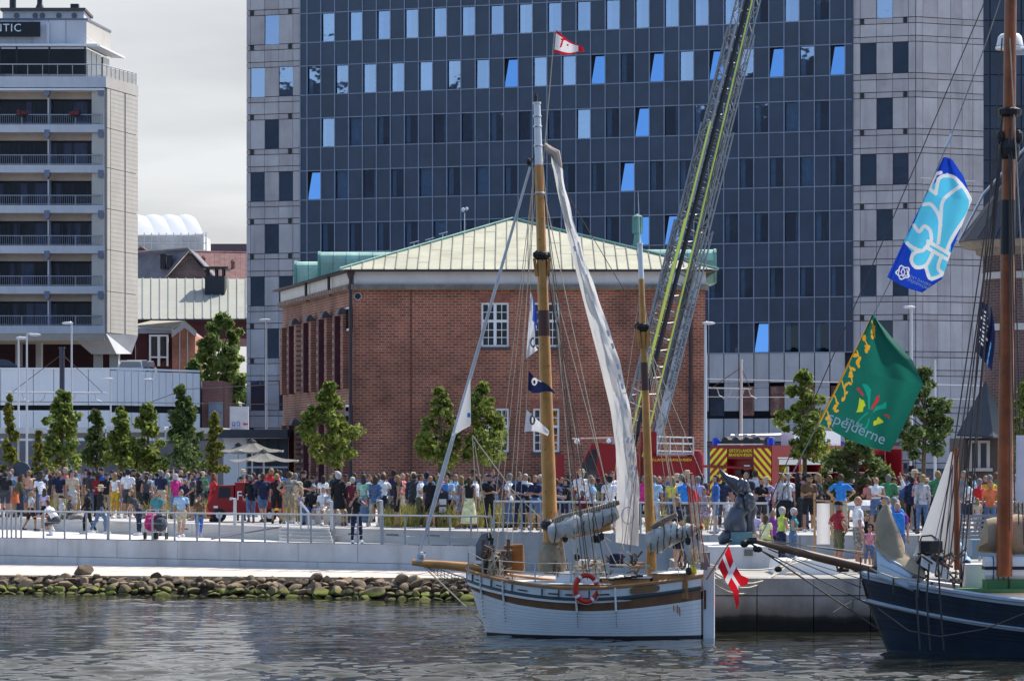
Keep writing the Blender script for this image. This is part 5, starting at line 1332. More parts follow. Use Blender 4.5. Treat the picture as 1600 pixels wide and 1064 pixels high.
 mb = MB(); c = gm(893); mb.lathe([(.30, -.02), (.33, .25), (.29, .5), (.20, .66), (.22, .72)], c+Vector((0, -.02, 0)), 14, sx=1.05); mb.build('mast_coat', M('sacking', (.30, .25, .17), .95, var=.25, scale=5, bump=.5), root, smooth=True)
 mb = MB()
 for k in range(5): mb.tube([gm(888)+Vector((.24+.03*k, -.2, 0)), gm(845)+Vector((.20+.02*k, -.18, 0)), gm(800)+Vector((.16, -.14, 0))], .018, 4)
 mb.build('halyard_tail', m_rope, root)
 def furl(p0, p1, r, name, n=14, seed=1):
  rng = random.Random(seed); pts = [p0.lerp(p1, i/n) for i in range(n+1)]
  mb = MB(); rs = [r*(.35+.65*math.sin(math.pi*min(1, .12+i/n*.85))**.5)*rng.uniform(.85, 1.15) for i in range(n+1)]
  mb.tube([p-Vector((0, 0, .1*math.sin(math.pi*i/n)*rng.uniform(.4, 1))) for i, p in enumerate(pts)], rs, 16)
  for q in range(len(mb.v)):
   c = pts[min(n, q//16)]; v = Vector(mb.v[q]); mb.v[q] = tuple(c+(v-c)*(rng.uniform(.84, 1.14)+.08*math.sin(q*1.7)))
  o = mb.build(name, m_canvas, root, smooth=True)
  mb = MB()
  for i in range(1, n, 2):
   c = pts[i]; mb.tube([c+Vector((.02*rng.uniform(-1, 1), (rs[i]+.02)*math.sin(a), (rs[i]+.02)*math.cos(a)-.05)) for a in np.linspace(0, 6.28, 11)], .014, 4, cap=False)
  mb.build('gasket', m_ropedark, o)
  return o
 mb = MB(); mb.tube([Q(868, 842, -.35), Q(955, 823, -.5)], [.085, .075], 10); mb.build('boom', m_varn, root, smooth=True)
 mb = MB(); mb.tube([Q(857, 818, -.3), Q(880, 808, -.35), Q(967, 785, -.5)], [.07, .07, .055], 10); g_ = mb.build('gaff', M('rope_wrapped_spar', (.26, .20, .15), .9, var=.4, scale=14), root)
 mb = MB()
 for t in np.linspace(.05, .95, 26): c = Q(862, 816, -.3).lerp(Q(967, 785, -.5), t); mb.tube([c+Vector((.02*math.sin(a), .08*math.sin(a), .08*math.cos(a))) for a in np.linspace(0, 6.28, 8)], .016, 4, cap=False)
 mb.build('lashing', m_rope, g_)
 furl(Q(860, 832, -.38), Q(964, 800, -.5), .25, 'furled_mainsail', seed=2)
 mb = MB(); mb.ell(Q(857, 820, -.3), (.2, .2, .15), 10, 7); mb.build('gaff_jaws', m_iron, root)
 mb = MB(); mb.tube([Q(1014, 858, -.2), Q(1050, 842, -.3), Q(1099, 821, -.5)], [.07, .07, .055], 10); mb.build('mizzen_boom', m_varn, root, smooth=True)
 furl(Q(1012, 848, -.25), Q(1062, 824, -.3), .27, 'furled_mizzen', 10, 5); furl(Q(1052, 832, -.3), Q(1086, 824, -.4), .17, 'furled_mizzen', 8, 8)
 mb = MB(); mb.tube([Q(1018, 824, -.3), Q(1040, 812, -.3), Q(1058, 803, -.3)], [.06, .075, .05], 8); mb.build('mizzen_gaff', M('rope_wrapped_spar'), root)
 f0, f1 = tip+Vector((.02, 0, .3)), P(831, 252, 77.6)
 mb = MB(); ts = np.linspace(.0, .985, 12); mb.tube([f0.lerp(f1, t) for t in ts], [.025, .05, .062]+[.06-.03*t for t in ts[3:]], 8); mb.build('rolled_jib', M('grey_sailcloth', (.60, .60, .61), .85, var=.12, scale=2), root, smooth=True)
 rope([f0.lerp(f1, .985), f1, gm(228)], .014, m_ropedark, root, 'forestay')
 mb = MB(); mb.ell(P(826, 253, 77.6), (.06, .06, .09), 7, 5); mb.build('swivel', m_iron, root)
 mb = MB()
 def clew(u, v):
  a = np.array([[741, 595], [737, 640], [739, 678], [706, 694]], float)
  y = 590+100*v; xl = 652+ (870-y)/(870-252)*(831-652)+2; xr = xl+ (0 if v < .02 else min(1, v*1.15)*26 - max(0, v-.85)*170)
  return P(xl+(xr-xl)*u, y-max(0, u)*12*v, 77.5-.08*math.sin(u*3)*v)
 mb.grid(clew, 8, 14); mb.build('jib_clew', m_sail, root, smooth=True)
 mb = MB(); mb.sheet([P(730, 645, 77.3), P(735, 645, 77.3), P(735, 652, 77.3), P(730, 652, 77.3)]); mb.build('sail_patch', M('patch_blue', (.10, .30, .60), .8), root)
 rope([P(738, 680, 77.4), P(747, 838, 77.4)], .012, m_rope, root, 'jib_sheet'); rope([P(738, 680, 77.4), P(800, 765, 77), P(845, 810, 76.8)], .014, m_rope, root, 'jib_sheet'); rope([P(741, 690, 77.4), P(764, 840, 77.4)], .01, m_rope, root, 'jib_sheet')
 ctl = [(245, 858, 866), (262, 864, 879), (300, 871, 884), (400, 894, 912), (480, 914, 940), (560, 935, 967), (640, 954, 985), (700, 962, 993), (760, 964, 999), (835, 962, 998)]
 def sail(u, v):
  y = 235+612*v; ys = [c[0] for c in ctl]
  xl = np.interp(y, ys, [c[1] for c in ctl]); xr = np.interp(y, ys, [c[2] for c in ctl])
  if v < .03: xl = xr = 858+v*200
  return P(xl+(xr-xl)*u+(1.2*math.sin(v*60)*(1-v)*u), y+u*6*(v > .95), 77.0-.22*math.sin(math.pi*u)+.07*math.sin(v*31+u*3)+.035*math.sin(u*11+v*23)+.03*math.sin(u*19-v*47))
 mb = MB(); mb.grid(sail, 8, 60); ss = mb.build('brailed_staysail', m_sail, root, smooth=True)
 m_print = M('sail_print', (.62, .61, .62), .85, var=0)
 mb = MB(); rng = random.Random(2)
 for x, y in ((957, 540), (965, 572), (968, 588), (972, 603), (977, 634), (898, 388), (950, 520)): mb.sheet([P(x-3, y-3, 76.7), P(x+1, y-4, 76.7), P(x+3, y+4, 76.7), P(x, y+6, 76.7)])
 for x, y in ((984, 690), (987, 712), (990, 732), (991, 744)):
  for k in (0, 1): mb.sheet([P(x-6+k*6, y, 76.66), P(x-3+k*6, y-7+k*3, 76.66), P(x+k*6, y-6, 76.66), P(x-3+k*5, y+4, 76.66)])
 mb.build('sail_number', m_print, ss, kind='stuff')
 mb = MB(); c = P(981, 805, 76.66); mb.tube([c+Vector((.15*math.cos(a), 0, .2*math.sin(a))) for a in np.linspace(0, 6.28, 18)], .012, 4)
 mb.build('sail_emblem', m_print, ss)
 mb = MB(); mb.tube([P(852, 226, 77), P(858, 234, 76.9), P(868, 240, 76.9), P(875, 262, 76.9)], [.05, .1, .12, .06], 8); mb.build('sail_head', M('peach_canvas', (.55, .42, .32), .9), root, smooth=True)
 for a, b in (((836, 258), (763, 872)), ((838, 262), (775, 868)), ((840, 300), (789, 868)), ((838, 258), (800, 850))):
  rope([gm(a[1])+Vector((-.1, 0, 0)), Q(b[0], b[1], .9)], .009, m_rope, root, 'shroud')
 for a, b in ((262, (905, 905)), (300, (918, 905)), (300, (932, 900)), (392, (912, 898)), (400, (922, 902)), (405, (937, 905)), (410, (948, 902)), (240, (1010, 512)), (300, (965, 845)), (402, (975, 860))):
  rope([gm(a)+Vector((.1, -.02, 0)), Q(b[0], b[1], -.9 if b[0] < 960 and b[1] > 890 else -.1)], random.choice((.008, .010, .012)), m_rope if b[0] % 2 else m_ropedark, root, 'shroud')
 for b in ((1062, 905), (1072, 890), (1085, 890), (978, 880), (968, 885), (1100, 750), (1108, 880)):
  rope([gz(520)+Vector((0, -.02, 0)), Q(b[0], b[1], -.4)], .008, m_rope, root, 'mizzen_shroud')
 for b in ((948, 640), (1055, 620), (1070, 700)): rope([gz(440), Q(b[0], b[1]+190, -.2)], .008, m_rope, root, 'mizzen_halyard')
 for k in range(7): rope([Q(1072+k*2.2, 742, -.5), Q(1086+k*2.6, 878, -.6)], .014, m_rope if k % 3 else M('red_rope', (.35, .08, .07), .9), root, 'boom_sheet')
 for a, b in (((895, 632), (958, 800)), ((1001, 660), (985, 860)), ((1001, 690), (975, 850))): rope([P(*a, 77), P(*b, 76.4)], .008, M('red_rope'), root, 'sheet')
 st = [(732, 862, 895), (754, 874, 905), (836, 880, 915), (892, 880, 920), (951, 880, 915)]
 mb = MB()
 for x, y0, y1 in st: mb.tube([Q(x, y0, -.6), Q(x, y1+3, -.6)], .022, 6)
 mb.build('stanchion', M('grey_fitting'), root)
 for z in (0, 14): rope([Q(st[i][0], st[i][1]+z, -.6) for i in range(5)], .011, m_rope, root, 'guard_line')
 mb = MB(); c = Q(775, 896, .2); mb.bb(c.x-.28, c.y-.3, c.z, c.x+.28, c.y+.3, c.z+.55); mb.tube([c+Vector((-.36, -.1, .45)), c+Vector((.4, -.1, .45))], .14, 10)
 for s in (-.3, .3): mb.tube([c+Vector((s, -.35, .1)), c+Vector((s, -.35, .85))], .05, 6)
 mb.build('windlass', M('windlass_wood', (.11, .08, .06), .9, var=.4, scale=9), root)
 rng = random.Random(6)
 for x, y, r_, n, nm in ((776, 878, .26, 9, 'rope_coil'), (784, 880, .22, 5, 'rope_coil'), (771, 886, .2, 9, 'rope_coil'), (768, 862, .16, 5, 'rope_coil'), (903, 890, .18, 6, 'rope_coil'), (935, 885, .18, 6, 'rope_coil'), (870, 886, .13, 5, 'rope_coil'), (1085, 868, .15, 6, 'rope_coil'), (990, 870, .12, 5, 'rope_coil'), (1066, 872, .16, 5, 'rope_coil')):
  mb = MB(); c = Q(x, y, -.3)
  for k in range(n): mb.tube([c+Vector((r_*rng.uniform(.25, .7)*math.cos(a)+rng.uniform(-.03, .03), -.04*k+.05*math.sin(a*2), r_*1.3*math.sin(a)*rng.uniform(.7, 1)-.02*k)) for a in np.linspace(0, 6.28, 12)], .013, 4, cap=False)
  mb.build(nm, m_rope if n != 5 else m_ropedark, root)
 mb = MB(); c = Q(756, 848, .1); mb.prism([c+Vector(v) for v in ((-.2, 0, -.42), (.1, 0, -.45), (.14, 0, .28), (-.06, 0, .22), (-.2, 0, -.05))], (0, .25, 0)); mb.build('fender_bag', M('grey_bag', (.22, .22, .25), .9, var=.1), root)
 mb = MB(); c = Q(765, 843, .1); mb.tube([c+Vector((-.0, 0, -.5)), c+Vector((.06, 0, .05))], .05, 6); mb.ell(c+Vector((.0, 0, .08)), (.07, .07, .11), 7, 5); mb.build('winch_handle', m_iron, root)
 for x, y in ((935, 842), (929, 842), (902, 870), (1075, 845), (1076, 892), (1092, 838), (883, 841), (940, 838)):
  mb = MB(); c = Q(x, y, -.5); mb.ell(c, (.075, .06, .1), 8, 6); mb.tube([c, c+Vector((0, 0, .2))], .015, 4); mb.build('pulley_block', m_iron, root)
 for a, b in (((930, 838), (915, 890)), ((932, 838), (925, 892)), ((936, 838), (945, 890)), ((940, 835), (965, 885)), ((1076, 845), (1076, 890)), ((1079, 845), (1079, 890)), ((890, 842), (905, 888)), ((943, 838), (1020, 888))): rope([Q(*a, -.5), Q(*b, -.4)], .009, m_rope, root, 'tackle')
 rope([Q(905, 881, -.3), Q(1015, 884, -.3)], .025, m_rope, root, 'tiller_line')
 mb = MB(); c = Q(1084, 884, -.2); mb.tube([c+Vector((0, 0, -.2)), c+Vector((-.02, 0, .3)), c+Vector((.08, 0, .4))], .07, 7); mb.build('yellow_oilskin', m_yellow, root)
 mb = MB(); mb.ob(Q(1095, 890, -.1), (.22, 0, 0), (0, .3, 0), (0, 0, .42)); mb.build('stern_bag', M('grey_bag'), root)
 mb = MB()
 for k in range(6): c = Q(950+k*9, 905-k, -.75); mb.tube([c, c+Vector((.15, 0, .0))], .03, 5)
 mb.build('fairlead', m_iron, root)
 rng = random.Random(17)
 for nm, mat, x0, x1, y0, y1, n in (('deck_gear', M('ketch_gear', (.20, .12, .06), .85, var=.5, scale=8), 886, 1004, 868, 906, 46), ('bow_gear', M('ketch_gear'), 756, 800, 858, 905, 26)):
  mb = MB()
  for k in range(n): q = Q(rng.uniform(x0, x1), rng.uniform(y0, y1), rng.uniform(-.7, .3)); mb.tube([q, q+Vector((rng.uniform(-.22, .22), rng.uniform(-.1, .1), rng.uniform(-.22, .16)))], rng.uniform(.010, .03), 5)
  mb.build(nm, mat, root, kind='stuff')
 for x, y, w_, h_ in ((900, 890, .3, .24), (922, 888, .26, .2), (985, 888, .34, .14)): mb = MB(); mb.ob(Q(x, y, -.1), (w_, 0, 0), (0, .3, 0), (0, 0, h_)); mb.build('deck_box', m_white if x < 950 else m_deckwood, root)
 lb = thing('lifebuoy', 'red lifebuoy with white bands hung on the ketch side', 'lifebuoy', Q(916, 919, -1.5)); c = Q(916, 919, -1.45)
 def ring(a0, a1, r, R_, n=12):
  mb = MB(); mb.tube([c+Vector((R_*.86*math.cos(a), .05*math.cos(a), R_*1.05*math.sin(a))) for a in np.linspace(a0, a1, n)], r, 10); return mb
 ring(0, 6.283, .062, .30, 30).build('ring', M('buoy_red', (.55, .03, .015), .5, var=.08), lb, smooth=True)
 for k in range(4): a = .6+k*1.571; ring(a-.11, a+.11, .066, .30, 5).build('white_band', m_white, lb, smooth=True)
 rope([c+Vector((.34*math.cos(a), -.05, .38*math.sin(a))) for a in np.linspace(.6, 6.9, 24)], .009, m_rope, lb, 'grab_line')
 hal = rope([gm(262)+Vector((-.14, -.1, 0)), P(829, 455, 77), P(826, 520, 77), P(824, 600, 77), P(820, 690, 77), P(812, 800, 77)], .007, m_rope, root, 'flag_halyard')
 cw, cb, cn = cloth('flag_white', (.74, .74, .76)), cloth('flag_blue', (.05, .10, .45)), cloth('flag_navy', (.012, .02, .07))
 def p1(U, V, X, Y, I): I[(U > .4) & (V < .35)] = 1; I[(np.hypot((X-833)/4.5, (Y-535)/8) < 1) & (np.hypot((X-833)/2.5, (Y-535)/5) > 1)] = 2; I[(np.abs(X-835-(Y-500)*.1) < 1.3) & (Y > 505) & (Y < 530)] = 1
 flag('signal_flag', 'limp white and blue flag topmost on the ketch halyard', 'flag', quadpx((829, 456), (836, 476), (838, 545), (822, 560), lambda u, v: (3.5*math.sin(v*7)*u, 12*u*math.sin(v*3))), 76.9, lambda u, v: .12*math.sin(u*5+v*4), 30, 60, [cw, cb, cn], p1)
 def p2(U, V, X, Y, I): I[np.hypot((X-835)/4.5, (Y-596)/6) < 1] = 1; I[np.hypot((X-835)/2, (Y-597)/3) < 1] = 0; I[(np.abs(Y-594-(X-842)*.5) < 1.1) & (X > 838) & (X < 846)] = 1
 flag('signal_pennant', 'dark navy pennant with a white badge in mid halyard', 'flag', quadpx((826, 578), (866, 613), (867, 616), (825, 609), lambda u, v: (0, 3*math.sin(u*6))), 76.9, lambda u, v: .08*math.sin(u*9), 44, 32, [cn, cw], p2)
 def p3(U, V, X, Y, I): I[np.hypot((X-832)/4.5, (Y-656)/8) < 1] = 1; I[(np.hypot((X-832)/1.6, (Y-656)/5) < 1)] = 0
 flag('burgee', 'white flag with a round dark emblem lowest on the halyard', 'flag', quadpx((823, 640), (857, 672), (855, 681), (819, 675), lambda u, v: (2*math.sin(v*3)*u, -8*u*v*(1-u)*2)), 76.9, lambda u, v: .1*math.sin(u*7), 44, 34, [cw, M('emblem_grey', (.10, .09, .12), .8, var=0)], p3)
 stick = rope([P(848, 262, 76.9), P(858, 150, 76.9), P(866.5, 47, 76.9)], [.014, .012, .009], m_rope, root, 'pennant_staff')
 def p4(U, V, X, Y, I): I[(V < .13) | (V > .87) | (U > .8)] = 1; I[(np.abs(X-879+(Y-64)*.3) < 1.5) & (np.abs(Y-68) < 7)] = 1; I[np.hypot(X-887, Y-71) < 1.8] = 1; I[(np.abs(Y-62-(X-879)*.1) < 1.4) & (X > 876) & (X < 884)] = 1
 flag('masthead_pennant', 'white pennant with red border and letter at the ketch masthead', 'flag', quadpx((869, 47), (912, 80), (913, 86), (866, 83), lambda u, v: (0, 5*math.sin(u*5)*u)), 76.9, lambda u, v: .1*math.sin(u*8), 50, 36, [cw, cloth('flag_red', (.52, .015, .03))], p4)
 ens = thing('ensign', 'red Danish ensign with white cross on a staff at the ketch stern', 'flag', P(1106, 905, 76.2))
 rope([P(1104, 905, 76.3), P(1141, 846, 76.3)], [.022, .018], m_deckwood, ens, 'staff'); mb = MB(); mb.ell(P(1141.5, 844, 76.3), (.04, .04, .04), 8, 6); mb.build('truck', m_black, ens)
 def p5(U, V, X, Y, I): I[(np.abs(V-.5) < .09) | (np.abs(U-.36) < .075)] = 1; I[(U > .72) & (np.abs(V-.5) < (U-.72)*1.1)] = 2
 def ep(u, v):
  a = np.array((1139, 852.)); b = np.array((1122, 885.)); h = a+(b-a)*v
  t = [np.array(q, float) for q in ((1139, 852), (1147, 880), (1158, 898), (1171, 904))]; l = [np.array(q, float) for q in ((1122, 885), (1134, 908), (1145, 925), (1151, 952))]
  k = min(2, int(u*3)); f = u*3-k
  return tuple((t[k]+(t[k+1]-t[k])*f)*(1-v)+(l[k]+(l[k+1]-l[k])*f)*v)
 f = flag('flag_cloth', None, None, ep, 76.3, lambda u, v: .10*math.sin(u*7+v*3), 44, 44, [cloth('dannebrog_red', (.56, .012, .022)), cw, m_red], p5, par=ens)
 me = f.data; bm = bmesh.new(); bm.from_mesh(me); bmesh.ops.delete(bm, geom=[q for q in bm.faces if q.material_index == 2], context='FACES'); bm.to_mesh(me); bm.free()
 rp = thing('red_marker_flag', 'small coral red flag beside the mizzen sheet lines', 'flag', P(1073, 760, 76.3))
 rope([P(1072, 745, 76.3), P(1079, 800, 76.3)], .012, m_deckwood, rp, 'staff')
 flag('flag_cloth', None, None, quadpx((1074, 758), (1092, 772), (1094, 783), (1078, 785)), 76.2, lambda u, v: .06*math.sin(u*6), 10, 10, [cloth('coral_red', (.62, .10, .10))], lambda *a: None, par=rp)
 mb = MB(); c = Q(1110, 905, .5); mb.tube([c, c+Vector((.02, 0, -.6)), c+Vector((0, 0, -.9))], [.08, .12, .05], 10); mb.build('stern_fender', M('buoy_red'), root, smooth=True)
 mb = MB(); mb.ob(Q(1099, 932, .3), (.22, 0, .0), (0, .3, 0), (0, 0, .25)); mb.build('stern_step', m_deckwood, root)
 for k, (a, b, s) in enumerate((((1105, 885), (1245, 868), .55), ((1106, 888), (1232, 870), .62), ((1103, 900), (1205, 905), .4), ((1108, 882), (1262, 873), .2))):
  rope([P(*a, 76.8), P(*b, 82)], .022, m_rope, None, 'mooring_line', sag=s)['label'] = ['upper pale mooring line sagging from the ketch stern to the pier', 'lower pale mooring line sagging deepest from the ketch stern', 'short dark mooring line close to the pier face', 'thin taut mooring line from ketch stern past the ensign'][k]
  o = COL.objects[-1]; o['category'] = 'rope'; o['group'] = 'mooring lines of the ketch'
ketch()
# ---------------------------------------------------------------- dark blue ship entering on the right
def blue_ship():
 D0, D1 = 71.3, 69.6
 A = Vector((PX(1343, D0), D0, 0)); ax = Vector((math.cos(R(-10)), math.sin(R(-10)), 0)); L = 17.
 nrm = Vector((ax.y, -ax.x, 0))
 root = thing('blue_ship', 'dark blue wooden sailing ship with pale bulwark stripe at right edge', 'sailing ship', A+ax*3)
 sheer = lambda s: 1.14+.62*max(0, 1-s/.30)**1.7
 zs = [lambda s, c: c, lambda s, c: c-.10, lambda s, c: c-.56-.03*math.sin(s*9), lambda s, c: c-.66-.03*math.sin(s*9), lambda s, c: .55*(c-.6)+.1, lambda s, c: .25*(c-.6)+.1, lambda s, c: .06, lambda s, c: -.1, lambda s, c: -.5]
 bandm = [1, 0, 1, 0, 0, 0, 0, 2]
 m_navyh = M('navy_hull_paint', (.022, .034, .055), .33, var=.25, scale=1.2, streak=.3, streak_col=(.06, .075, .085), coat=.2); m_str = M('pale_blue_stripe', (.40, .46, .54), .5, var=.1); m_b = M('boot_stripe')
 mb = MB(); ns = 60
 near = hull_rows(A, ax, L, 2.3, sheer, .62, zs, ns, stern=.5, full=.62, side=1, mid=.45); farr = hull_rows(A, ax, L, 2.3, sheer, .62, zs, ns, stern=.5, full=.62, side=-1, mid=.45)
 for rows, side in ((near, 1), (farr, -1)):
  for r in range(len(rows)-1):
   for i in range(ns):
    q = [rows[r][i], rows[r][i+1], rows[r+1][i+1], rows[r+1][i]]; mb.add(q if side < 0 else q[::-1], [(0, 1, 2, 3)], bandm[r])
 mb.build('hull', [m_navyh, m_str, m_b], root, smooth=True)
 for row, sg in ((near, 1), (farr, -1)):
  mb = MB(); mb.tube([row[0][i]+Vector((0, 0, .02)) for i in range(ns+1)], .055, 6); mb.build('bulwark_rail', m_str, root, smooth=True)
  mb = MB()
  for i in range(ns):
   mb.add([row[0][i]-nrm*sg*.1, row[0][i+1]-nrm*sg*.1, row[3][i+1]-nrm*sg*.12, row[3][i]-nrm*sg*.12], [(0, 1, 2, 3)])
  mb.build('bulwark', M('bulwark_wood', (.34, .20, .10), .7, var=.2), root)
  mb = MB(); mb.tube([row[2][i].lerp(row[3][i], .5)+nrm*sg*.01 for i in range(ns+1)], .05, 6); mb.build('rub_rail', m_str, root, smooth=True)
 mb = MB()
 for k in range(3):
  for i in range(ns): pass
 for f in (.2, .42, .64, .8):
  mb.tube([near[0][i].lerp(near[2][i], f)+nrm*.004 for i in range(ns+1)], .008, 4)
 for f in (.25, .5, .75): mb.tube([near[3][i].lerp(near[5][i], f)+nrm*.004 for i in range(ns+1)], .008, 4)
 mb.build('plank_seam', m_black, root)
 mb = MB()
 for i in range(ns): a, b, c, d = [p-Vector((0, 0, .6)) for p in (near[0][i], near[0][i+1], farr[0][i+1], farr[0][i])]; mb.add([a.lerp(d, .03), b.lerp(c, .03), c.lerp(b, .03), d.lerp(a, .03)], [(0, 1, 2, 3)])
 mb.build('deck', M('boat_deck_planks'), root)
 def Q(x, y, o=0.): return P(x, y, 70.6+o)
 mb = MB(); pts = [Q(1372, 893, .6), Q(1345, 886, .6), Q(1290, 873, .5), Q(1230, 858, .5), Q(1176, 844, .5)]; mb.tube(pts, [.11, .105, .10, .085, .05], 12); mb.build('bowsprit', M('dark_spar', (.16, .085, .05), .5, var=.3, scale=3), root, smooth=True)
 mb = MB(); mb.lathe([(.1, -.06), (.12, 0), (.1, .08)], Q(1176, 845, .5), 8); mb.ell(Q(1163, 849, .5), (.1, .08, .09), 8, 6); mb.ell(Q(1180, 857, .5), (.06, .06, .08), 7, 5); mb.build('bowsprit_iron', m_iron, root)
 b = []
 for a, q, r_ in (((1172, 848), (1392, 995), .022), ((1186, 858), (1360, 945), .018), ((1200, 857), (1346, 918), .014), ((1190, 845), (1348, 862), .012), ((1192, 842), (1350, 866), .01), ((1210, 862), (1348, 905), .012)):
  rope([Q(*a, .5), Q(*q, .5)], r_, m_ropedark if r_ != .012 else m_rope, root, 'bowsprit_stay')
 for x, y in ((1185, 858), (1216, 889)):
  mb = MB(); mb.ell(Q(x, y, .5), (.09, .07, .07), 8, 6); mb.build('pulley_block', m_iron, root)
 rope([Q(1332, 938, .5), Q(1302, 956, .5)], .01, m_rope, root, 'guy'); rope([Q(1345, 870, .5), Q(1343, 937, .5), Q(1333, 936, .5), Q(1332, 955, .4)], .014, m_ropedark, root, 'anchor_tackle')
 g = lambda y: P(1570+ (800-y)/800*9, y, 69.9)
 mb = MB(); ys = np.linspace(900, -60, 9); mb.tube([g(y) for y in ys], [.178-.05*(900-y)/960 for y in ys], 14); ms = mb.build('mast', M('orange_spar', (.31, .078, .022), .45, var=.35, scale=2.5, coat=.2), root, smooth=True)
 mb = MB(); mb.tube([g(398), g(313)], [.160, .157], 14); mb.build('band', m_black, ms)
 mb = MB(); mb.lathe([(.16, -.3), (.22, -.24), (.24, -.05), (.2, .1), (.16, .14)], g(228), 12); mb.lathe([(.17, -.1), (.26, -.06), (.27, .06), (.17, .1)], g(176), 12)
 for s in (-1, 1): mb.ell(g(215)+Vector((s*.2, -.06, 0)), (.1, .1, .16), 8, 6)
 mb.build('mast_iron', m_iron, ms, kind='stuff')
 mb = MB(); c = g(62)+Vector((.05, .35, 0)); mb.lathe([(.2, -.12), (.3, -.1), (.26, .1), (.2, .16), (.02, .18)], c, 16); mb.build('radar_dome', m_white, ms, smooth=True)
 mb = MB(); mb.lathe([(.32, 0), (.32, .05)], c+Vector((0, 0, -.17)), 14); mb.ob(c+Vector((.0, -.25, -.32)), (.42, 0, 0), (0, .08, 0), (0, 0, .1)); mb.build('radar_bracket', m_chrome, ms)
 for a, q in (((1565, 215), (1480, 905)), ((1566, 215), (1492, 906)), ((1567, 215), (1504, 908)), ((1568, 215), (1470, 903)), ((1566, 180), (1461, 900)), ((1567, 180), (1518, 800)), ((1566, 60), (1500, 900))): rope([P(*a, 69.8), Q(*q, -1.2)], .016, m_ropedark, root, 'shroud')
 for a, q in (((1576, 215), (1586, 800)), ((1577, 200), (1592, 820)), ((1579, 180), (1600, 850)), ((1578, 60), (1609, 640)), ((1577, 230), (1578, 830))): rope([P(*a, 69.7), Q(*q, -1.)], .015, m_rope if q[0] % 2 else m_ropedark, root, 'shroud')
 for x0, x1 in ((1437, 1433), (1452, 1449), (1466, 1470)):
  mb = MB(); mb.tube([Q(x0, 880, -.9), Q(x1-1, 935, -1.2), Q(x1+5, 1015, -1.4)], .022, 5); mb.build('chain_plate', m_black, root)
 rope([Q(1372, 950, -.4), Q(1420, 985, -1.2), Q(1470, 994, -1.5), Q(1540, 982, -1.7), Q(1620, 950, -1.8)], .014, m_ropedark, root, 'side_rope')
 dg = thing('upturned_dinghy', 'pale blue upturned dinghy lying on the ship foredeck', 'dinghy', Q(1405, 925, .1))
 def dn(u, v):
  t = u; w = .5*math.sin(math.pi*min(1, .18+t*.85))**.7; a = math.pi*v
  c = Q(1368, 905, .3).lerp(Q(1442, 935, -.2), t)
  return c+Vector((0, -w*math.cos(a)*1.0, (.62-.12*t)*math.sin(a)**.8+.1))
 mb = MB(); mb.grid(dn, 14, 12); mb.build('hull', M('pale_blue_dinghy', (.50, .58, .66), .5, var=.08, streak=.15), dg, smooth=True)
 mb = MB()
 for v in (.12, .26, .4): mb.tube([dn(u, v)+Vector((0, -.01, 0)) for u in np.linspace(.05, .95, 12)], .008, 4)
 mb.tube([dn(u, .0) for u in np.linspace(0, 1, 12)], .03, 5); mb.build('strake', M('strake_blue', (.33, .40, .47), .6), dg)
 j = thing('lowered_jib', 'lowered tan canvas headsail heaped upright on the ship foredeck', 'sail', Q(1395, 905, 0))
 rng = random.Random(8)
 def heap(pts, rs, nm, seed):
  r = random.Random(seed); mb = MB(); n = 16; k = len(pts); rows = []
  for i, (p, q) in enumerate(zip(pts, rs)):
   rows.append([p+Vector((q[0]*math.cos(2*math.pi*jx/n)*(1+.18*r.uniform(-1, 1)), q[1]*math.sin(2*math.pi*jx/n), q[2]*math.sin(2*math.pi*jx/n)*(1+.2*r.uniform(-1, 1)))) for jx in range(n)])
  mb.v = [tuple(v) for w in rows for v in w]; mb.f = [(i*n+jx, i*n+(jx+1) % n, (i+1)*n+(jx+1) % n, (i+1)*n+jx) for i in range(k-1) for jx in range(n)]+[tuple(range(n))[::-1], tuple((k-1)*n+q for q in range(n))]; mb.m = [0]*len(mb.f)
  return mb.build(nm, m_tan, j, smooth=True)
 heap([Q(1384, 788, .2), Q(1383, 805, .2), Q(1386, 830, .2), Q(1390, 852, .2), Q(1398, 872, .1)], [(.05, .05, 0), (.16, .14, 0), (.25, .2, 0), (.30, .25, 0), (.28, .25, .05)], 'canvas', 1)
 heap([Q(1372, 850, .1), Q(1388, 862, 0), Q(1405, 872, -.1), Q(1425, 882, -.2), Q(1442, 895, -.3)], [(.05, .1, .1), (.08, .2, .2), (.08, .22, .19), (.08, .2, .17), (.05, .12, .1)], 'canvas', 2)
 s = thing('dinghy_sail', 'bright white dinghy sail set on a short brown mast on the ship', 'sail', Q(1495, 880, .2))
 mb = MB(); mb.tube([Q(1496, 890, .2), Q(1494, 700, .2)], [.075, .055], 9); mb.build('mast', M('orange_spar'), s, smooth=True)
 def ds(u, v):
  y = 706+(868-706)*v; xl = 1489-4-58*v; xr = 1492+5*0
  return Q(xl+(xr-xl)*u, y+(1-u)*(-20)*v*.0, .25-.2*math.sin(math.pi*u)*v)
 mb = MB(); mb.grid(ds, 10, 14); mb.build('cloth', m_sail, s, smooth=True)
 for x in (1459, 1466, 1480, 1486): rope([Q(1489, 725, .0), Q(x-4, 868, -.1)], .008, M('purple_rope', (.12, .06, .14), .8), s, 'lacing')
 w = thing('deck_winch', 'black iron winch with a curved handle on the ship foredeck', 'winch', Q(1452, 905, .1)); c = Q(1452, 880, .1)
 mb = MB(); mb.bb(c.x-.22, c.y-.25, c.z+.25, c.x+.26, c.y+.25, c.z+.5); mb.build('drum_box', M('winch_box', (.06, .05, .04), .6, var=.3), w)
 mb = MB(); mb.bb(c.x-.23, c.y-.27, c.z+.28, c.x-.03, c.y-.25, c.z+.47); mb.build('front_plate', m_black, w)
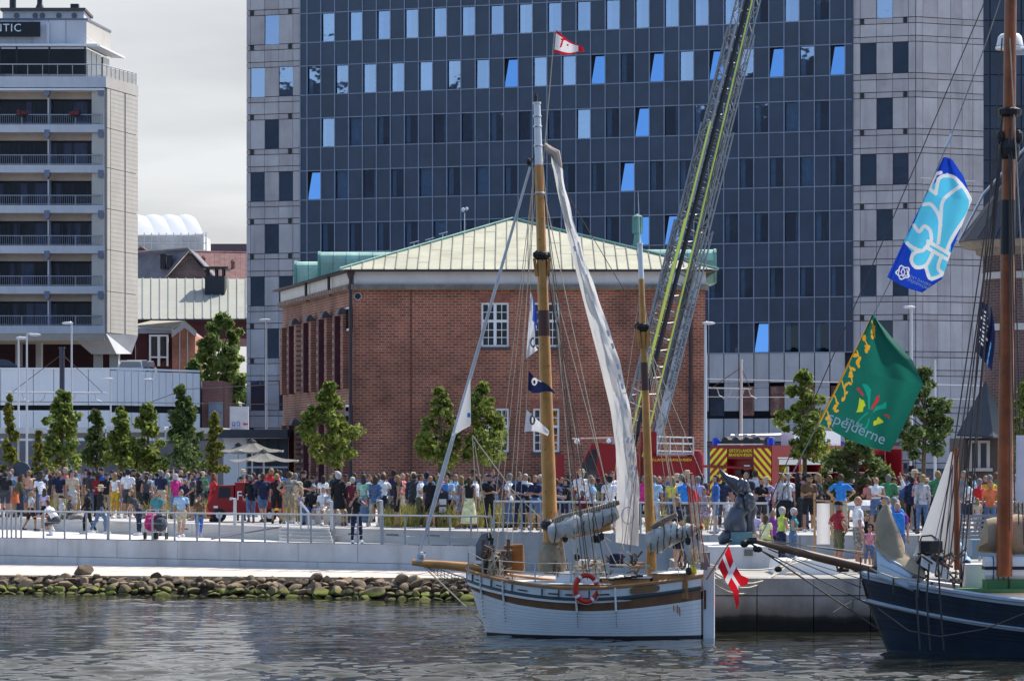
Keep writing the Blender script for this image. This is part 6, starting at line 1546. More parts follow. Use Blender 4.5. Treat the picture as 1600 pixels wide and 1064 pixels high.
 mb = MB(); mb.tube([c+Vector((-.2, 0, .5)), c+Vector((-.16, 0, .6)), c+Vector((.05, 0, .62)), c+Vector((.2, 0, .52))], .02, 5); mb.build('handle', m_black, w)
 for s_ in (-.15, .18): mb = MB(); mb.tube([c+Vector((s_, 0, -.3)), c+Vector((s_, 0, .25))], .05, 6); mb.tube([c+Vector((s_, -.25, .0)), c+Vector((s_, .25, .0))], .17, 10); mb.build('drum', m_iron, w)
 rng = random.Random(3); mb = MB()
 for k in range(46): q = Q(rng.uniform(1432, 1500), rng.uniform(862, 915), rng.uniform(-.6, .4)); mb.tube([q, q+Vector((rng.uniform(-.25, .25), rng.uniform(-.1, .1), rng.uniform(-.2, .2)))], rng.uniform(.012, .035), 5)
 mb.build('deck_gear', M('deck_gear_brown', (.12, .08, .055), .85, var=.5, scale=8), kind='stuff')
 mb = MB(); mb.prism([Q(1443, 866, -.4), Q(1487, 893, -.4), Q(1483, 907, -.4), Q(1440, 884, -.4)], (0, .5, 0)); mb.build('white_crate', m_white, label='tilted white crate behind the shrouds on the ship', cat='crate')
 lk = MB(); lk.ob(Q(1509, 918, .1), (.44, 0, 0), (0, .5, 0), (0, 0, .52)); lk.build('white_locker', m_white, label='square white locker beside the green deck table', cat='locker')
 t = thing('green_table', 'green topped deck table with white sides carrying the raft', 'deck table', Q(1560, 940, -.4))
 mb = MB(); mb.ob(Q(1499, 925, -.9), (1.75, 0, 0), (0, 1.2, 0), (0, 0, .07)); mb.build('top', M('deck_green', (.07, .19, .07), .5, var=.1), t)
 mb = MB(); mb.ob(Q(1500, 940, -.8), (1.7, 0, 0), (0, 1.0, 0), (0, 0, .2)); mb.build('side', m_white, t)
 for x in (1541, 1578): mb = MB(); mb.ob(Q(x, 925, -.7), (.45, 0, 0), (0, .6, 0), (0, 0, .28)); mb.build('cradle', M('deck_green'), t)
 rf = thing('life_raft', 'white life raft canister strapped on the green deck table', 'life raft', Q(1570, 905, -.5))
 prof = [(-.14, -.25), (.14, -.25), (.22, -.15), (.22, .15), (.14, .25), (-.14, .25), (-.22, .15), (-.22, -.15)]
 c = Q(1537, 887, -.5); mb = MB(); mb.prism([c+Vector((0, y, z)) for y, z in prof], (1.2, 0, 0)); mb.build('canister', m_white, rf)
 mb = MB(); mb.ob(c+Vector((-.01, -.235, -.03)), (1.22, 0, 0), (0, .47, 0), (0, 0, .07)); mb.build('seal_band', m_black, rf)
 for x in (.17, .28, .4, .5): mb = MB(); mb.prism([c+Vector((x, y*1.06, z*1.04)) for y, z in prof], (.025, 0, 0)); mb.build('strap', M('strap_blue', (.08, .09, .16), .7), rf)
 bm_ = thing('furled_mainsail', 'bulky tan canvas sail cover lashed on the ship boom', 'sail', Q(1570, 868, -.3))
 rr = random.Random(4); mb = MB(); n = 18; rows = []
 for i in range(9):
  f = i/8; c = Q(1540+f*95, 838-f*2, -.3); hgt = .34+.12*f; rows.append([c+Vector((-.18*(math.sin(a) < -.5)*(1-f), .34*math.cos(a), hgt*math.sin(a)*(1.15 if math.sin(a) > 0 else 1)*(1+.07*rr.uniform(-1, 1)))) for a in [2*math.pi*k/n for k in range(n)]])
 mb.v = [tuple(v) for w_ in rows for v in w_]; mb.f = [(i*n+k, i*n+(k+1) % n, (i+1)*n+(k+1) % n, (i+1)*n+k) for i in range(8) for k in range(n)]+[tuple(range(n))[::-1]]; mb.m = [0]*len(mb.f); mb.build('cover', m_tan, bm_, smooth=True)
 rope([Q(1578, 803, -.68), Q(1577, 830, -.75), Q(1582, 866, -.68)], .02, m_ropedark, bm_, 'lashing')
 mb = MB()
 for x, y in ((1357, 885), (1396, 900), (1436, 906)): mb.tube([Q(x, y, -.4), Q(x, y+28, -.6)], .02, 5)
 mb.build('stanchion', m_iron, root)
 rope([Q(1357, 886, -.4), Q(1370, 893, -.4), Q(1396, 902, -.5), Q(1436, 907, -.6)], .02, m_rope, root, 'guard_line')
 rope([P(1188, 838, 71), P(1300, 620, 71), P(1391, 440, 71), P(1470, 250, 71), P(1487, 210, 71), P(1540, 70, 70.6), P(1570, -20, 70.2)], .014, M('stay_grey', (.33, .32, .30), .7), root, 'forestay')
 rope([P(1200, 790, 71.3), P(1400, 330, 71), P(1540, 0, 70.4)], .012, m_ropedark, root, 'forestay')
 mb = MB(); mb.tube([P(1478, 230, 70.9), P(1487, 210, 70.9)], .04, 6); mb.build('shackle', m_chrome, root)
 cb, cc, cw = cloth('scout_blue', (.012, .055, .46)), cloth('scout_cyan', (.10, .56, .80)), cloth('flag_white')
 lil = [  # white outlines in photo pixels
  smooth_pts([(1466, 280), (1475, 275), (1490, 277), (1503, 290), (1512, 303), (1517, 317), (1512, 335), (1497, 357), (1486, 375), (1480, 390)]),
  smooth_pts([(1503, 290), (1488, 300), (1473, 315), (1470, 340), (1468, 365), (1466, 380)]), [(1466, 280), (1462, 303), (1452, 295), (1462, 272), (1470, 270)],
  smooth_pts([(1443, 320), (1455, 320), (1466, 335), (1470, 352)]), smooth_pts([(1428, 352), (1436, 362), (1444, 354), (1453, 360), (1455, 375), (1448, 385), (1440, 392), (1428, 388), (1417, 380)]),
  smooth_pts([(1440, 392), (1428, 396), (1424, 408), (1432, 418), (1446, 415), (1453, 405), (1457, 396)]), [(1450, 377), (1485, 398), (1483, 407), (1450, 388), (1450, 377)],
  smooth_pts([(1446, 415), (1449, 425), (1453, 435), (1462, 434), (1474, 428)]), smooth_pts([(1474, 428), (1466, 420), (1468, 408), (1472, 400)])]
 def pb(U, V, X, Y, I):
  big = in_poly(X, Y, [(1464, 282), (1480, 270), (1504, 286), (1518, 316), (1503, 352), (1486, 382), (1484, 410), (1474, 432), (1455, 440), (1447, 420), (1430, 420), (1421, 405), (1424, 393), (1412, 378), (1430, 345), (1440, 318), (1452, 296)])
  I[big] = 1
  for l in lil: I[polyline_d(X, Y, l) < 2.7] = 2
  I[(np.abs(np.hypot(X-1411, Y-426)-9.5+1.4*np.cos(5*np.arctan2(Y-426, X-1411))) < 1.2)] = 2
  I[polyline_d(X, Y, [(1411, 419), (1408, 425), (1411, 432), (1414, 425), (1411, 419)]) < .8] = 2; I[polyline_d(X, Y, smooth_pts([(1405, 422), (1404, 430), (1410, 430)])) < .8] = 2; I[polyline_d(X, Y, smooth_pts([(1417, 422), (1418, 430), (1412, 430)])) < .8] = 2
 def bp(u, v):
  a = np.array((1474, 246.)); b = np.array((1386, 433.)); l = a+(b-a)*v
  rt = [np.array(q, float) for q in ((1474, 246), (1502, 268), (1518, 315), (1486, 385), (1473, 437), (1440, 457), (1430, 455))]
  e = [np.array(q, float) for q in ((1488, 250), (1505, 275), (1519, 312), (1502, 355), (1486, 395), (1472, 436), (1441, 457))]
  k = min(5, int(v*6)); f = v*6-k; r = e[k]+(e[k+1]-e[k])*f
  p = l+(r-l)*u; p[1] += 8*math.sin(math.pi*u)*(v-.3)*.6
  return tuple(p)
 fb = flag('scout_flag', 'large blue flag with a light blue white edged lily on the forestay', 'flag', bp, 70.9, lambda u, v: .10*math.sin(u*4+v*5)+.05*math.sin(u*11-v*3), 170, 260, [cb, cc, cw], pb)
 W['tmp'] = Vector((0, 0, 0))
 o = put_text('DET DANSKE\nSPEJDERKORPS', 'lettering', m_white, None, P(1437, 442, 70.82), (1, 0, -.45), (.35, 0, 1), .085, .002, 'CENTER'); o.parent = fb; o.matrix_parent_inverse = Matrix.Translation(-W[fb.name])
 cg, cy = cloth('scout_green', (.012, .145, .105)), cloth('twig_gold', (.78, .40, .03)); ct, cl, cr = cloth('lily_teal', (.01, .33, .24)), cloth('lily_lime', (.52, .62, .03)), cloth('lily_red', (.60, .03, .05))
 A0, B0 = np.array((1362., 493)), np.array((1279., 660))
 rng2 = random.Random(12); tw = []; lv = []
 ed = (B0-A0)/np.linalg.norm(B0-A0); nn = np.array((-ed[1], ed[0])); nn = nn if nn[0] > 0 else -nn
 for k in range(7):
  t0 = .04+k*.14; q = A0+(B0-A0)*t0+nn*4; pts = [tuple(q)]
  for i in range(4): q = q+ed*rng2.uniform(4, 7)+nn*(5 if i < 2 else rng2.uniform(-1, 4)); pts.append(tuple(q)); lv.append((q+nn*rng2.uniform(-4, 4)+ed*rng2.uniform(-4, 4), rng2.uniform(2.2, 4.2), rng2.uniform(0, 3.1)))
  tw.append(smooth_pts(pts, 4))
 def pg(U, V, X, Y, I):
  I[U < .022] = 1
  for l in tw: I[polyline_d(X, Y, l) < 1.0] = 1
  for c, r, a in lv:
   dx, dy = X-c[0], Y-c[1]; s = dx*math.cos(a)+dy*math.sin(a); w = -dx*math.sin(a)+dy*math.cos(a); I[np.hypot(s/r/1.3, w/r/.75) < 1] = 1
  for m, pl in ((2, [(1346, 600), (1354, 600), (1361, 608), (1360, 620), (1359, 640), (1357, 640), (1356, 622), (1352, 610)]), (2, [(1385, 627), (1385, 638), (1372, 640), (1363, 645), (1368, 636), (1378, 632)]), (4, [(1338, 606), (1343, 606), (1350, 618), (1347, 618)]), (4, [(1370, 620), (1374, 617), (1373, 626), (1362, 641), (1361, 638)]), (4, [(1380, 647), (1388, 648), (1390, 654), (1387, 652)]),
                      (3, [(1343, 622), (1350, 626), (1352, 633), (1349, 637), (1348, 643), (1338, 644), (1341, 636)]), (3, [(1372, 651), (1379, 657), (1380, 660), (1365, 665), (1365, 657), (1369, 657)])): I[in_poly(X, Y, pl)] = m
  I[polyline_d(X, Y, smooth_pts([(1355, 645), (1344, 655), (1340, 663), (1352, 669), (1358, 655)])) < .9] = 2
 def gp(u, v):
  l = A0+(B0-A0)*v
  e = [np.array(q, float) for q in ((1368, 497), (1392, 528), (1425, 562), (1445, 600), (1425, 640), (1402, 682), (1390, 706))]
  k = min(5, int(v*6)); f = v*6-k; r = e[k]+(e[k+1]-e[k])*f
  p = l+(r-l)*u
  p[1] += -2*math.sin(math.pi*u)*(1-v)+v*v*12*math.sin(math.pi*u)*.6; p[0] += 2.0*math.sin(v*9)*u
  return tuple(p)
 fg = flag('guide_flag', 'large green flag with golden twig border on the forestay', 'flag', gp, 70.9, lambda u, v: .16*math.sin(u*7+v*3)*u+.07*math.sin(u*15-v*6)*u, 180, 200, [cg, cy, ct, cl, cr], pg)
 for tx, q, sz, dr in (('spejderne', (1339, 669), .345, (1, 0, -.43)), ('KFUM', (1334, 661), .15, (1, 0, -.42))):
  o = put_text(tx, 'lettering', m_white, None, P(*q, 70.5), dr, (.3, 0, 1), sz, .002, 'CENTER'); o.parent = fg; o.matrix_parent_inverse = Matrix.Translation(-W[fg.name])
 def pd(U, V, X, Y, I):
  for k in range(9):
   y = .16+k*.075; I[(np.abs(V-y) < .018) & (np.abs(U-.35-.1*math.sin(k*2.3)) < .16)] = 1
  I[(np.abs(U-.9+.2*V) < .03) & (V > .6)] = 2
 ad = flag('shroud_flag', 'narrow dark navy flag with pale lettering among the ship shrouds', 'flag', quadpx((1533, 470), (1549, 480), (1553, 580), (1524, 548), lambda u, v: (4*math.sin(v*4)*u, 0)), 70.3, lambda u, v: .12*math.sin(u*8+v*3), 40, 90, [cloth('flag_navy'), cloth('flag_white'), cloth('flag_skyblue', (.10, .30, .62))], pd)
 mb = MB(); mb.bb(PX(1588, 69), 69, PZ(785, 69), PX(1640, 69), 69.05, PZ(680, 69)); mb.build('white_banner', cloth('banner_white', (.66, .66, .74)), label='plain white banner hanging at the right edge beyond the mast', cat='banner')
blue_ship()
# ---------------------------------------------------------------- fire engines and the raised turntable ladder
m_refl = M('reflective_silver', (.55, .56, .58), .35, metal=.4, var=.05)
m_carglass = M('car_glass')
def chevrons(par, name, x, y0, y1, z0, z1, rising, n=7):
 """red and yellow hatching on a panel in the plane x = const (local), clipped stripes built as flat plates"""
 mb = MB(); mb.sheet([(x, y0, z0), (x, y1, z0), (x, y1, z1), (x, y0, z1)][::-1]); pl = mb.build(name, M('hatch_red', (.40, .012, .018), .5), par)
 w = (z1-z0)/n; mb = MB(); hw = abs(y1-y0)
 for i in range(-3, n+1):
  zA = z0+i*w*1.0; zB = zA+w*.5
  q = [(y0, zA), (y0, zB), (y1, zB+hw*rising), (y1, zA+hw*rising)]
  def clip(poly, lim, keep):
   out = []
   for k in range(len(poly)):
    a, b = poly[k], poly[(k+1) % len(poly)]; ia, ib = keep(a[1], lim), keep(b[1], lim)
    if ia: out.append(a)
    if ia != ib: t = (lim-a[1])/(b[1]-a[1]); out.append((a[0]+(b[0]-a[0])*t, lim))
   return out
  q = clip(q, z0, lambda z, l: z >= l); q = clip(q, z1, lambda z, l: z <= l) if q else q
  if len(q) > 2: mb.sheet([(x-.006, y, z) for y, z in q][::-1])
 mb.build('hatching', m_yellow, pl, kind='stuff'); return pl
def wheel(par, x, y, r=.5):
 mb = MB(); s = 1 if y > 0 else -1; mb.tube([(x, y-s*.3, r), (x, y, r)], r, 18); w = mb.build('wheel', m_tyre, par, smooth=True)
 mb = MB(); mb.tube([(x, y-s*.02, r), (x, y+s*.03, r)], r*.55, 12); mb.build('rim', m_chrome, w)
def pump_engine():
 c = Vector((PX(1108, 112), 112, UP)); fw = math.atan2(.785, .62)
 r = thing('fire_engine', 'red fire engine with yellow hatched rear and open side lockers', 'fire engine', c, rz=fw, local=True)
 L, Wd, H = 8.8, 2.6, 2.72
 mb = MB(); mb.bb(0.05, -Wd, .55, 6.4, 0, .95); mb.bb(.05, -Wd, 2.25, 6.4, 0, H); mb.bb(.05, -Wd, .95, .35, -1.85, 2.25); mb.bb(.05, -.75, .95, .35, 0, 2.25)
 for x in (.35, 1.75, 3.2, 4.75, 6.25): mb.bb(x, -Wd, .95, x+.14, 0, 2.25)
 mb.build('body', m_red, r)
 mb = MB(); mb.bb(.5, -1.5, .95, 6.3, -1.3, 2.25); mb.build('locker_back', m_dark, r)
 rng = random.Random(5)
 for x0, x1 in ((.49, 1.75), (1.89, 3.2), (3.34, 4.75), (4.89, 6.25)):
  mb = MB(); mb.bb(x0, -Wd+.02, 2.05, x1, -Wd+.2, 2.24); mb.build('roller_shutter', m_refl, r)
  for z in (1.35, 1.75):
   mb = MB(); mb.bb(x0, -Wd+.1, z, x1, -1.55, z+.03); mb.build('shelf', m_refl, r)
  for k in range(6):
   x = rng.uniform(x0+.1, x1-.3); z = rng.choice((.98, 1.38, 1.78)); mb = MB(); mb.bb(x, -Wd+.15, z, x+rng.uniform(.15, .35), -1.9, z+rng.uniform(.12, .26)); mb.build('equipment', rng.choice((m_black, m_chrome, m_refl, m_yellow, m_steel)), r)
 mb = MB(); mb.bb(.36, -1.85, .95, .42, -.75, 2.25); mb.build('rear_recess', m_dark, r)
 for k in range(7):
  y = rng.uniform(-1.75, -1.0); z = rng.uniform(1., 1.9); mb = MB(); mb.bb(.1, y, z, .34, y+.24, z+.16); mb.build('equipment', rng.choice((m_black, m_chrome, m_refl)), r)
 mb = MB(); mb.bb(.12, -1.83, 1.45, .34, -.77, 1.48); mb.build('shelf', m_refl, r)
 chevrons(r, 'hatched_door', .03, -.02, -.74, .6, 2.62, 1.0); chevrons(r, 'hatched_door', .03, -Wd+.02, -1.86, .6, 2.62, 1.0)
 def lt(txt, loc, ux, size):
  me = text_mesh(txt, 'lettering', m_yellow, size, .006); o = bpy.data.objects.new('lettering', me); COL.objects.link(o); o.parent = r
  ux = Vector(ux); uy = Vector((0, 0, 1)); mt = Matrix((ux, uy, ux.cross(uy))).transposed().to_4x4(); mt.translation = Vector(loc); o.matrix_basis = mt
 lt('ØSTJYLLANDS\nBRANDVÆSEN', (.03, -1.3, 2.46), (0, -1, 0), .15); lt('ØSTJYLLANDS BRANDVÆSEN', (3.6, -Wd-.012, 2.5), (1, 0, 0), .23)
 mb = MB(); mb.bb(.4, -Wd-.01, 2.26, 6.4, -Wd, 2.31); mb.bb(.4, -Wd-.012, .6, 6.4, -Wd, .7); mb.build('reflective_strip', m_refl, r)
 for y in (-Wd+.15, -.15): mb = MB(); mb.lathe([(.13, 0), (.13, .2), (.1, .27)], (.2, y, H), 10); mb.build('blue_beacon', M('beacon_blue', (.02, .06, .55), .2, var=0), r)
 prof = [(6.42, .45), (8.75, .45), (8.8, 1.3), (8.6, 2.3), (8.3, 2.7), (6.42, 2.72)]
 mb = MB(); mb.prism([(x, -Wd, z) for x, z in prof], (0, Wd, 0)); mb.build('cab', m_red, r)
 for s, y in ((-1, -Wd-.012), (1, .012)):
  for q in ([(6.6, 1.45), (7.35, 1.45), (7.35, 2.4), (6.6, 2.4)], [(7.5, 1.45), (8.45, 1.45), (8.3, 2.4), (7.5, 2.4)]):
   mb = MB(); mb.sheet([(x, y, z) for x, z in q] if s < 0 else [(x, y, z) for x, z in q][::-1]); mb.build('cab_window', m_carglass, r)
 mb = MB(); mb.sheet([(8.79, -Wd+.15, 1.45), (8.79, -.15, 1.45), (8.62, -.15, 2.35), (8.62, -Wd+.15, 2.35)]); mb.build('windscreen', m_carglass, r)
 d = MB(); d.ob((7.45, -Wd-.02, .7), (-.5, -.95, 0), (.05, -.03, 0), (0, 0, 1.9)); dr = d.build('open_door', m_red, r)
 d = MB(); d.ob((7.33, -Wd-.25, 1.6), (-.3, -.57, 0), (.08, -.05, 0), (0, 0, .8)); d.build('door_window', M('pale_blue_glass', (.25, .45, .52), .1, var=.1), dr)
 mb = MB(); mb.bb(7.6, -Wd+.1, H, 8.1, -.1, H+.16); mb.build('light_bar', M('beacon_blue'), r)
 mb = MB(); mb.tube([(8.6, -Wd, 2.2), (8.8, -Wd-.35, 2.2), (8.8, -Wd-.35, 1.8)], .04, 5); mb.bb(8.72, -Wd-.45, 1.45, 8.8, -Wd-.22, 2.0); mb.build('mirror', m_black, r)
 for x in (1.9, 7.2):
  for y in (-Wd, 0): wheel(r, x, y if y else .0001, .52)
 mb = MB()
 for y in (-1.9, -1.55, -1.2, -.85): mb.tube([(.1, y, H+.35), (4.8, y, H+.42)], .035, 5)
 for i in range(14): mb.tube([(.3+i*.33, -1.9, H+.37), (.3+i*.33, -.85, H+.37)], .02, 4)
 mb.build('roof_ladder', m_chrome, r, kind='stuff')
 for k in range(5): mb = MB(); y = -2.3+k*.45; mb.tube([(.25, y, H+.15), (.5, y, H+.15)], .15, 10); mb.build('hose_roll', m_black, r)
 mb = MB(); mb.bb(1.6, -2.5, H, 4.6, -1.95, H+.52); mb.build('roof_box', m_white, r)
 mb = MB(); mb.bb(.0, -2.25, H+.02, .1, -.35, H+.06); mb.build('tail_rail', m_refl, r)
 mb = MB(); mb.tube([(-.02, .25, 2.0), (-.05, -1.9, 1.93)], .05, 6); mb.build('boom_pole', m_red, r)
pump_engine()
def ladder_truck():
 c = Vector((PX(882, 124), 124, UP)); rz = math.pi-R(16)
 r = thing('ladder_truck', 'red turntable ladder truck behind the ketch with its lattice ladder raised high', 'fire engine', c, rz=0, local=True)
 def bx(x0, y0, z0, x1, y1, z1, n, m): mb = MB(); mb.bb(x0, y0, z0, x1, y1, z1); return mb.build(n, m, r)
 prof = [(.0, .5), (2.1, .5), (2.1, 2.78), (.95, 2.84), (.7, 2.8), (.05, 1.5)]
 mb = MB(); mb.prism([(x+.35, 0, z) for x, z in prof], (0, 2.4, 0)); mb.build('cab', m_red, r)
 mb = MB(); mb.sheet([(.66, -.015, 1.15), (1.25, -.015, 1.15), (1.25, -.015, 2.6), (1.02, -.015, 2.6), (.5, -.015, 1.6)]); mb.build('cab_window', m_carglass, r)
 mb = MB(); mb.ob((-.38, .1, 1.0), (.33, .2, 0), (.05, -.1, 0), (0, 0, 1.4)); mb.build('open_door', m_red, r)
 bx(2.5, .1, .55, 6.0, 2.3, 1.25, 'chassis_box', m_red); bx(2.5, .15, 1.25, 2.9, 2.2, 2.4, 'locker', m_red); bx(3.4, .05, 1.6, 5.1, 2.2, 2.35, 'turntable_box', m_red)
 mb = MB(); mb.sheet([(3.5, .04, 2.12), (4.9, .04, 2.12), (4.9, .04, 2.3), (3.5, .04, 2.3)]); mb.build('name_strip', M('dark_red_strip', (.28, .008, .012), .5), r)
 put_local('ØSTJYLLANDS BRANDVÆSEN', 'lettering', m_yellow, r, (4.0, .03, 2.2), .14)
 mb = MB(); mb.lathe([(.3, 0), (.34, .3), (.33, 1.0), (.24, 1.2), (.05, 1.25)], (5.15, 1.2, 1.35), 12); mb.build('operator_cabin', m_red, r, smooth=True)
 bx(3.9, .03, .6, 4.2, .06, 1.2, 'hatched_plate', m_yellow)
 mb = MB(); mb.sheet([(3.9, .02, .65), (4.05, .02, .65), (4.2, .02, .95), (4.2, .02, 1.15)]); mb.build('hatching', m_red, r)
 for x in (.9, 2.7, 3.9):
  mb = MB(); mb.tube([(x+.35, -.01, .5), (x+.35, .3, .5)], .5, 16); w = mb.build('wheel', m_tyre, r)
  mb = MB(); mb.tube([(x+.35, -.04, .5), (x+.35, 0, .5)], .27, 10); mb.build('rim', m_chrome, w)
 mb = MB(); mb.tube([(.3, .2, 3.02), (2.1, .2, 3.06)], .03, 5); mb.tube([(.6, .2, 2.8), (.6, .2, 3.02)], .05, 5); mb.tube([(1.8, .2, 2.8), (1.8, .2, 3.05)], .05, 5); mb.build('roof_bar', M('pink_bar', (.55, .30, .28), .5), r)
 for x in (.48, 1.72): mb = MB(); mb.ell((x, .1, 2.93), (.1, .08, .1), 10, 7); mb.build('floodlight', M('lamp_glass', (.85, .87, .95), .2, var=0), r)
 for z in (2.55, 2.85, 3.1): mb = MB(); mb.tube([(3.6, .2, z), (5.0, .2, z-.03)], .025, 5); mb.tube([(3.6, 1.6, z), (5.0, 1.6, z-.03)], .025, 5); mb.build('platform_rail', m_chrome, r)
 mb = MB()
 for x in (3.6, 4.1, 4.6, 5.0): mb.tube([(x, .2, 2.35), (x, .2, 3.1)], .03, 5)
 mb.bb(3.6, .2, 2.4, 5., 1.6, 2.46); mb.build('platform_post', m_chrome, r)
 bx(1.9, .3, 2.7, 2.6, 1.8, 3.1, 'roof_locker', m_chrome); bx(3.0, .6, 1.3, 3.6, 1.6, 3.3, 'ladder_foot', m_red)
 B0 = Vector((PX(988, 124)-c.x, .9, PZ(712, 124)-UP)); T0 = Vector((PX(1181, 128)-c.x, 4.9, PZ(-60, 128)-UP))
 u = (T0-B0); LT = u.length; u /= LT
 w = Vector((.80, .60, 0)); w = (w-u*w.dot(u)).normalized(); h = u.cross(w)
 if h.y > 0: h = -h
 m_lat = M('ladder_metal', (.25, .26, .28), .45, metal=.3, var=.1)
 secs = [(0., .46, 1.50, .62, 1.0), (.14, .66, 1.26, .54, .8), (.30, .86, 1.05, .46, .7), (.50, 1.0, .86, .40, .6)]
 for k, (t0, t1, wd, ht, _) in enumerate(secs):
  a = B0+u*(LT*t0); b = B0+u*(LT*t1); n = int((t1-t0)*LT/.55)
  mb = MB(); mb.tube([a, b], .02, 4); sec = MB()
  pts = lambda p, sx, sy: p+w*(sx*wd/2)+h*(sy*ht+.09*(3-k)*0)
  sec.tube([pts(a, -1, 0), pts(b, -1, 0)], .05, 6); sec.tube([pts(a, 1, 0), pts(b, 1, 0)], .05, 6)
  so = sec.build('ladder_section', m_lat, r)
  for sx, mat in ((-1, m_lime if k in (0, 1) else m_lat), (1, m_lat)):
   rl = MB(); rl.tube([pts(a, sx, 1), pts(b, sx, 1)], .04 if sx < 0 else .04, 6); rl.build('hand_rail', mat, so)
  lat = MB()
  for i in range(n):
   p, q = a.lerp(b, i/n), a.lerp(b, (i+1)/n)
   for sx in (-1, 1):
    lat.tube([pts(p, sx, i % 2), pts(q, sx, (i+1) % 2)], .024, 4)
    if i % 3 == 0: lat.tube([pts(p, sx, 0), pts(p, sx, 1)], .02, 4)
   if i % 2 == 0: lat.tube([pts(p, -1, 0), pts(q, 1, 0)], .018, 4)
  lat.build('lattice', m_lat, so, kind='stuff')
  rm = MB(); rm.tube([pts(a, -1, 0)-a, pts(a, 1, 0)-a], .022, 5); me = rm.mesh('rung', m_lat)
  for i in range(n):
   o = bpy.data.objects.new('rung', me); COL.objects.link(o); o.parent = so; o.location = a.lerp(b, (i+.5)/n)
 mb = MB(); mb.tube([B0+w*.15+h*.5, B0+u*(LT*.45)+w*.12+h*.45, T0+w*.05+h*.35], [.04, .04, .03], 6); mb.build('lime_hose', m_lime, r)
 mb = MB(); mb.tube([B0-w*.16+h*.2, B0+u*(LT*.5)-w*.1+h*.2, T0-w*.03+h*.2], .10, 6); mb.build('cable_chain', m_black, r)
 mb = MB(); p0 = B0+w*.78-u*.3; p1 = B0+u*(LT*.38)+w*.78
 mb.ob(p0+h*.05, (p1-p0), w*.06, h*.28); mb.build('name_plate', m_white, r)
 nx = u; ny = -(h) if False else h
 me = text_mesh('ØSTJYLLANDS BRANDVÆSEN', 'lettering', M('letter_navy', (.02, .025, .06), .5, var=0), .27, .004); o = bpy.data.objects.new('lettering', me); COL.objects.link(o); o.parent = r
 nz = w if w.y < 0 else w
 uy = -Vector((1, 0, 0)); uy = (uy-u*uy.dot(u)).normalized(); mt = Matrix((u, uy, u.cross(uy))).transposed().to_4x4(); mt.translation = p0.lerp(p1, .62)+h*.36+w*.02; o.matrix_basis = mt
 mb = MB(); q = p0.lerp(p1, .62); mb.ob(p0+h*.33, (p1-p0), w*.06-h*.0, h*.0-uy*.0+Vector((.001, 0, 0)));
 mb = MB(); e = uy*.17; s0 = p0+h*.345+w*.02; s1 = p1+h*.345+w*.02; mb.ob(s0-e, s1-s0, uy*.34, h*-.03); mb.build('name_plate', M('plate_grey', (.55, .56, .62), .5), r)
def put_local(txt, name, mat, par, loc, size):
 me = text_mesh(txt, name, mat, size, .004); o = bpy.data.objects.new(name, me); COL.objects.link(o); o.parent = par; o.location = loc; o.rotation_euler = (R(90), 0, 0)
ladder_truck()
def food_van():
 d = 114; c = Vector((PX(347, d), d, UP)); r = thing('food_van', 'small red food van with white script lettering beside the parasols', 'food van', c, local=True)
 def bx(x0, y0, z0, x1, y1, z1, n, m): mb = MB(); mb.bb(x0, y0, z0, x1, y1, z1); return mb.build(n, m, r)
 mb = MB(); mb.prism([(x, 0, z) for x, z in ((-.45, .35), (.42, .35), (.42, 1.32), (-.2, 1.3), (-.35, .85), (-.55, .6))], (0, 1.3, 0)); mb.build('cab', m_red, r)
 mb = MB(); mb.sheet([(-.15, -.01, .85), (.3, -.01, .85), (.3, -.01, 1.24), (-.1, -.01, 1.24)]); mb.build('cab_window', m_carglass, r)
 bx(.47, -.05, .33, 2.15, 1.35, 1.38, 'body', m_red); bx(.45, -.08, 1.36, 2.18, 1.38, 1.41, 'roof', M('van_roof_red', (.30, .01, .015), .4))
 put_local('Food', 'lettering', m_white, r, (.98, -.06, .93), .45)
 for x in (-.1, 1.7): mb = MB(); mb.tube([(x, -.06, .24), (x, .12, .24)], .24, 14); w = mb.build('wheel', m_tyre, r); mb = MB(); mb.tube([(x, -.08, .24), (x, -.05, .24)], .12, 10); mb.build('rim', m_chrome, w)
 bx(-.3, -.02, .5, -.15, .02, .58, 'headlight', m_white); bx(1.85, -.06, .42, 2.05, -.04, .5, 'label_plate', m_yellow)
food_van()
# ---------------------------------------------------------------- trees and planting
def leaf_mat(name, c0, c1, tr=.35):
 m = M(name, c0, .6, var=0, spec=.3); nt = m.node_tree; N = nt.nodes.new; L = nt.links.new; b = nt.nodes['Principled BSDF']
 g = N('ShaderNodeNewGeometry'); rp = N('ShaderNodeMix'); rp.data_type = 'RGBA'; L(g.outputs['Random Per Island'], rp.inputs[0]); rp.inputs[6].default_value = (*c0, 1); rp.inputs[7].default_value = (*c1, 1)
 L(rp.outputs[2], b.inputs['Base Color']); t = N('ShaderNodeBsdfTranslucent'); L(rp.outputs[2], t.inputs[0]); ms = N('ShaderNodeMixShader'); ms.inputs[0].default_value = tr
 L(b.outputs[0], ms.inputs[1]); L(t.outputs[0], ms.inputs[2]); L(ms.outputs[0], nt.nodes['Material Output'].inputs['Surface']); return m
m_leafA = leaf_mat('fresh_leaf', (.055, .085, .016), (.31, .37, .075), .48); m_leafB = leaf_mat('dark_leaf', (.032, .056, .018), (.18, .24, .065), .4)
m_leafC = leaf_mat('yellowing_leaf', (.06, .08, .015), (.33, .32, .06), .42); m_needle = leaf_mat('pine_needle', (.06, .095, .03), (.24, .29, .085), .4)
m_bark = M('young_bark', (.12, .09, .065), .9, var=.3, scale=5)
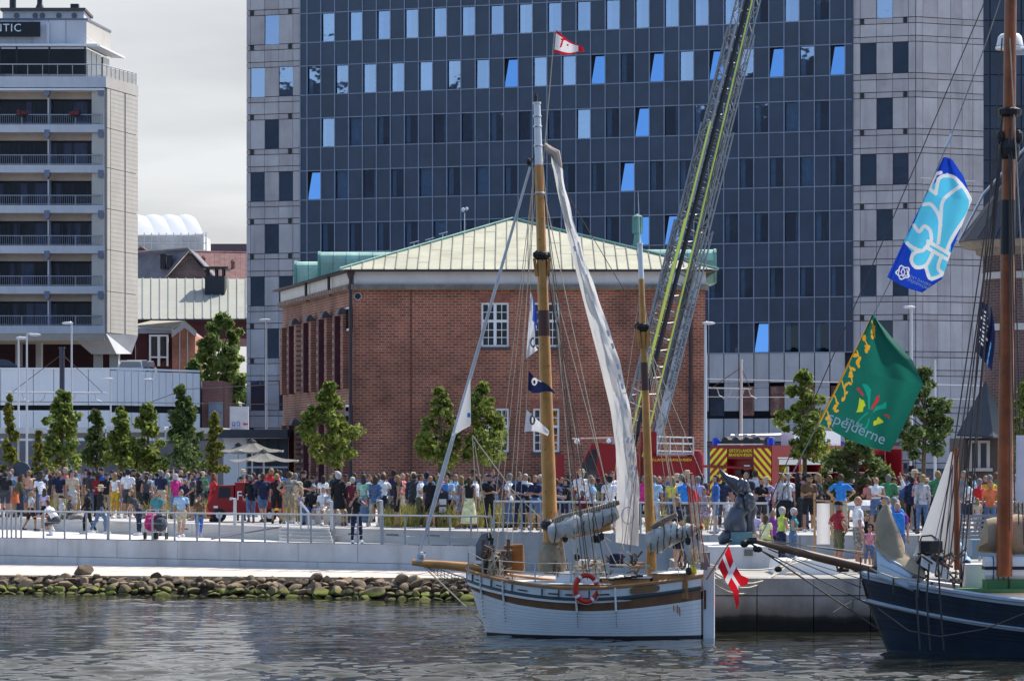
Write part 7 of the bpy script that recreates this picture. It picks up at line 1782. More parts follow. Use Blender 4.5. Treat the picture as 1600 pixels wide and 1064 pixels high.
def leaves(name, cen, rad, nleaf, size, mat, par, rng, flat=.5, longl=1.):
 """leaf quads scattered in clumps: cen (n,3), rad (n,)"""
 k = rng.integers(0, len(cen), nleaf); d = rng.normal(0, 1, (nleaf, 3)); d /= np.linalg.norm(d, axis=1)[:, None]
 p = cen[k]+d*(rad[k]*rng.uniform(.25, 1, nleaf)**.5)[:, None]*np.array([1, 1, .8])
 n = rng.normal(0, 1, (nleaf, 3))+np.array([0, 0, flat])+d*.6; n /= np.linalg.norm(n, axis=1)[:, None]
 a = np.cross(n, rng.normal(0, 1, (nleaf, 3))); a /= np.linalg.norm(a, axis=1)[:, None]; b = np.cross(n, a)
 s = (size*rng.uniform(.6, 1.25, nleaf))[:, None]
 v = np.stack([p-a*s*longl, p+b*s*.55, p+a*s*longl, p-b*s*.55], 1).reshape(-1, 3) - np.array(W[par.name])
 me = bpy.data.meshes.new(name); i = np.arange(nleaf)*4; me.from_pydata(v.tolist(), [], np.stack([i, i+1, i+2, i+3], 1).tolist()); me.materials.append(mat)
 o = bpy.data.objects.new(name, me); COL.objects.link(o); o.parent = par; return o
def tree(px, yt, yb, wpx, d, label, mat, seed, kind='round', group=None, nl=2600, size=.13):
 rng = np.random.default_rng(seed); x = PX(px, d); zt, zb = PZ(yt, d), PZ(yb, d); r = wpx/FPX*d/2; H = zt-zb
 t = thing('tree', label, 'tree', (x, d, UP), group); n = 60 if kind != 'big' else 150
 mb = MB(); mb.tube([(x, d, UP), (x+.03, d, zb+.2), (x+rng.uniform(-.1, .1), d, zb+H*.55), (x+rng.uniform(-.1, .1), d, zt-H*.06)], [.09 if kind != 'big' else .3, .075 if kind != 'big' else .25, .045, .012], 7)
 cen = []; rad = []
 for i in range(n):
  f = rng.uniform(0, 1)
  if kind == 'round': prof = math.sin(math.pi*min(1, .14+f*.86))**.75*(1-.42*f)*1.25
  elif kind == 'column': prof = (.95-.75*f**1.3)*(.75+.35*math.sin(f*17+seed))
  elif kind == 'spire': prof = (1-f)**.8*(.8+.3*math.sin(f*20+seed))+.08
  else: prof = math.sqrt(max(0, 1-(f*2-1)**2))
  a = rng.uniform(0, 6.28); q = rng.uniform(.2, 1)**.5*r*prof*(.82+.22*math.sin(3*a+seed))
  c = (x+q*math.cos(a), d+q*math.sin(a), zb+H*(.04+.93*f)); cen.append(c); rad.append(r*rng.uniform(.12, .34)*(1.15-.5*f))
  if i % 2 == 0 and f < .9: mb.tube([(x, d, max(zb, c[2]-H*.12)), ((x+c[0])/2, (d+c[1])/2, c[2]-H*.03), c], [.03, .018, .008], 4)
 mb.build('trunk', m_bark, t); leaves('crown', np.array(cen), np.array(rad), nl, size, mat, t, rng); return t
GL = 'young trees behind the crowd on the left'; GR = 'young street trees on the right'
tree(15, 614, 738, 40, 138, 'slim pale green columnar tree at the left edge', m_leafC, 1, 'column', GL, 2600, .11)
tree(60, 672, 748, 30, 130, 'low yellow green young tree beside the round topped board', m_leafC, 2, 'column', GL, 1500, .11)
tree(98, 598, 732, 92, 138, 'tall narrow topped tree in front of the dark tram mast', m_leafA, 3, 'spire', GL, 3600, .12)
tree(150, 640, 735, 62, 141, 'dark conical tree third from the tram mast', m_leafB, 4, 'spire', GL, 2600, .11)
tree(188, 633, 735, 70, 139, 'light green open crowned tree before the podium corner', m_leafA, 5, 'spire', GL, 2600, .12)
tree(231, 627, 740, 84, 140, 'mid green feathery tree before the ribbed podium wall', m_leafA, 6, 'spire', GL, 2900, .12)
tree(286, 600, 736, 92, 139, 'tallest dark tree left of the brick annexe', m_leafB, 7, 'spire', GL, 3600, .12)
tree(335, 642, 742, 44, 134, 'bright green young tree just left of the parasols', m_leafC, 8, 'column', GL, 2400, .12)
tree(514, 598, 728, 94, 136, 'leafy round young tree before the left end of the brick front', m_leafA, 9, 'round', GR, 4300, .12)
tree(686, 603, 733, 84, 137, 'leafy young tree left of the rolled headsail', m_leafA, 10, 'round', GR, 3700, .12)
tree(752, 595, 728, 98, 137, 'bright leafy tree just right of the rolled headsail', m_leafA, 11, 'round', GR, 4600, .12)
tree(1256, 578, 716, 92, 104, 'young tree in front of the pump fire engine', m_leafA, 12, 'round', GR, 4400, .10)
tree(1442, 572, 722, 92, 108, 'darker young tree behind the green scout flag', m_leafB, 13, 'round', GR, 4800, .10)
tree(1600, 596, 735, 60, 112, 'young tree cut by the right edge before the turret', m_leafA, 14, 'round', GR, 2800, .10)
tree(347, 486, 760, 100, 248, 'big rounded green tree between podium and tower', leaf_mat('broad_leaf', (.10, .16, .045), (.30, .38, .12), .5), 15, 'big', None, 15000, .24)
tree(303, 560, 690, 40, 232, 'dark tree foot behind the brick annexe', MATS['broad_leaf'], 16, 'big', None, 2500, .24)
def pine():
 rng = np.random.default_rng(4); d = 103.; x = PX(1338, d)
 t = thing('pine_tree', 'open branched low pine tree before the fire engine', 'tree', (x, d, UP)); mb = MB(); cen = []; rad = []
 mb.tube([(x, d, UP), (x-.08, d, UP+.9), (x+.05, d, UP+1.9), (x-.1, d, PZ(690, d))], [.08, .07, .05, .02], 7)
 for y, hw in ((688, 14), (700, 26), (712, 34), (726, 44), (740, 50), (752, 62), (764, 58), (774, 44)):
  for k in range(9):
   q = rng.uniform(-1, 1)*hw; p = P(1336+q, y+rng.uniform(-5, 5)-abs(q)*.12, d+rng.uniform(-.7, .7)); cen.append(p); rad.append(rng.uniform(.12, .24))
   mb.tube([(x, d, p.z-.15), tuple(p)], [.025, .008], 4)
 mb.build('trunk', m_bark, t); leaves('needles', np.array(cen), np.array(rad), 4300, .085, m_needle, t, rng, 1.0, 1.6)
pine()
def grass_bed():
 """tall ornamental grass in the planted beds behind the step"""
 rng = np.random.default_rng(8); pts = []
 for a, b, d0, d1, n in ((60, 120, 127, 131, 350), (600, 850, 105, 109, 2600), (225, 345, 120, 123, 500), (1010, 1110, 101, 104, 200), (440, 500, 114, 117, 250)):
  d = rng.uniform(d0, d1, n); pts.append(np.stack([(rng.uniform(a, b, n)-CX)/FPX*d, d], 1))
 p = np.concatenate(pts); n = len(p); v = []; f = []
 h = rng.uniform(.35, .85, n); lx = rng.normal(0, .22, (n, 2)); w = .022
 for i in range(n):
  x, y = p[i]; k = len(v); v += [(x-w, y, UP), (x+w, y, UP), (x+w*.8+lx[i, 0]*.4, y+lx[i, 1]*.4, UP+h[i]*.6), (x-w*.8+lx[i, 0]*.4, y+lx[i, 1]*.4, UP+h[i]*.6), (x+lx[i, 0], y+lx[i, 1], UP+h[i])]; f += [(k, k+1, k+2, k+3), (k+3, k+2, k+4)]
 me = bpy.data.meshes.new('ornamental_grass'); me.from_pydata(v, [], f); me.materials.append(leaf_mat('dry_grass', (.15, .16, .04), (.34, .29, .10), .35)); o = bpy.data.objects.new('ornamental_grass', me); COL.objects.link(o); setp(o, 'yellow green ornamental grass in the planted strip', 'grass', kind='stuff')
grass_bed()
# ---------------------------------------------------------------- shore rocks
def rocks():
 m = M('shore_rock', (.18, .125, .075), .9, var=.5, scale=2.2, bump=.4, bscale=9); nt = m.node_tree; N = nt.nodes.new; L = nt.links.new; b = nt.nodes['Principled BSDF']; src = b.inputs['Base Color'].links[0].from_socket
 g = N('ShaderNodeNewGeometry'); oi = N('ShaderNodeObjectInfo'); hs = N('ShaderNodeMapRange'); hs.inputs[3].default_value = .55; hs.inputs[4].default_value = 1.5; L(oi.outputs['Random'], hs.inputs[0])
 mu = N('ShaderNodeMix'); mu.data_type = 'RGBA'; mu.blend_type = 'MULTIPLY'; mu.inputs[0].default_value = 1; L(src, mu.inputs[6]); L(hs.outputs[0], mu.inputs[7])
 sp = N('ShaderNodeSeparateXYZ'); L(g.outputs['Position'], sp.inputs[0]); nz = N('ShaderNodeTexNoise'); nz.inputs['Scale'].default_value = 1.5; L(g.outputs['Position'], nz.inputs[0])
 ma = N('ShaderNodeMath'); ma.operation = 'MULTIPLY_ADD'; ma.inputs[1].default_value = -.30; L(nz.outputs[0], ma.inputs[0]); L(sp.outputs[2], ma.inputs[2])
 up = N('ShaderNodeSeparateXYZ'); L(g.outputs['Normal'], up.inputs[0]); r1 = N('ShaderNodeMapRange'); r1.inputs[1].default_value = .13; r1.inputs[2].default_value = .0; L(ma.outputs[0], r1.inputs[0])
 r2 = N('ShaderNodeMapRange'); r2.inputs[1].default_value = .0; r2.inputs[2].default_value = .5; L(up.outputs[2], r2.inputs[0]); ml = N('ShaderNodeMath'); ml.operation = 'MULTIPLY'; L(r1.outputs[0], ml.inputs[0]); L(r2.outputs[0], ml.inputs[1])
 mx = N('ShaderNodeMix'); mx.data_type = 'RGBA'; L(ml.outputs[0], mx.inputs[0]); L(mu.outputs[2], mx.inputs[6]); mx.inputs[7].default_value = (.17, .185, .02, 1)
 wet = N('ShaderNodeMapRange'); wet.inputs[1].default_value = .02; wet.inputs[2].default_value = .14; wet.inputs[3].default_value = .35; wet.inputs[4].default_value = 1.; L(sp.outputs[2], wet.inputs[0])
 m3 = N('ShaderNodeMix'); m3.data_type = 'RGBA'; m3.blend_type = 'MULTIPLY'; m3.inputs[0].default_value = 1; L(mx.outputs[2], m3.inputs[6]); L(wet.outputs[0], m3.inputs[7]); L(m3.outputs[2], b.inputs['Base Color'])
 meshes = []; rng = random.Random(21)
 for k in range(12):
  mb = MB(); mb.ell((0, 0, 0), (1, 1, 1), 12, 8); pl = [Vector((rng.gauss(0, 1), rng.gauss(0, 1), rng.gauss(0, 1))).normalized() for _ in range(13)]; ct = [rng.uniform(.48, .85) for _ in pl]
  vs = []
  for v in mb.v:
   v = Vector(v)
   for n, c in zip(pl, ct):
    e = v.dot(n)-c
    if e > 0: v = v-n*e*.96
   vs.append(tuple(v*rng.uniform(.97, 1.03)))
  mb.v = vs; meshes.append(mb.mesh('boulder', m, smooth=True))
 ROW = ['dry top row', 'upper row', 'middle row', 'lower row', 'wet mossy waterline row']
 SEG = [(45, 'at the far left'), (105, 'left of the big pale boulder'), (160, 'under the big pale boulder'), (215, 'below the straw hat person'), (262, 'below the pink stroller'), (330, 'below the food van front'), (420, 'below the food van lettering'), (500, 'below the steps'), (580, 'below the person photographing'), (650, 'left of the bowsprit tip'), (710, 'under the bowsprit net'), (2000, 'against the ketch bow')]
 lo = [(PX(p, d), d, z) for p, d, z in CREST]; n = 0
 for row in range(5):
  f = row/4; x = PX(-25, 102)+rng.uniform(0, .2)
  while x < .6 and n < 299:
   yc = np.interp(x, [q[0] for q in lo], [q[1] for q in lo]); zc = np.interp(x, [q[0] for q in lo], [q[2] for q in lo]); s = rng.choice([.13, .15, .18, .20, .23, .28])*rng.uniform(.9, 1.1)
   px = CX+x/yc*FPX; fl = rng.uniform(.4, .8); wd = rng.uniform(1, 1.6)
   lb = f"{'small' if s < .16 else 'large' if s > .21 else 'middling'} {'flat' if fl < .52 else 'blocky' if fl < .68 else 'rounded'} {'green' if row == 4 else 'brown'} boulder in the {ROW[row]} {next(t for l, t in SEG if px < l)}"
   inst('boulder', meshes[rng.randrange(12)], None, (x, yc-1.15*f-rng.uniform(0, .15), (zc-.10)*(1-f)**.85+.01+rng.uniform(-.05, .04)-(.03 if row == 4 else 0)), rot=(rng.uniform(-.45, .45), rng.uniform(-.45, .45), rng.uniform(0, 6.28)), scale=(s*wd, s*rng.uniform(.8, 1.1), s*fl), label=lb, cat='boulder', group='boulders of the shore bank'); n += 1
   x += s*wd*rng.uniform(1.05, 1.4)
 inst('boulder', meshes[3], None, P(131, 893, 102.2), rot=(.1, .2, .5), scale=(.40, .35, .30), label='big pale green boulder standing proud on the edge of the sand', cat='boulder')
rocks()
# ---------------------------------------------------------------- promenade furniture
def on_line(line, px):
 for (p0, d0), (p1, d1) in zip(line[:-1], line[1:]):
  if p0 <= px <= p1: return d0+(d1-d0)*(px-p0)/(p1-p0)
 return line[-1][1]
def railing(name, label, pxs, line, z, h, back=.12, thick=()):
 pts = [Vector((PX(p, on_line(line, p)+back), on_line(line, p)+back, z)) for p in pxs]; r = thing(name, label, 'railing', pts[0])
 pm = MB(); pm.bb(-.025, -.03, 0, .025, .03, h); pm.bb(-.07, -.07, 0, .07, .07, .015); me = pm.mesh('post', m_steel)
 for i, p in enumerate(pts): inst('post', me, r, p, scale=(1.9 if i in thick else 1.15, 1.2, 1))
 mb = MB(); mb.tube([p+Vector((0, 0, h+.02)) for p in pts], .03, 6); mb.build('handrail', m_steel, r)
 for f in (.3, .62): mb = MB(); mb.tube([p+Vector((0, 0, h*f)) for p in pts], .006, 4); mb.build('wire', m_steel, r)
railing('promenade_railing', 'long galvanised railing along the edge of the lower promenade', [-34, 4, 11, 18, 25, 33, 68, 101, 135, 169, 203, 238, 273, 308, 343, 379, 414, 450, 486, 522, 559, 597, 633, 670, 703, 736, 768], EDGE, LOW, .90, thick=(9, 15, 21))
railing('upper_railing', 'galvanised railing on the upper quay behind the ketch', [772, 786, 815, 829, 845, 875, 890, 930, 960, 1001, 1030, 1060, 1090, 1116, 1150, 1200], [(752, 100.2)]+UPW[1:], UP, .92)
railing('far_railing', 'short pale railing on the upper deck near the right mast', [1500, 1530, 1560, 1600], UPW, UP, .95, 1.2)
def steps():
 r = thing('stone_steps', 'short flight of pale steps cut into the seating step', 'steps', P(478, 842, 104.5))
 for k in range(4):
  z = LOW+.11*k; mb = MB(); d0 = on_line(LEDGE, 440)-1.15+.28*k; a = Vector((PX(436, d0), d0, z)); d1 = on_line(LEDGE, 520)-1.15+.28*k; b = Vector((PX(520+k*-2, d1), d1, z)); mb.ob(a, b-a, (0, .36, 0), (0, 0, .10)); mb.build('step', M('seat_concrete'), r)
 for px, y0 in ((470, 784), (482, 800)):
  mb = MB(); d = on_line(LEDGE, px)-.4; mb.tube([(PX(px, d), d, LOW+.1), (PX(px, d), d, PZ(y0, d))], .035, 6); mb.build('rail_post', m_pole, r)
 d = on_line(LEDGE, 476)-.4; mb = MB(); mb.tube([P(469, 784, d), P(482, 800, d-.3)], .04, 6); mb.build('handrail', m_pole, r)
 for px, y in ((367, 779), (518, 783), (596, 782)):
  d = on_line(LEDGE, px)+.3; mb = MB(); mb.tube([(PX(px, d), d, UP), (PX(px, d), d, PZ(y, d)), (PX(px-8, d), d, PZ(y, d))], .06, 6); mb.build('bent_rail', m_pole, label={367: 'pale angled rail before the red food van', 518: 'pale angled rail right of the steps', 596: 'pale angled rail beside the striped trousers woman'}[px], cat='rail', group='angled pale rails on the upper deck')
 mb = MB(); mb.tube([P(330, 842, 107), P(380, 833, 107.5), P(440, 823, 106.5)], .03, 5); mb.build('tactile_strip', m_slate, label='dark dotted strip sloping across the ramp by the steps', cat='strip')
steps()
def parasol(px, yt, yr, hw, d, label):
 c = P(px, yr, d); r = thing('parasol', label, 'parasol', (c.x, d, UP), 'grey cafe parasols'); rr = hw/FPX*d; ap = Vector((c.x, d, PZ(yt, d)))
 mb = MB(); mb.tube([(c.x, d, UP), ap], .035, 8); mb.build('pole', m_steel, r); mb = MB(); mb.lathe([(.4, 0), (.4, .08), (.06, .14)], (c.x, d, UP), 14); mb.build('base', m_conc, r)
 n = 8; rim = [Vector((c.x+rr*math.cos(a), d+rr*math.sin(a), c.z)) for a in [math.pi*2*(i+.5)/n for i in range(n)]]
 m = M('parasol_cloth', (.21, .20, .18), .85, var=.06, trans=.25)
 for i in range(n):
  a, b = rim[i], rim[(i+1) % n]; mb = MB()
  mb.grid(lambda u, v: ap.lerp(a.lerp(b, u), v)-Vector((0, 0, (.10*math.sin(math.pi*u)*v+.12*math.sin(math.pi*v)*0)))+Vector((0, 0, -.12*math.sin(math.pi*v))), 5, 6); mb.build('canopy_panel', m, r, smooth=True)
  mb = MB(); mb.tube([ap-Vector((0, 0, .05)), ap.lerp(a, .5)-Vector((0, 0, .16)), a-Vector((0, 0, .03))], .015, 4); mb.build('rib', m_steel, r)
 mb = MB(); mb.lathe([(.2, -.06), (.1, .03), (.0, .08)], ap, 8); mb.build('cap', m_dark, r)
parasol(394, 688, 703, 52, 136, 'rear grey parasol of the pair behind the food van'); parasol(412, 704, 718, 58, 130, 'front grey parasol of the pair behind the food van'); parasol(372, 694, 706, 40, 146, 'farthest grey parasol mostly hidden by the bright young tree')
def sculpture():
 d = 90.; b = thing('sculpture_block', 'pale concrete block with a small dark plaque carrying the bronze', 'plinth', P(1160, 895, 86.5))
 mb = MB(); mb.ob(P(1108, 896, 86.5), P(1216, 896, 86.5)-P(1108, 896, 86.5), (0, 4.5, 0), (0, 0, PZ(854, 86.5)-PZ(896, 86.5))); mb.build('block', m_conc, b)
 mb = MB(); q = P(1163, 868, 86.47); mb.ob(q, (.23, 0, 0), (0, .02, 0), (0, 0, .17)); mb.build('plaque', M('plaque_grey', (.12, .12, .12), .6), b)
 s = thing('bronze_sculpture', 'dark bronze abstract sculpture of swelling curved forms on a teal plinth', 'sculpture', P(1162, 852, 89)); mbz = M('dark_bronze', (.075, .085, .11), .3, metal=.5, var=.3, scale=2)
 mb = MB(); mb.ob(P(1142, 853, 88.6), P(1176, 853, 88.6)-P(1142, 853, 88.6), (0, .7, 0), (0, 0, PZ(831, 88.6)-PZ(853, 88.6))); mb.build('plinth', M('teal_bronze', (.08, .17, .20), .5, metal=.3, var=.25), s)
 def T(pts, rs): mb = MB(); mb.tube([P(x, y, 89+o) for x, y, o in pts], rs, 14); return mb
 T([(1152, 832, 0), (1149, 818, 0), (1153, 800, 0), (1166, 790, 0), (1172, 780, 0)], [.30, .35, .25, .2, .12]).build('lower_form', mbz, s, smooth=True)
 T([(1172, 834, .1), (1170, 812, .1), (1173, 795, .1), (1168, 782, 0)], [.16, .14, .2, .15]).build('column_form', mbz, s, smooth=True)
 mb = MB(); mb.ell(P(1157, 785, 88.9), (.17, .2, .22), 14, 10); mb.ell(P(1171, 784, 88.8), (.17, .2, .27), 14, 10); mb.ell(P(1171, 778, 88.7), (.17, .15, .14), 12, 8); mb.build('twin_form', mbz, s, smooth=True)
 T([(1167, 772, 0), (1160, 765, 0), (1145, 752, 0), (1134, 745, 0), (1127, 737, 0), (1124, 731, 0)], [.17, .21, .17, .085, .055, .015]).build('upper_form', mbz, s, smooth=True)
 mb = MB(); mb.ell(P(1158, 757, 88.8), (.13, .13, .19), 12, 8); mb.ell(P(1164, 760, 88.8), (.13, .14, .2), 12, 8); mb.build('upper_lobe', mbz, s, smooth=True)
 T([(1148, 836, -.1), (1135, 838, -.1), (1127, 845, -.1), (1126, 850, -.1)], [.12, .2, .14, .05]).build('base_form', mbz, s, smooth=True)
sculpture()
def pier_things():
 w = thing('white_ramp', 'low white painted wedge wall on the pier by the ropes', 'ramp', P(1265, 897, 82.5)); a = [P(1212, 897, 82.5), P(1309, 899, 82.5), P(1304, 874, 82.5), P(1216, 876, 82.5)]
 mb = MB(); mb.prism(a, (0, 2.4, 0)); mb.build('wedge', m_white, w); mb = MB(); mb.ell(P(1238, 897, 82.2), (.22, .12, .07), 10, 6); mb.build('rope_pile', m_rope, w)
 e = thing('wooden_screen', 'white sheet in a tall wooden post frame standing on the pier', 'screen', P(1287, 868, 87)); d = 88
 for px, y0, y1 in ((1273, 770, 872), (1300, 771, 845)): mb = MB(); mb.ob(P(px-1.7, y1, d), (.06, 0, 0), (0, .06, 0), (0, 0, PZ(y0, d)-PZ(y1, d))); mb.build('post', M('raw_timber', (.50, .30, .14), .8, var=.15), e)
 mb = MB(); mb.ob(P(1273, 783, d), (.95, 0, -.05), (0, .05, 0), (0, 0, .05)); mb.build('cross_rail', M('raw_timber'), e); mb = MB(); mb.grid(lambda u, v: P(1276+21*u, 786+64*v, d+.04+.03*math.sin(u*6)), 6, 4); mb.build('sheet', m_sail, e)
 b = thing('slatted_bench', 'long grey slatted bench back right of the white dinghy sail', 'bench', P(1528, 850, 93)); d = 93
 for y in (804, 811, 818, 825, 831, 837): mb = MB(); mb.ob(P(1496, y+4, d), P(1562, y+4, d)-P(1496, y+4, d), (0, .05, 0), (0, 0, .075)); mb.build('slat', M('bench_slat', (.19, .20, .22), .7, var=.2), b)
 for x in (1502, 1530, 1558): mb = MB(); mb.bb(PX(x, d), d+.06, PIER, PX(x, d)+.06, d+.16, PZ(803, d)); mb.build('support', m_steel, b)
 mb = MB(); mb.ob(P(1519, 868, 84), (.75, 0, 0), (0, .6, 0), (0, 0, .42)); mb.build('blue_box', M('box_slate_blue', (.16, .25, .33), .6), label='slate blue box on the pier behind the ship microphone stand', cat='box')
 r = thing('poster_stand', 'dark upright stand with three white notices on the upper deck', 'display stand', P(690, 822, 106)); d = 105.5
 mb = MB(); mb.ob(P(683, 824, d), (.36, 0, 0), (0, .3, 0), (0, 0, PZ(770, d)-PZ(824, d))); mb.build('stand', M('stand_navy', (.02, .028, .05), .6), r)
 for y in (784, 796, 807): mb = MB(); mb.ob(P(686, y+4.5, d-.02), (.24, 0, 0), (0, .015, 0), (0, 0, .19)); mb.build('notice', m_white, r)
 mb = MB(); mb.ob(P(692, 766, d-.02), (.16, 0, 0), (0, .02, 0), (0, 0, .2)); mb.build('blue_sign', M('sign_blue', (.05, .22, .60), .5), r)
 for k, (px, y) in enumerate(((1387, 780), (1352, 776))):
  t = thing('small_tent', ('grey pointed canopy among the crowd' if not k else 'pale low canopy left of the grey pointed one')+' behind the white T-shirt man', 'canopy', P(px, 800, 101)); c = P(px, y+8, 101)
  mb = MB(); mb.lathe([(.62, -.35), (.5, -.3), (.2, 0.02), (.03, .16)] if not k else [(.75, -.25), (.72, -.1), (.4, .02), (.05, .06)], c, 12); mb.build('cover', M('grey_cover', (.42, .43, .46), .8), t); mb = MB(); mb.tube([(c.x, 101, UP), c], .03, 5); mb.build('pole', m_steel, t)
 for k, (px, col) in enumerate(((238, (.55, .03, .16)), (250, (.06, .065, .08)))):
  d = on_line(EDGE, px)+1.4; q = Vector((PX(px-2 if k == 0 else px+1, d), d, LOW)); t = thing('baby_stroller', ['pink baby stroller pushed by the woman in dark clothes', 'grey and white baby stroller behind the teal shirt person'][k], 'stroller', q)
  mb = MB(); mb.ell(q+Vector((0, 0, .52)), (.24, .3, .26), 10, 7); mb.build('seat', M('stroller_%d' % k, col, .9), t); mb = MB(); mb.ell(q+Vector((0, .1, .74)), (.22, .24, .14), 10, 6); mb.build('hood', m_black if k else M('stroller_0'), t)
  for x in (-.2, .2):
   for y in (-.25, .25): mb = MB(); mb.tube([q+Vector((x-.02, y, .12)), q+Vector((x+.02, y, .12))], .12, 10); mb.build('wheel', m_tyre, t)
  mb = MB()
  for x in (-.2, .2): mb.tube([q+Vector((x, -.25, .12)), q+Vector((x, .1, .55)), q+Vector((x, .42, .98))], .018, 5)
  mb.tube([q+Vector((-.2, .42, .98)), q+Vector((.2, .42, .98))], .02, 5); mb.build('frame', m_steel, t)
pier_things()
# ---------------------------------------------------------------- the crowd
V = Vector
POSES = {  # torso direction, (upper arm, forearm) left/right, (thigh, shin) left/right, hip height, stance words
 'st': ((0, .02, 1), ((-.16, .05, -1), (-.05, -.18, -1)), ((.16, .05, -1), (.05, -.18, -1)), ((-.06, 0, -1), (-.02, .03, -1)), ((.06, -.03, -1), (.03, .05, -1)), 'standing'),
 's2': ((.03, .02, 1), ((-.14, .1, -1), (-.1, -.05, -1)), ((.2, -.1, -1), (-.1, -.8, -.6)), ((-.10, 0, -1), (-.04, .03, -1)), ((.03, -.08, -1), (.05, .08, -1)), 'one arm bent'),
 'hh': ((0, .02, 1), ((-.75, .25, -.75), (.62, -.5, -.6)), ((.75, .25, -.75), (-.62, -.5, -.6)), ((-.1, 0, -1), (-.04, .02, -1)), ((.1, 0, -1), (.04, .02, -1)), 'hands on hips'),
 'ac': ((0, .03, 1), ((-.22, -.15, -1), (.75, -.75, .1)), ((.22, -.15, -1), (-.75, -.75, .15)), ((-.07, 0, -1), (0, .03, -1)), ((.07, -.02, -1), (.02, .04, -1)), 'arms folded'),
 'ph': ((0, .0, 1), ((-.5, -.7, -.55), (.35, -.55, .85)), ((.5, -.7, -.55), (-.35, -.55, .85)), ((-.09, 0, -1), (-.03, .03, -1)), ((.12, 0, -1), (.06, .03, -1)), 'hands raised'),
 'tx': ((0, -.06, 1), ((-.16, -.1, -1), (.3, -.95, .15)), ((.16, -.1, -1), (-.3, -.95, .15)), ((-.07, 0, -1), (0, .03, -1)), ((.07, -.02, -1), (.02, .04, -1)), 'hands forward'),
 'wk': ((0, -.06, 1), ((-.14, .4, -1), (-.05, .1, -1)), ((.14, -.35, -1), (.02, -.55, -.9)), ((-.04, -.42, -1), (-.02, .02, -1)), ((.04, .22, -1), (.02, .6, -1)), 'walking'),
 'ln': ((0, -.55, 1), ((-.16, -.3, -1), (.1, -.5, -1)), ((.16, -.3, -1), (-.1, -.5, -1)), ((-.08, 0, -1), (-.03, .02, -1)), ((.08, 0, -1), (.03, .02, -1)), 'bending'),
 'si': ((0, .04, 1), ((-.16, -.2, -1), (.2, -.95, -.2)), ((.16, -.2, -1), (-.2, -.95, -.2)), ((-.14, -1, -.06), (-.02, -.04, -1)), ((.14, -1, -.06), (.02, .06, -1)), 'sitting'),
 'sq': ((0, -.7, 1), ((-.1, -.6, -.8), (.1, -.9, -.1)), ((.1, -.6, -.8), (-.1, -.9, -.1)), ((-.2, -1, .12), (-.02, .5, -1)), ((.2, -.8, -.35), (.02, .75, -.7)), 'squatting'),
 'up': ((0, .08, 1), ((-.16, .05, -1), (-.05, -.18, -1)), ((.55, -.55, .25), (-.55, -.1, .85)), ((-.06, 0, -1), (-.02, .03, -1)), ((.08, 0, -1), (.03, .03, -1)), 'shading eyes'),
}
BODY = {}
def unit(t): return V(t).normalized()
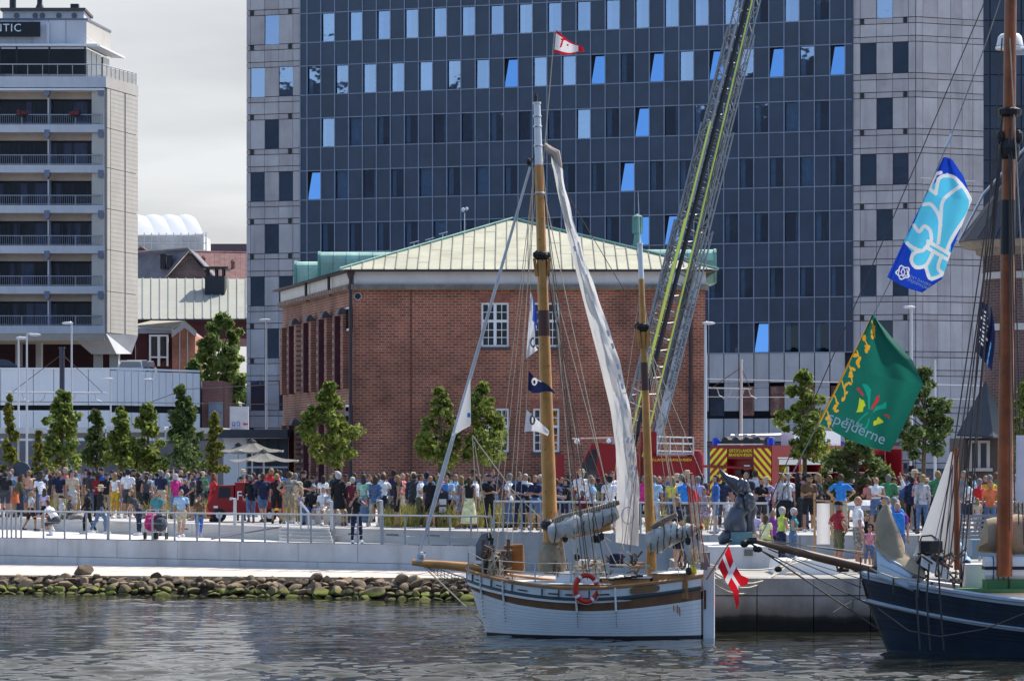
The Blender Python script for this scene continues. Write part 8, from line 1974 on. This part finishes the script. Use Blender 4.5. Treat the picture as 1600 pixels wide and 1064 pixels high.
def make_body(pose, sex):
 """one skin surface grown round the posed skeleton, plus lookups that say which bone each face belongs to"""
 if (pose, sex) in BODY: return BODY[pose, sex]
 to, al, ar, ll, lr, _ = POSES[pose]; f = sex == 'f'
 sw, hw = (.165, .095) if f else (.192, .092); k = .95 if f else 1.0; T = unit(to)
 hip = V((0, 0, .93)); neck = hip+T*.50; segs = []; mb = MB()
 def cap(b, p, q, r0, r1): segs.append((b, p, q, max(r0, r1))); mb.tube([p, p.lerp(q, .5), q], [r0, (r0+r1)/2, r1], 10); mb.ell(p, (r0,)*3, 8, 6); mb.ell(q, (r1,)*3, 8, 6)
 qT = V((0, 0, 1)).rotation_difference(T)
 mb.ell(hip-T*.02, (.168 if f else .158, .118, .13), 14, 9, 0, qT); mb.ell(hip+T*.17, (.122 if f else .142, .095 if f else .108, .17), 14, 9, 0, qT); mb.ell(hip+T*.34, (.145 if f else .170, .112, .17), 14, 9, 0, qT)
 if f: [mb.ell(hip+T*.35+qT @ V((s*.07, -.08, 0)), (.06, .05, .06), 8, 6) for s in (-1, 1)]
 else: mb.ell(hip+T*.13+V((0, -.035, 0)), (.12, .09, .13), 10, 8)
 segs.append(('pelvis', hip-T*.12, hip+T*.02, .15)); segs.append(('belly', hip+T*.03, hip+T*.22, .13)); segs.append(('chest', hip+T*.23, hip+T*.44, .15))
 sL, sR = hip+T*.44+V((-sw, 0, 0)), hip+T*.44+V((sw, 0, 0)); cap('chest', sL, sR, .052*k, .052*k); cap('neck', hip+T*.45, neck+T*.08, .058*k, .052*k)
 tips = []
 for sh, (u, w), s in ((sL, al, 'L'), (sR, ar, 'R')):
  u, w = unit(u), unit(w); el = sh+u*.285*k; wr = el+w*.25*k; cap('arm'+s, sh, el, .052*k, .041*k); cap('fore'+s, el, wr, .040*k, .027*k)
  segs.append(('hand', wr, wr+w*.12, .03)); side = w.cross(V((0, -1, .2))).normalized(); mb.ell(wr+w*.055, (.026, .026, .055), 8, 6, 0, V((0, 0, 1)).rotation_difference(w)); tips.append((wr, w, side))
 zmin = 9; feet = []
 for s, (t, c), x in (('L', ll, -hw), ('R', lr, hw)):
  t, c = unit(t), unit(c); h = hip+V((x, 0, -.03)); kn = h+t*.43; an = kn+c*.41; cap('thigh'+s, h, kn, .085 if not f else .088, .056); cap('shin'+s, kn, an, .055, .036); mb.ell(kn.lerp(an, .3)+V((0, .018, 0)), (.05, .055, .11), 8, 6)
  fd = unit((x*1.2, -1, 0)); cap('foot', an+V((0, .035, -.045)), an+fd*.16+V((0, 0, -.055)), .04, .032); zmin = min(zmin, an.z-.095)
 hc = neck+T*.02+unit((0, to[1]*.3-.02, 1))*.16; segs.append(('head', hc-V((0, 0, .04)), hc+V((0, 0, .04)), .09))
 mb.ell(hc, (.076, .094, .112), 14, 10); mb.ell(hc+V((0, -.03, -.06)), (.055, .06, .058), 10, 7); mb.ell(hc+V((0, -.1, -.012)), (.013, .02, .024), 6, 5); [mb.ell(hc+V((s*.078, .01, -.005)), (.012, .022, .032), 6, 5) for s in (-1, 1)]
 me = mb.mesh('tmp', [m_dark]); o = bpy.data.objects.new('tmp', me); COL.objects.link(o)
 r = o.modifiers.new('r', 'REMESH'); r.mode = 'VOXEL'; r.voxel_size = .0165; sm = o.modifiers.new('s', 'SMOOTH'); sm.factor = .5; sm.iterations = 3
 bpy.context.view_layer.update(); e = o.evaluated_get(bpy.context.evaluated_depsgraph_get()).data
 nv = len(e.vertices); co = np.empty(nv*3); e.vertices.foreach_get('co', co); co = co.reshape(-1, 3); no = np.empty(nv*3); e.vertices.foreach_get('normal', no); no = no.reshape(-1, 3)
 fs = [tuple(p.vertices) for p in e.polygons]; bpy.data.objects.remove(o); bpy.data.meshes.remove(me)
 co[:, 2] -= zmin; dz = V((0, 0, -zmin)); fc = np.array([co[list(q)].mean(0) for q in fs]); best = np.full(len(fs), 9.); bone = np.zeros(len(fs), int); tt = np.zeros(len(fs)); names = [s[0] for s in segs]
 for i, (b, p, q, rr) in enumerate(segs):
  p, q = np.array(p+dz), np.array(q+dz); d = q-p; t = np.clip(((fc-p)@d)/(d@d+1e-9), 0, 1); dist = np.linalg.norm(fc-p-t[:, None]*d, axis=1)-rr
  m = dist < best; best[m] = dist[m]; bone[m] = i; tt[m] = t[m]
 bn = np.array(names)[bone]; hcz = hc+dz
 B = dict(co=co, no=no, fs=fs, bn=bn, t=tt, fc=fc, hc=hcz, hip=hip+dz, T=T, neck=neck+dz)
 b = MB(); b.v = [tuple(v) for v in co]; b.f = list(fs); b.m = [0]*len(fs)
 for wr, w, side in tips:     # thumb and four unequal, half curled fingers rooted in the palm
  wr = wr+dz; nrm = w.cross(side)
  for i, l in enumerate((.072, .08, .075, .058)): a = wr+w*.085+side*(-.026+.0175*i); b.tube([a-w*.03, a+w*l*.5+nrm*.006, a+w*l*.85+nrm*.03], [.0095, .009, .007], 5)
  a = wr+w*.035-side*.024; b.tube([a, a-side*.02+w*.03, a-side*.018+w*.062+nrm*.012], [.012, .011, .008], 5)
 for s in (-1, 1): b.ell(hcz+V((s*.031, -.088, .008)), (.013, .008, .008), 6, 4, 1)
 b.ell(hcz+V((0, -.092, -.062)), (.024, .008, .008), 6, 4, 2)
 B['body'] = b.mesh('body', [m_skin, m_eye, m_lip], smooth=True); BODY[pose, sex] = B; return B
m_skin = M('skin', (.50, .30, .21), .6, var=0); m_eye = M('eye_dark', (.03, .02, .018), .4, var=0); m_lip = M('lip', (.32, .11, .09), .5, var=0)
GARM = {}
def garment(pose, sex, kind):
 key = (pose, sex, kind)
 if key in GARM: return GARM[key]
 B = make_body(pose, sex); bn, t = B['bn'], B['t']; is_ = lambda *n: np.isin(bn, n)
 arm, fore, th, shn = is_('armL', 'armR'), is_('foreL', 'foreR'), is_('thighL', 'thighR'), is_('shinL', 'shinR'); tor = is_('chest', 'belly'); hem = is_('pelvis'); z = B['fc'][:, 2]-B['hip'].z
 if kind in ('t', 'd', 'q'): m = tor | (hem & (z > -.06)) | (arm & (t < .68)); off = .014
 elif kind in ('k', 'e'): m = tor | (hem & (z > -.06)); off = .010
 elif kind == 'l': m = tor | (hem & (z > -.08)) | arm | (fore & (t < .96)); off = .014
 elif kind == 'j': m = tor | (hem & (z > -.12)) | arm | (fore & (t < .98)) | (is_('neck') & (t < .45)); off = .024
 elif kind in ('p', 'J'): m = hem | th | (shn & (t < .93)); off = .012
 elif kind == 's': m = hem | (th & (t < .93)); off = .017
 elif kind[:4] in ('shoe', 'boot'): m = (is_('foot') | (shn & (t > (.95 if kind[0] == 's' else .75)))) & ((B['fc'][:, 0] < 0) == (kind[4] == 'L')); off = .013
 elif kind[0] == 'h':
  d = B['fc']-np.array(B['hc']); m = is_('head', 'neck') & ((d[:, 2] > .052+.25*np.maximum(0, -d[:, 1]-.02)) | ((d[:, 1] > .012) & (d[:, 2] > -.085)))
  if kind == 'hs' : off = .014
  else: off = .020
 mb = MB()
 if kind in ('t', 'k', 'l', 'j', 'p', 'J', 's', 'shoeL', 'shoeR', 'bootL', 'bootR', 'd', 'q', 'e') or kind[0] == 'h':
  idx = np.nonzero(m)[0]; used = {}; wob = random.Random(hash(kind) % 97 if False else len(kind)+len(pose))
  for i in idx:
   q = []
   for v in B['fs'][i]:
    if v not in used:
     used[v] = len(mb.v); c, n = B['co'][v], B['no'][v]; w = off*(1+.45*math.sin(c[2]*38+c[0]*25)*(kind[:4] not in ('shoe', 'boot') and kind[0] != 'h')); mb.v.append(tuple(c+n*w))
    q.append(used[v])
   mb.f.append(tuple(q)); mb.m.append(0)
 hp = B['hip']
 def skirt(z0, z1, r0, r1, fold):
  n = 28; k = 7; nn = []
  for i in range(k):
   f = i/(k-1); rr = r0+(r1-r0)*f**.8
   for j in range(n): a = 2*math.pi*j/n; g = rr*(1+fold*f*math.sin(a*7+i*.4)); mb.v.append((hp.x+g*math.cos(a), hp.y+g*.78*math.sin(a)-.0, hp.z+z0+(z1-z0)*f))
  base = len(mb.v)-k*n
  for i in range(k-1):
   for j in range(n): mb.f.append((base+i*n+j, base+i*n+(j+1) % n, base+(i+1)*n+(j+1) % n, base+(i+1)*n+j)); mb.m.append(0)
 if kind in ('r', 'd', 'e'): skirt(.07, -.40, .15, .235, .05)
 if kind in ('w', 'q'): skirt(.07, -.78, .15, .29, .06)
 hc = B['hc']
 if kind == 'hl': mb.ell(hc+V((0, .065, -.12)), (.088, .045, .19), 12, 9); mb.ell(hc+V((-.07, .02, -.09)), (.022, .04, .12), 8, 6); mb.ell(hc+V((.07, .02, -.09)), (.022, .04, .12), 8, 6)
 if kind == 'hb': mb.ell(hc+V((0, .09, .06)), (.045, .045, .045), 9, 7)
 if kind == 'hp': mb.ell(hc+V((0, .13, -.05)), (.03, .035, .13), 8, 7)
 if kind == 'hw': mb.ell(hc+V((0, .02, .045)), (.098, .108, .098), 12, 8)
 if kind == 'cap': mb.lathe([(.093, .03), (.095, .06), (.08, .11), (.04, .135), (.0, .14)], hc, 14, 0, 1, 1.12); mb.grid(lambda u, v: hc+V(((u-.5)*.15, -.09-.10*v*math.sin(math.pi*(.15+.7*u)), .045-.02*v)), 6, 4)
 if kind == 'hat': mb.lathe([(.17, .045), (.165, .055), (.09, .06), (.085, .13), (.05, .15), (0, .152)], hc, 18, 0, 1, 1.1)
 nm = {'t': 'shirt', 'k': 'tank_top', 'l': 'long_sleeved_shirt', 'j': 'jacket', 'p': 'trousers', 'J': 'jeans', 's': 'shorts', 'r': 'skirt', 'w': 'long_skirt', 'd': 'dress', 'e': 'dress', 'q': 'long_dress', 'shoeL': 'shoe', 'shoeR': 'shoe', 'bootL': 'boot', 'bootR': 'boot', 'cap': 'cap', 'hat': 'hat'}.get(kind, 'hair')
 GARM[key] = (nm, mb.mesh(nm, [m_dark], smooth=True)); return GARM[key]
CL = dict(wh=('white', .72, .72, .74), bk=('black', .012, .012, .015), dg=('dark grey', .05, .052, .06), gr=('grey', .20, .20, .21), lg=('light grey', .42, .42, .44), nv=('navy', .014, .022, .06), bl=('blue', .04, .12, .38), bb=('bright blue', .03, .22, .62), lb=('light blue', .34, .50, .66), sb=('steel blue', .12, .20, .30), dn=('denim blue', .09, .15, .27), tl=('teal', .05, .22, .24), gn=('green', .06, .22, .10), mt=('mint', .34, .55, .44), ol=('olive', .11, .11, .055), kh=('khaki', .30, .25, .16), bg=('beige', .48, .40, .29), br=('brown', .13, .075, .04), mu=('mustard', .55, .33, .03), ye=('yellow', .72, .62, .07), ly=('pale yellow', .66, .66, .36), pe=('peach', .62, .36, .26), sa=('salmon', .58, .20, .19), or_=('orange', .62, .16, .06), re=('red', .52, .025, .03), dr=('dark red', .25, .015, .028), bu=('burgundy', .15, .018, .035), mg=('magenta', .55, .03, .22), pk=('pink', .62, .25, .33), pu=('purple', .20, .04, .26), li=('lilac', .42, .38, .60), lm=('lime', .45, .60, .10), cm=('mottled grey', .24, .23, .20), fl=('flowered', .30, .24, .27))
HC = dict(b=(.065, .036, .02), d=(.016, .012, .010), y=(.26, .165, .07), g=(.17, .165, .16), w=(.42, .41, .40), r=(.15, .055, .022))
def cloth_mat(c):
 n = 'cloth_'+CL[c][0].replace(' ', '_'); col = CL[c][1:]
 return M(n, col, .85, var=.85 if c in ('cm', 'fl') else .32, scale=14 if c in ('cm', 'fl') else 7)  # prints mottled; on plain cloth the noise paints light and shade of folds
SKINS = [M('skin_light', (.46, .265, .185), .6, var=0), M('skin_tan', (.36, .19, .12), .6, var=0), M('skin_sunny', (.43, .22, .15), .6, var=0)]
WORD = dict(t='T-shirt', k='tank top', l='long top', j='jacket', p='trousers', J='jeans', s='shorts', r='skirt', w='long skirt', d='dress', e='sleeveless dress', q='long dress')
SPOTS = [(32, 'at the far left edge'), (80, 'by the round topped board'), (128, 'below the tram mast tree'), (175, 'below the dark conical tree'), (215, 'left of the pink stroller'), (262, 'right of the pink stroller'), (322, 'left of the food van'), (372, 'at the food van front'), (425, 'before the food van lettering'), (475, 'left of the steps'), (535, 'right of the steps'), (590, 'before the brick house corner'), (648, 'before the brick wall middle'), (705, 'near the poster stand'), (760, 'beside the rolled headsail'), (850, 'left of the ketch mainmast'), (965, 'between ketch mast and staysail'), (1045, 'around the mizzen mast'), (1110, 'left of the blue sweater person'), (1180, 'behind the bronze sculpture'), (1255, 'before the hatched engine rear'), (1335, 'around the wooden screen'), (1420, 'behind the tan headsail'), (1500, 'behind the white dinghy sail'), (1700, 'behind the slatted bench')]
USED = set(); KID = [0]
def put(o, par, mat, nm, me):
 c = bpy.data.objects.new(nm, me); COL.objects.link(c); c.parent = par
 if mat: c.material_slots[0].link = 'OBJECT'; c.material_slots[0].material = mat
 return c
def person(px, d, z, pose, sex, yaw, h, top, tc, bot, bc, hair, hcol, extra='', where=None, rng=random, retry=False, lab=None):
 spot = where or next(s for lim, s in SPOTS if px < lim)
 row = ''
 cn = lambda c: CL[c][0]
 facing = ' facing away' if math.cos(yaw) < -.5 else (' sideways' if abs(math.cos(yaw)) < .5 else '')
 if lab is None:
  wear = f'{cn(tc)} {WORD[top]}' + ('' if top in 'deq' else f' and {cn(bc)} {WORD[bot]}'); hatw = {'cap': ' in cap', 'hat': ' in brimmed hat'}.get(extra, '')
  st = POSES[pose][5]
  kid = 'child' if h < 1.4 else 'person'; lab = f'{kid}{hatw}{" with" if hatw else " in"} {wear} {st} {spot}'
  hd = f'{kid}{hatw}{" with" if hatw else " in"} {cn(tc)} {WORD[top]}'; bt = '' if top in 'deq' else f' and {cn(bc)} {WORD[bot]}'
  alt = [lab, f'{hd}{bt}{facing} {spot}', f'{hd}{bt} {spot}', f'{hd} {st}{facing} {spot}', f'{hd} {spot}']
  lab = next((a for a in alt if a not in USED and len(a.split()) <= 16), None)
 if lab is None or lab in USED:
  if retry: return None
  print('DUP', px, lab); lab = lab or alt[-1]
 USED.add(lab)
 B = make_body(pose, sex); s = h/1.76
 o = thing('person', lab, 'person', (PX(px, d), d, z), 'people watching on the quay', rz=yaw, local=True); o.scale = (s*(1.04 if sex == 'm' else 1), s*1.04, s)
 put(None, o, rng.choice(SKINS), 'body', B['body'])
 parts = [(top, cloth_mat(tc))] + ([] if top in 'deq' else [(bot, cloth_mat(bc))]) + [(sk+x, sm) for sk, sm in [('boot' if rng.random() < .12 else 'shoe', cloth_mat(rng.choice(['bk', 'wh', 'dg', 'br', 'lg'])))] for x in 'LR']
 if extra in ('cap', 'hat'): parts.append((extra, cloth_mat({'cap': rng.choice(['bk', 'nv']), 'hat': 'bg'}[extra]) if ':' not in extra else None))
 if hair != '0': parts.append(('h'+hair, M('hair_'+hcol, HC[hcol], .7, var=.3, scale=30)))
 for k, m in parts: nm, me = garment(pose, sex, k); put(None, o, m, nm, me)
 return o
LV = dict(U=UP, L=LOW, P=PIER)
AW = 'a'
CROWD = '''48 119.3 L wk f s 1.52 t lg s bk p y
70 119.6 L st f b 1.6 k li r bk l b
88 112.6 L sq m s 1.75 t wh s dg s b
138 115.2 L wk f s 1.66 l bk p bk s b
156 114.9 L wk m s 1.78 l bk J dn s b hat
217 112.9 L ln f s 1.68 t dg p nv p y
245 112.2 L st m f 1.56 t tl s bk s b
283 109.8 L wk m f 1.70 t lb s bg 0 b
311 108.8 L wk f f 1.5 t br J bl s d
557 102.9 L ph f f 1.68 k bk J nv p b
8 122.8 U st m b 1.76 t bk s dg s d
15 124 U st m b 1.74 t sb s dn s g
23 123.2 U ln f s 1.7 l ol r or_ p b
45 124.5 U hh m b 1.8 t pe s dn s y
66 123 U ln m b 1.74 t wh J dn s b
92 124.6 U st m b 1.78 t nv p bg 0 b
113 124 U s2 m b 1.82 t sa p kh s d cap
140 125.4 U st m b 1.8 t dg J dn s d
153 124.6 U ac f b 1.7 l dr p bk p b
166 124 U st m b 1.68 t bk p kh s g cap
180 121.6 U st f b 1.72 k wh p mu l y
200 121.4 U st m b 1.86 t wh s dg s d cap
216 122 U hh m b 1.74 t bk s dg s d
229 121 U tx f b 1.64 k dg r bk b b
252 120.6 U st m b 1.82 t nv s bg s g
262 121.2 U st f b 1.72 t gn p bg s w
110 118.7 S si m s 1.76 t dg p gr s g
97 119.3 S si f s 1.68 t lg p ol s w cap
274 119.5 U st f b 1.68 t mg J sb w w
301 116.6 U s2 m s 1.74 t dg s bk s b
313 118 U tx m s 1.78 j bk p dg s d
289 118.4 U st m f 1.5 t nv s nv s y
332 114.8 U tx f s 1.74 q re s re l r
377 116.4 U st m f 1.6 t wh p dg 0 b cap
392 112.6 U wk f b 1.72 j bk J dn s g
411 112.4 U wk m b 1.8 j nv s dn s b
432 111.6 U st f b 1.74 t bk s bk b y
452 111.2 U hh m b 1.82 t cm s kh s b
461 111.9 U st m b 1.76 l bg p bg s g
475 112.6 U ac m f 1.82 t bk p dg 0 d cap
471 110.9 U st f f 1.12 t fl p ol s r
489 110 B si m f 1.76 j bk J dn s g
505 109.4 B si f f 1.68 t wh s wh s g
516 109 B si f f 1.64 t lg p bg s y
424 119 U ph f b 1.9 t re r wh b y
529 107.4 U st f b 1.8 j bk r bk w w
541 108.2 B si m f 1.7 t br p kh s d
551 107.4 U st f b 1.64 l bu p dg w w
568 106.6 U st f b 1.76 t mt w sb l b
586 106.4 U wk f b 1.74 j dn p bg l b
599 107.6 U ph f b 1.76 t wh r bk p b
612 106.6 B si m f 1.3 t dg s dg s d
620 105.2 U st f s 1.72 k bk s bk l y
647 108.6 U st m b 1.78 j dg p dg s b
656 105.4 U tx f s 1.76 t wh p ol b b
672 104.9 U st m f 1.7 t bk s bk s y
683 105.8 U tx f s 1.74 t gn p ol s y
667 108.8 U st m b 1.8 t sb p dn s d cap
700 105.9 U ln m f 1.78 t lb p nv s b
712 106.4 U st m f 1.74 t lb p bg s g
721 104 U tx f s 1.72 e fl s fl l y
733 103.4 U st f b 1.68 k bk w ly p b
742 103.8 U st m s 1.76 t wh s br s b
765 104.4 U ac m f 1.76 t bk p bk 0 b cap
812 101.8 U ac m f 1.76 t nv p nv s b
836 101.5 U ac f f 1.74 t nv s dn s y
821 103.6 U st m f 1.78 t wh s bk s w
845 103 U st f f 1.74 l sb p nv w w
873 102.4 U ln m b 1.7 t nv p nv s b
888 101.4 U tx m s 1.62 t bk p nv s d
926 101.8 U st f s 1.66 t lb p dg s y
910 102 B si f b 1.66 t bu p dg s g
953 101.2 U st m b 1.72 t wh p lg s d cap
946 103.5 U st m b 1.78 t dg p dg s b
1022 100.8 U st m b 1.74 t lb p lg s g
1006 102.6 U st f b 1.72 t mg p bk s g
1050 101.6 U st f b 1.7 t ye s dn l y
1065 102.4 U st m b 1.78 l wh p lg s g
1070 101 U tx m b 1.7 t bb p dg s b
1091 101.6 U st f b 1.7 t li p gr w g
1118 97.4 U st m s 1.78 l bl s dn s d
1101 98.6 U st f f 1.36 e fl s fl s d
1137 97.5 U st f f 1.12 t wh s lg s y
1131 100.4 U st m b 1.78 t nv p dg s b
1166 103 U st m f 1.84 t dg p bk 0 b
1190 101.4 U ac f f 1.66 t bk p dg s d
1176 92.4 P s2 m f 1.5 t li s bg s b
1197 90.6 P st f b 1.4 t ly p lm l b
1208 92 P st f b 1.5 t pu p nv p y
1221 88.4 P tx f s 1.64 k lm p nv w w
1239 87.8 P tx f s 1.62 k tl J dn w w
1222 100 U st f b 1.8 l lg p bk p y
1231 101.2 U st f f 1.8 t wh p nv s g
1248 101.6 U ph f s 1.84 t bk p dg l d
1263 99.4 U tx m f 1.78 t br s bk s b cap
1280 101 U tx f s 1.8 l dg p bk l y
1314 99 U hh m b 1.8 t bb p bg s b
1311 84.6 P hh m s 1.86 t dr s ol s g cap
1341 84.2 P st m s 2.0 t wh s cm 0 b
1353 86 P s2 f f 1.5 t bk s lg p b
1358 83.4 P ln f f 1.3 k pk s dn s d
1384 85.8 P st m s 1.98 l bg p lb s g
1403 83.6 P s2 m b 1.86 t pu J dn 0 b
1397 88.6 P st m b 1.92 t bb p dg s g
1376 91 P st f b 1.7 t dg p bk s d
1425 100.6 U st f b 1.72 j nv p bk s d
1437 99.4 U tx f b 1.74 t fl p bk s b
1441 97 U st f b 1.78 l lg p dn w y
1513 95.8 U s2 f s 1.74 t wh r nv l d
1506 99 U st m f 1.9 l gr p dg s g
1530 96.6 U st f b 1.66 t re p nv w g
1547 96.2 U s2 m f 1.62 t or_ J dn s r
1546 98.6 U st m b 1.78 l mu p dg s g
1527 95.6 U st f b 1.1 t bg s lg l y
1585 97 U st m b 1.8 t lg s cm s g
1592 98 U st m b 1.7 t sb p gr s b'''
YAW = dict(f=0, b=math.pi, s=-math.pi/2)
rngp = random.Random(31)
for ln in CROWD.split('\n'):
 q = ln.split(); px, d = float(q[0]), float(q[1]); lv = q[2]; yw = YAW[q[5]]+rngp.uniform(-.5, .5)
 if q[5] == 's' and rngp.random() < .4: yw = -yw
 z = LV.get(lv)
 if lv == 'S': z = LOW+.03
 if lv == 'B': z = UP
 person(px, d, z, q[3], q[4], yw, float(q[6]), q[7], q[8], q[9], q[10], q[11], q[12], q[13] if len(q) > 13 else '', rng=rngp)
for px, d in ((503, 109.9), (541, 108.6), (612, 107), (910, 101.6)):
 w = 1.0 if px == 503 else .5; mb = MB(); x = PX(px, d); mb.bb(x-w*.75, d-.1, UP, x+w*.75, d+.4, UP+.40); mb.build('concrete_seat', M('seat_concrete'), label={503: 'long low concrete seat right of the steps', 541: 'low concrete block seat before the brick corner', 612: 'small concrete seat in the grass bed', 910: 'low concrete seat between ketch mast and staysail'}[px], cat='seat')
tops = ['t']*6+['l', 'j', 'k']; tcs = ['wh', 'wh', 'bk', 'nv', 'nv', 'gr', 'lg', 'lb', 'sb', 'dn', 're', 'sa', 'pk', 'bg', 'ol', 'gn', 'bl', 'dg', 'bu', 'nv', 'bk', 'dg', 'li', 'tl', 'wh']; bcs = ['dg', 'bk', 'nv', 'dn', 'bg', 'kh', 'lg', 'ol', 'gr']
def fill(px0, px1, d0, d1, n, seed, z=UP):
 rg = random.Random(seed); k = 0; t = 0
 while k < n and t < n*6:
  t += 1; f = (k+.5)/n; px = px0+(px1-px0)*f+rg.uniform(-5, 5); d = rg.uniform(d0, d1); sex = rg.choice('mf'); yaw = rg.choice([math.pi]*5+[0, 1.57, -1.57])+rg.uniform(-.6, .6)
  o = person(px, d, z, rg.choice(['st', 'st', 's2', 'ac', 'hh', 'tx', 'up', 'ph']), sex, yaw, rg.gauss(1.79 if sex == 'm' else 1.69, .06), rg.choice(tops), rg.choice(tcs), rg.choice(['p', 'J', 's', 's'] if sex == 'm' else ['p', 'J', 's', 'r']), rg.choice(bcs), rg.choice(['s', 's', 's', '0'] if sex == 'm' else ['l', 'p', 'b', 's', 'w']), rg.choice('bbbbdddygr'), rg.choice(['', '', '', '', 'cap', 'hat']), rng=rg, retry=True)
  if o: k += 1
fill(2, 335, 127, 140, 46, 1); fill(370, 470, 122, 134, 9, 2); fill(485, 780, 110, 124, 24, 3); fill(790, 1100, 104, 112, 20, 4); fill(1125, 1330, 102.5, 105, 10, 5); fill(1345, 1480, 99, 104, 12, 6); fill(1500, 1600, 99, 104, 6, 7); fill(10, 330, 123, 127, 14, 8)
person(1060, 77.3, 1.57, 'tx', 'm', R(-62), 1.80, 't', 'nv', 's', 'nv', 's', 'g', lab='person in navy polo and dark shorts standing at the furled mizzen on the ketch', rng=rngp)
person(1507, 71.6, 1.02, 'ln', 'm', R(-80), 1.80, 't', 'lb', 'p', 'nv', 's', 'g', 'cap', lab='person in dark cap and light blue shirt leaning on the blue ship deck', rng=rngp)
def carry(name, label, cat, px, y, d, size, mat, kind='bag'):
 c = P(px, y, d); t = thing(name, label, cat, c); w, dp, h = size; mb = MB(); n = 20; rows = []
 for zq, kq in ((-1, .8), (-.9, .97), (-.4, 1), (.4, 1), (.85, .93), (1, .7)): rows.append([c+V((w*kq*math.copysign(abs(math.cos(a))**.45, math.cos(a)), dp*kq*math.copysign(abs(math.sin(a))**.5, math.sin(a)), h*zq)) for a in [2*math.pi*i/n for i in range(n)]])
 mb.v = [tuple(v) for r_ in rows for v in r_]; mb.f = [(i*n+j, i*n+(j+1) % n, (i+1)*n+(j+1) % n, (i+1)*n+j) for i in range(5) for j in range(n)]+[tuple(range(n))[::-1], tuple(5*n+j for j in range(n))]; mb.m = [0]*len(mb.f)
 mb.build('pack', mat, t, smooth=True); mb = MB(); mb.ell(c+V((0, -dp*.7, -h*.25)), (w*.75, dp*.5, h*.5), 10, 7); mb.build('pocket', mat, t, smooth=True)
 if kind == 'bag': mb = MB(); mb.tube([c+V((-w*.5, dp*.3, h*.7)), c+V((-w*.2, dp+.1, h+.35)), c+V((w*.8, dp+.05, h+.5))], .018, 5); mb.build('strap', m_black, t)
 else:
  for s in (-1, 1): mb = MB(); mb.tube([c+V((s*w*.6, dp*.3, h*.8)), c+V((s*w*.7, dp+.12, h*1.05)), c+V((s*w*.7, dp+.15, -h*.3))], .02, 5); mb.build('strap', m_black, t)
carry('backpack', 'bright blue backpack worn by the person in purple T-shirt', 'backpack', 1401, 818, 83.32, (.21, .12, .28), cloth_mat('bb'), 'pack')
carry('shoulder_bag', 'navy shoulder bag hanging on the salmon T-shirt back', 'bag', 113, 765, 123.7, (.17, .08, .15), cloth_mat('nv'))
carry('shoulder_bag', 'black shoulder bag on the light grey top before the engine', 'bag', 1227, 787, 99.7, (.2, .08, .13), cloth_mat('bk'))
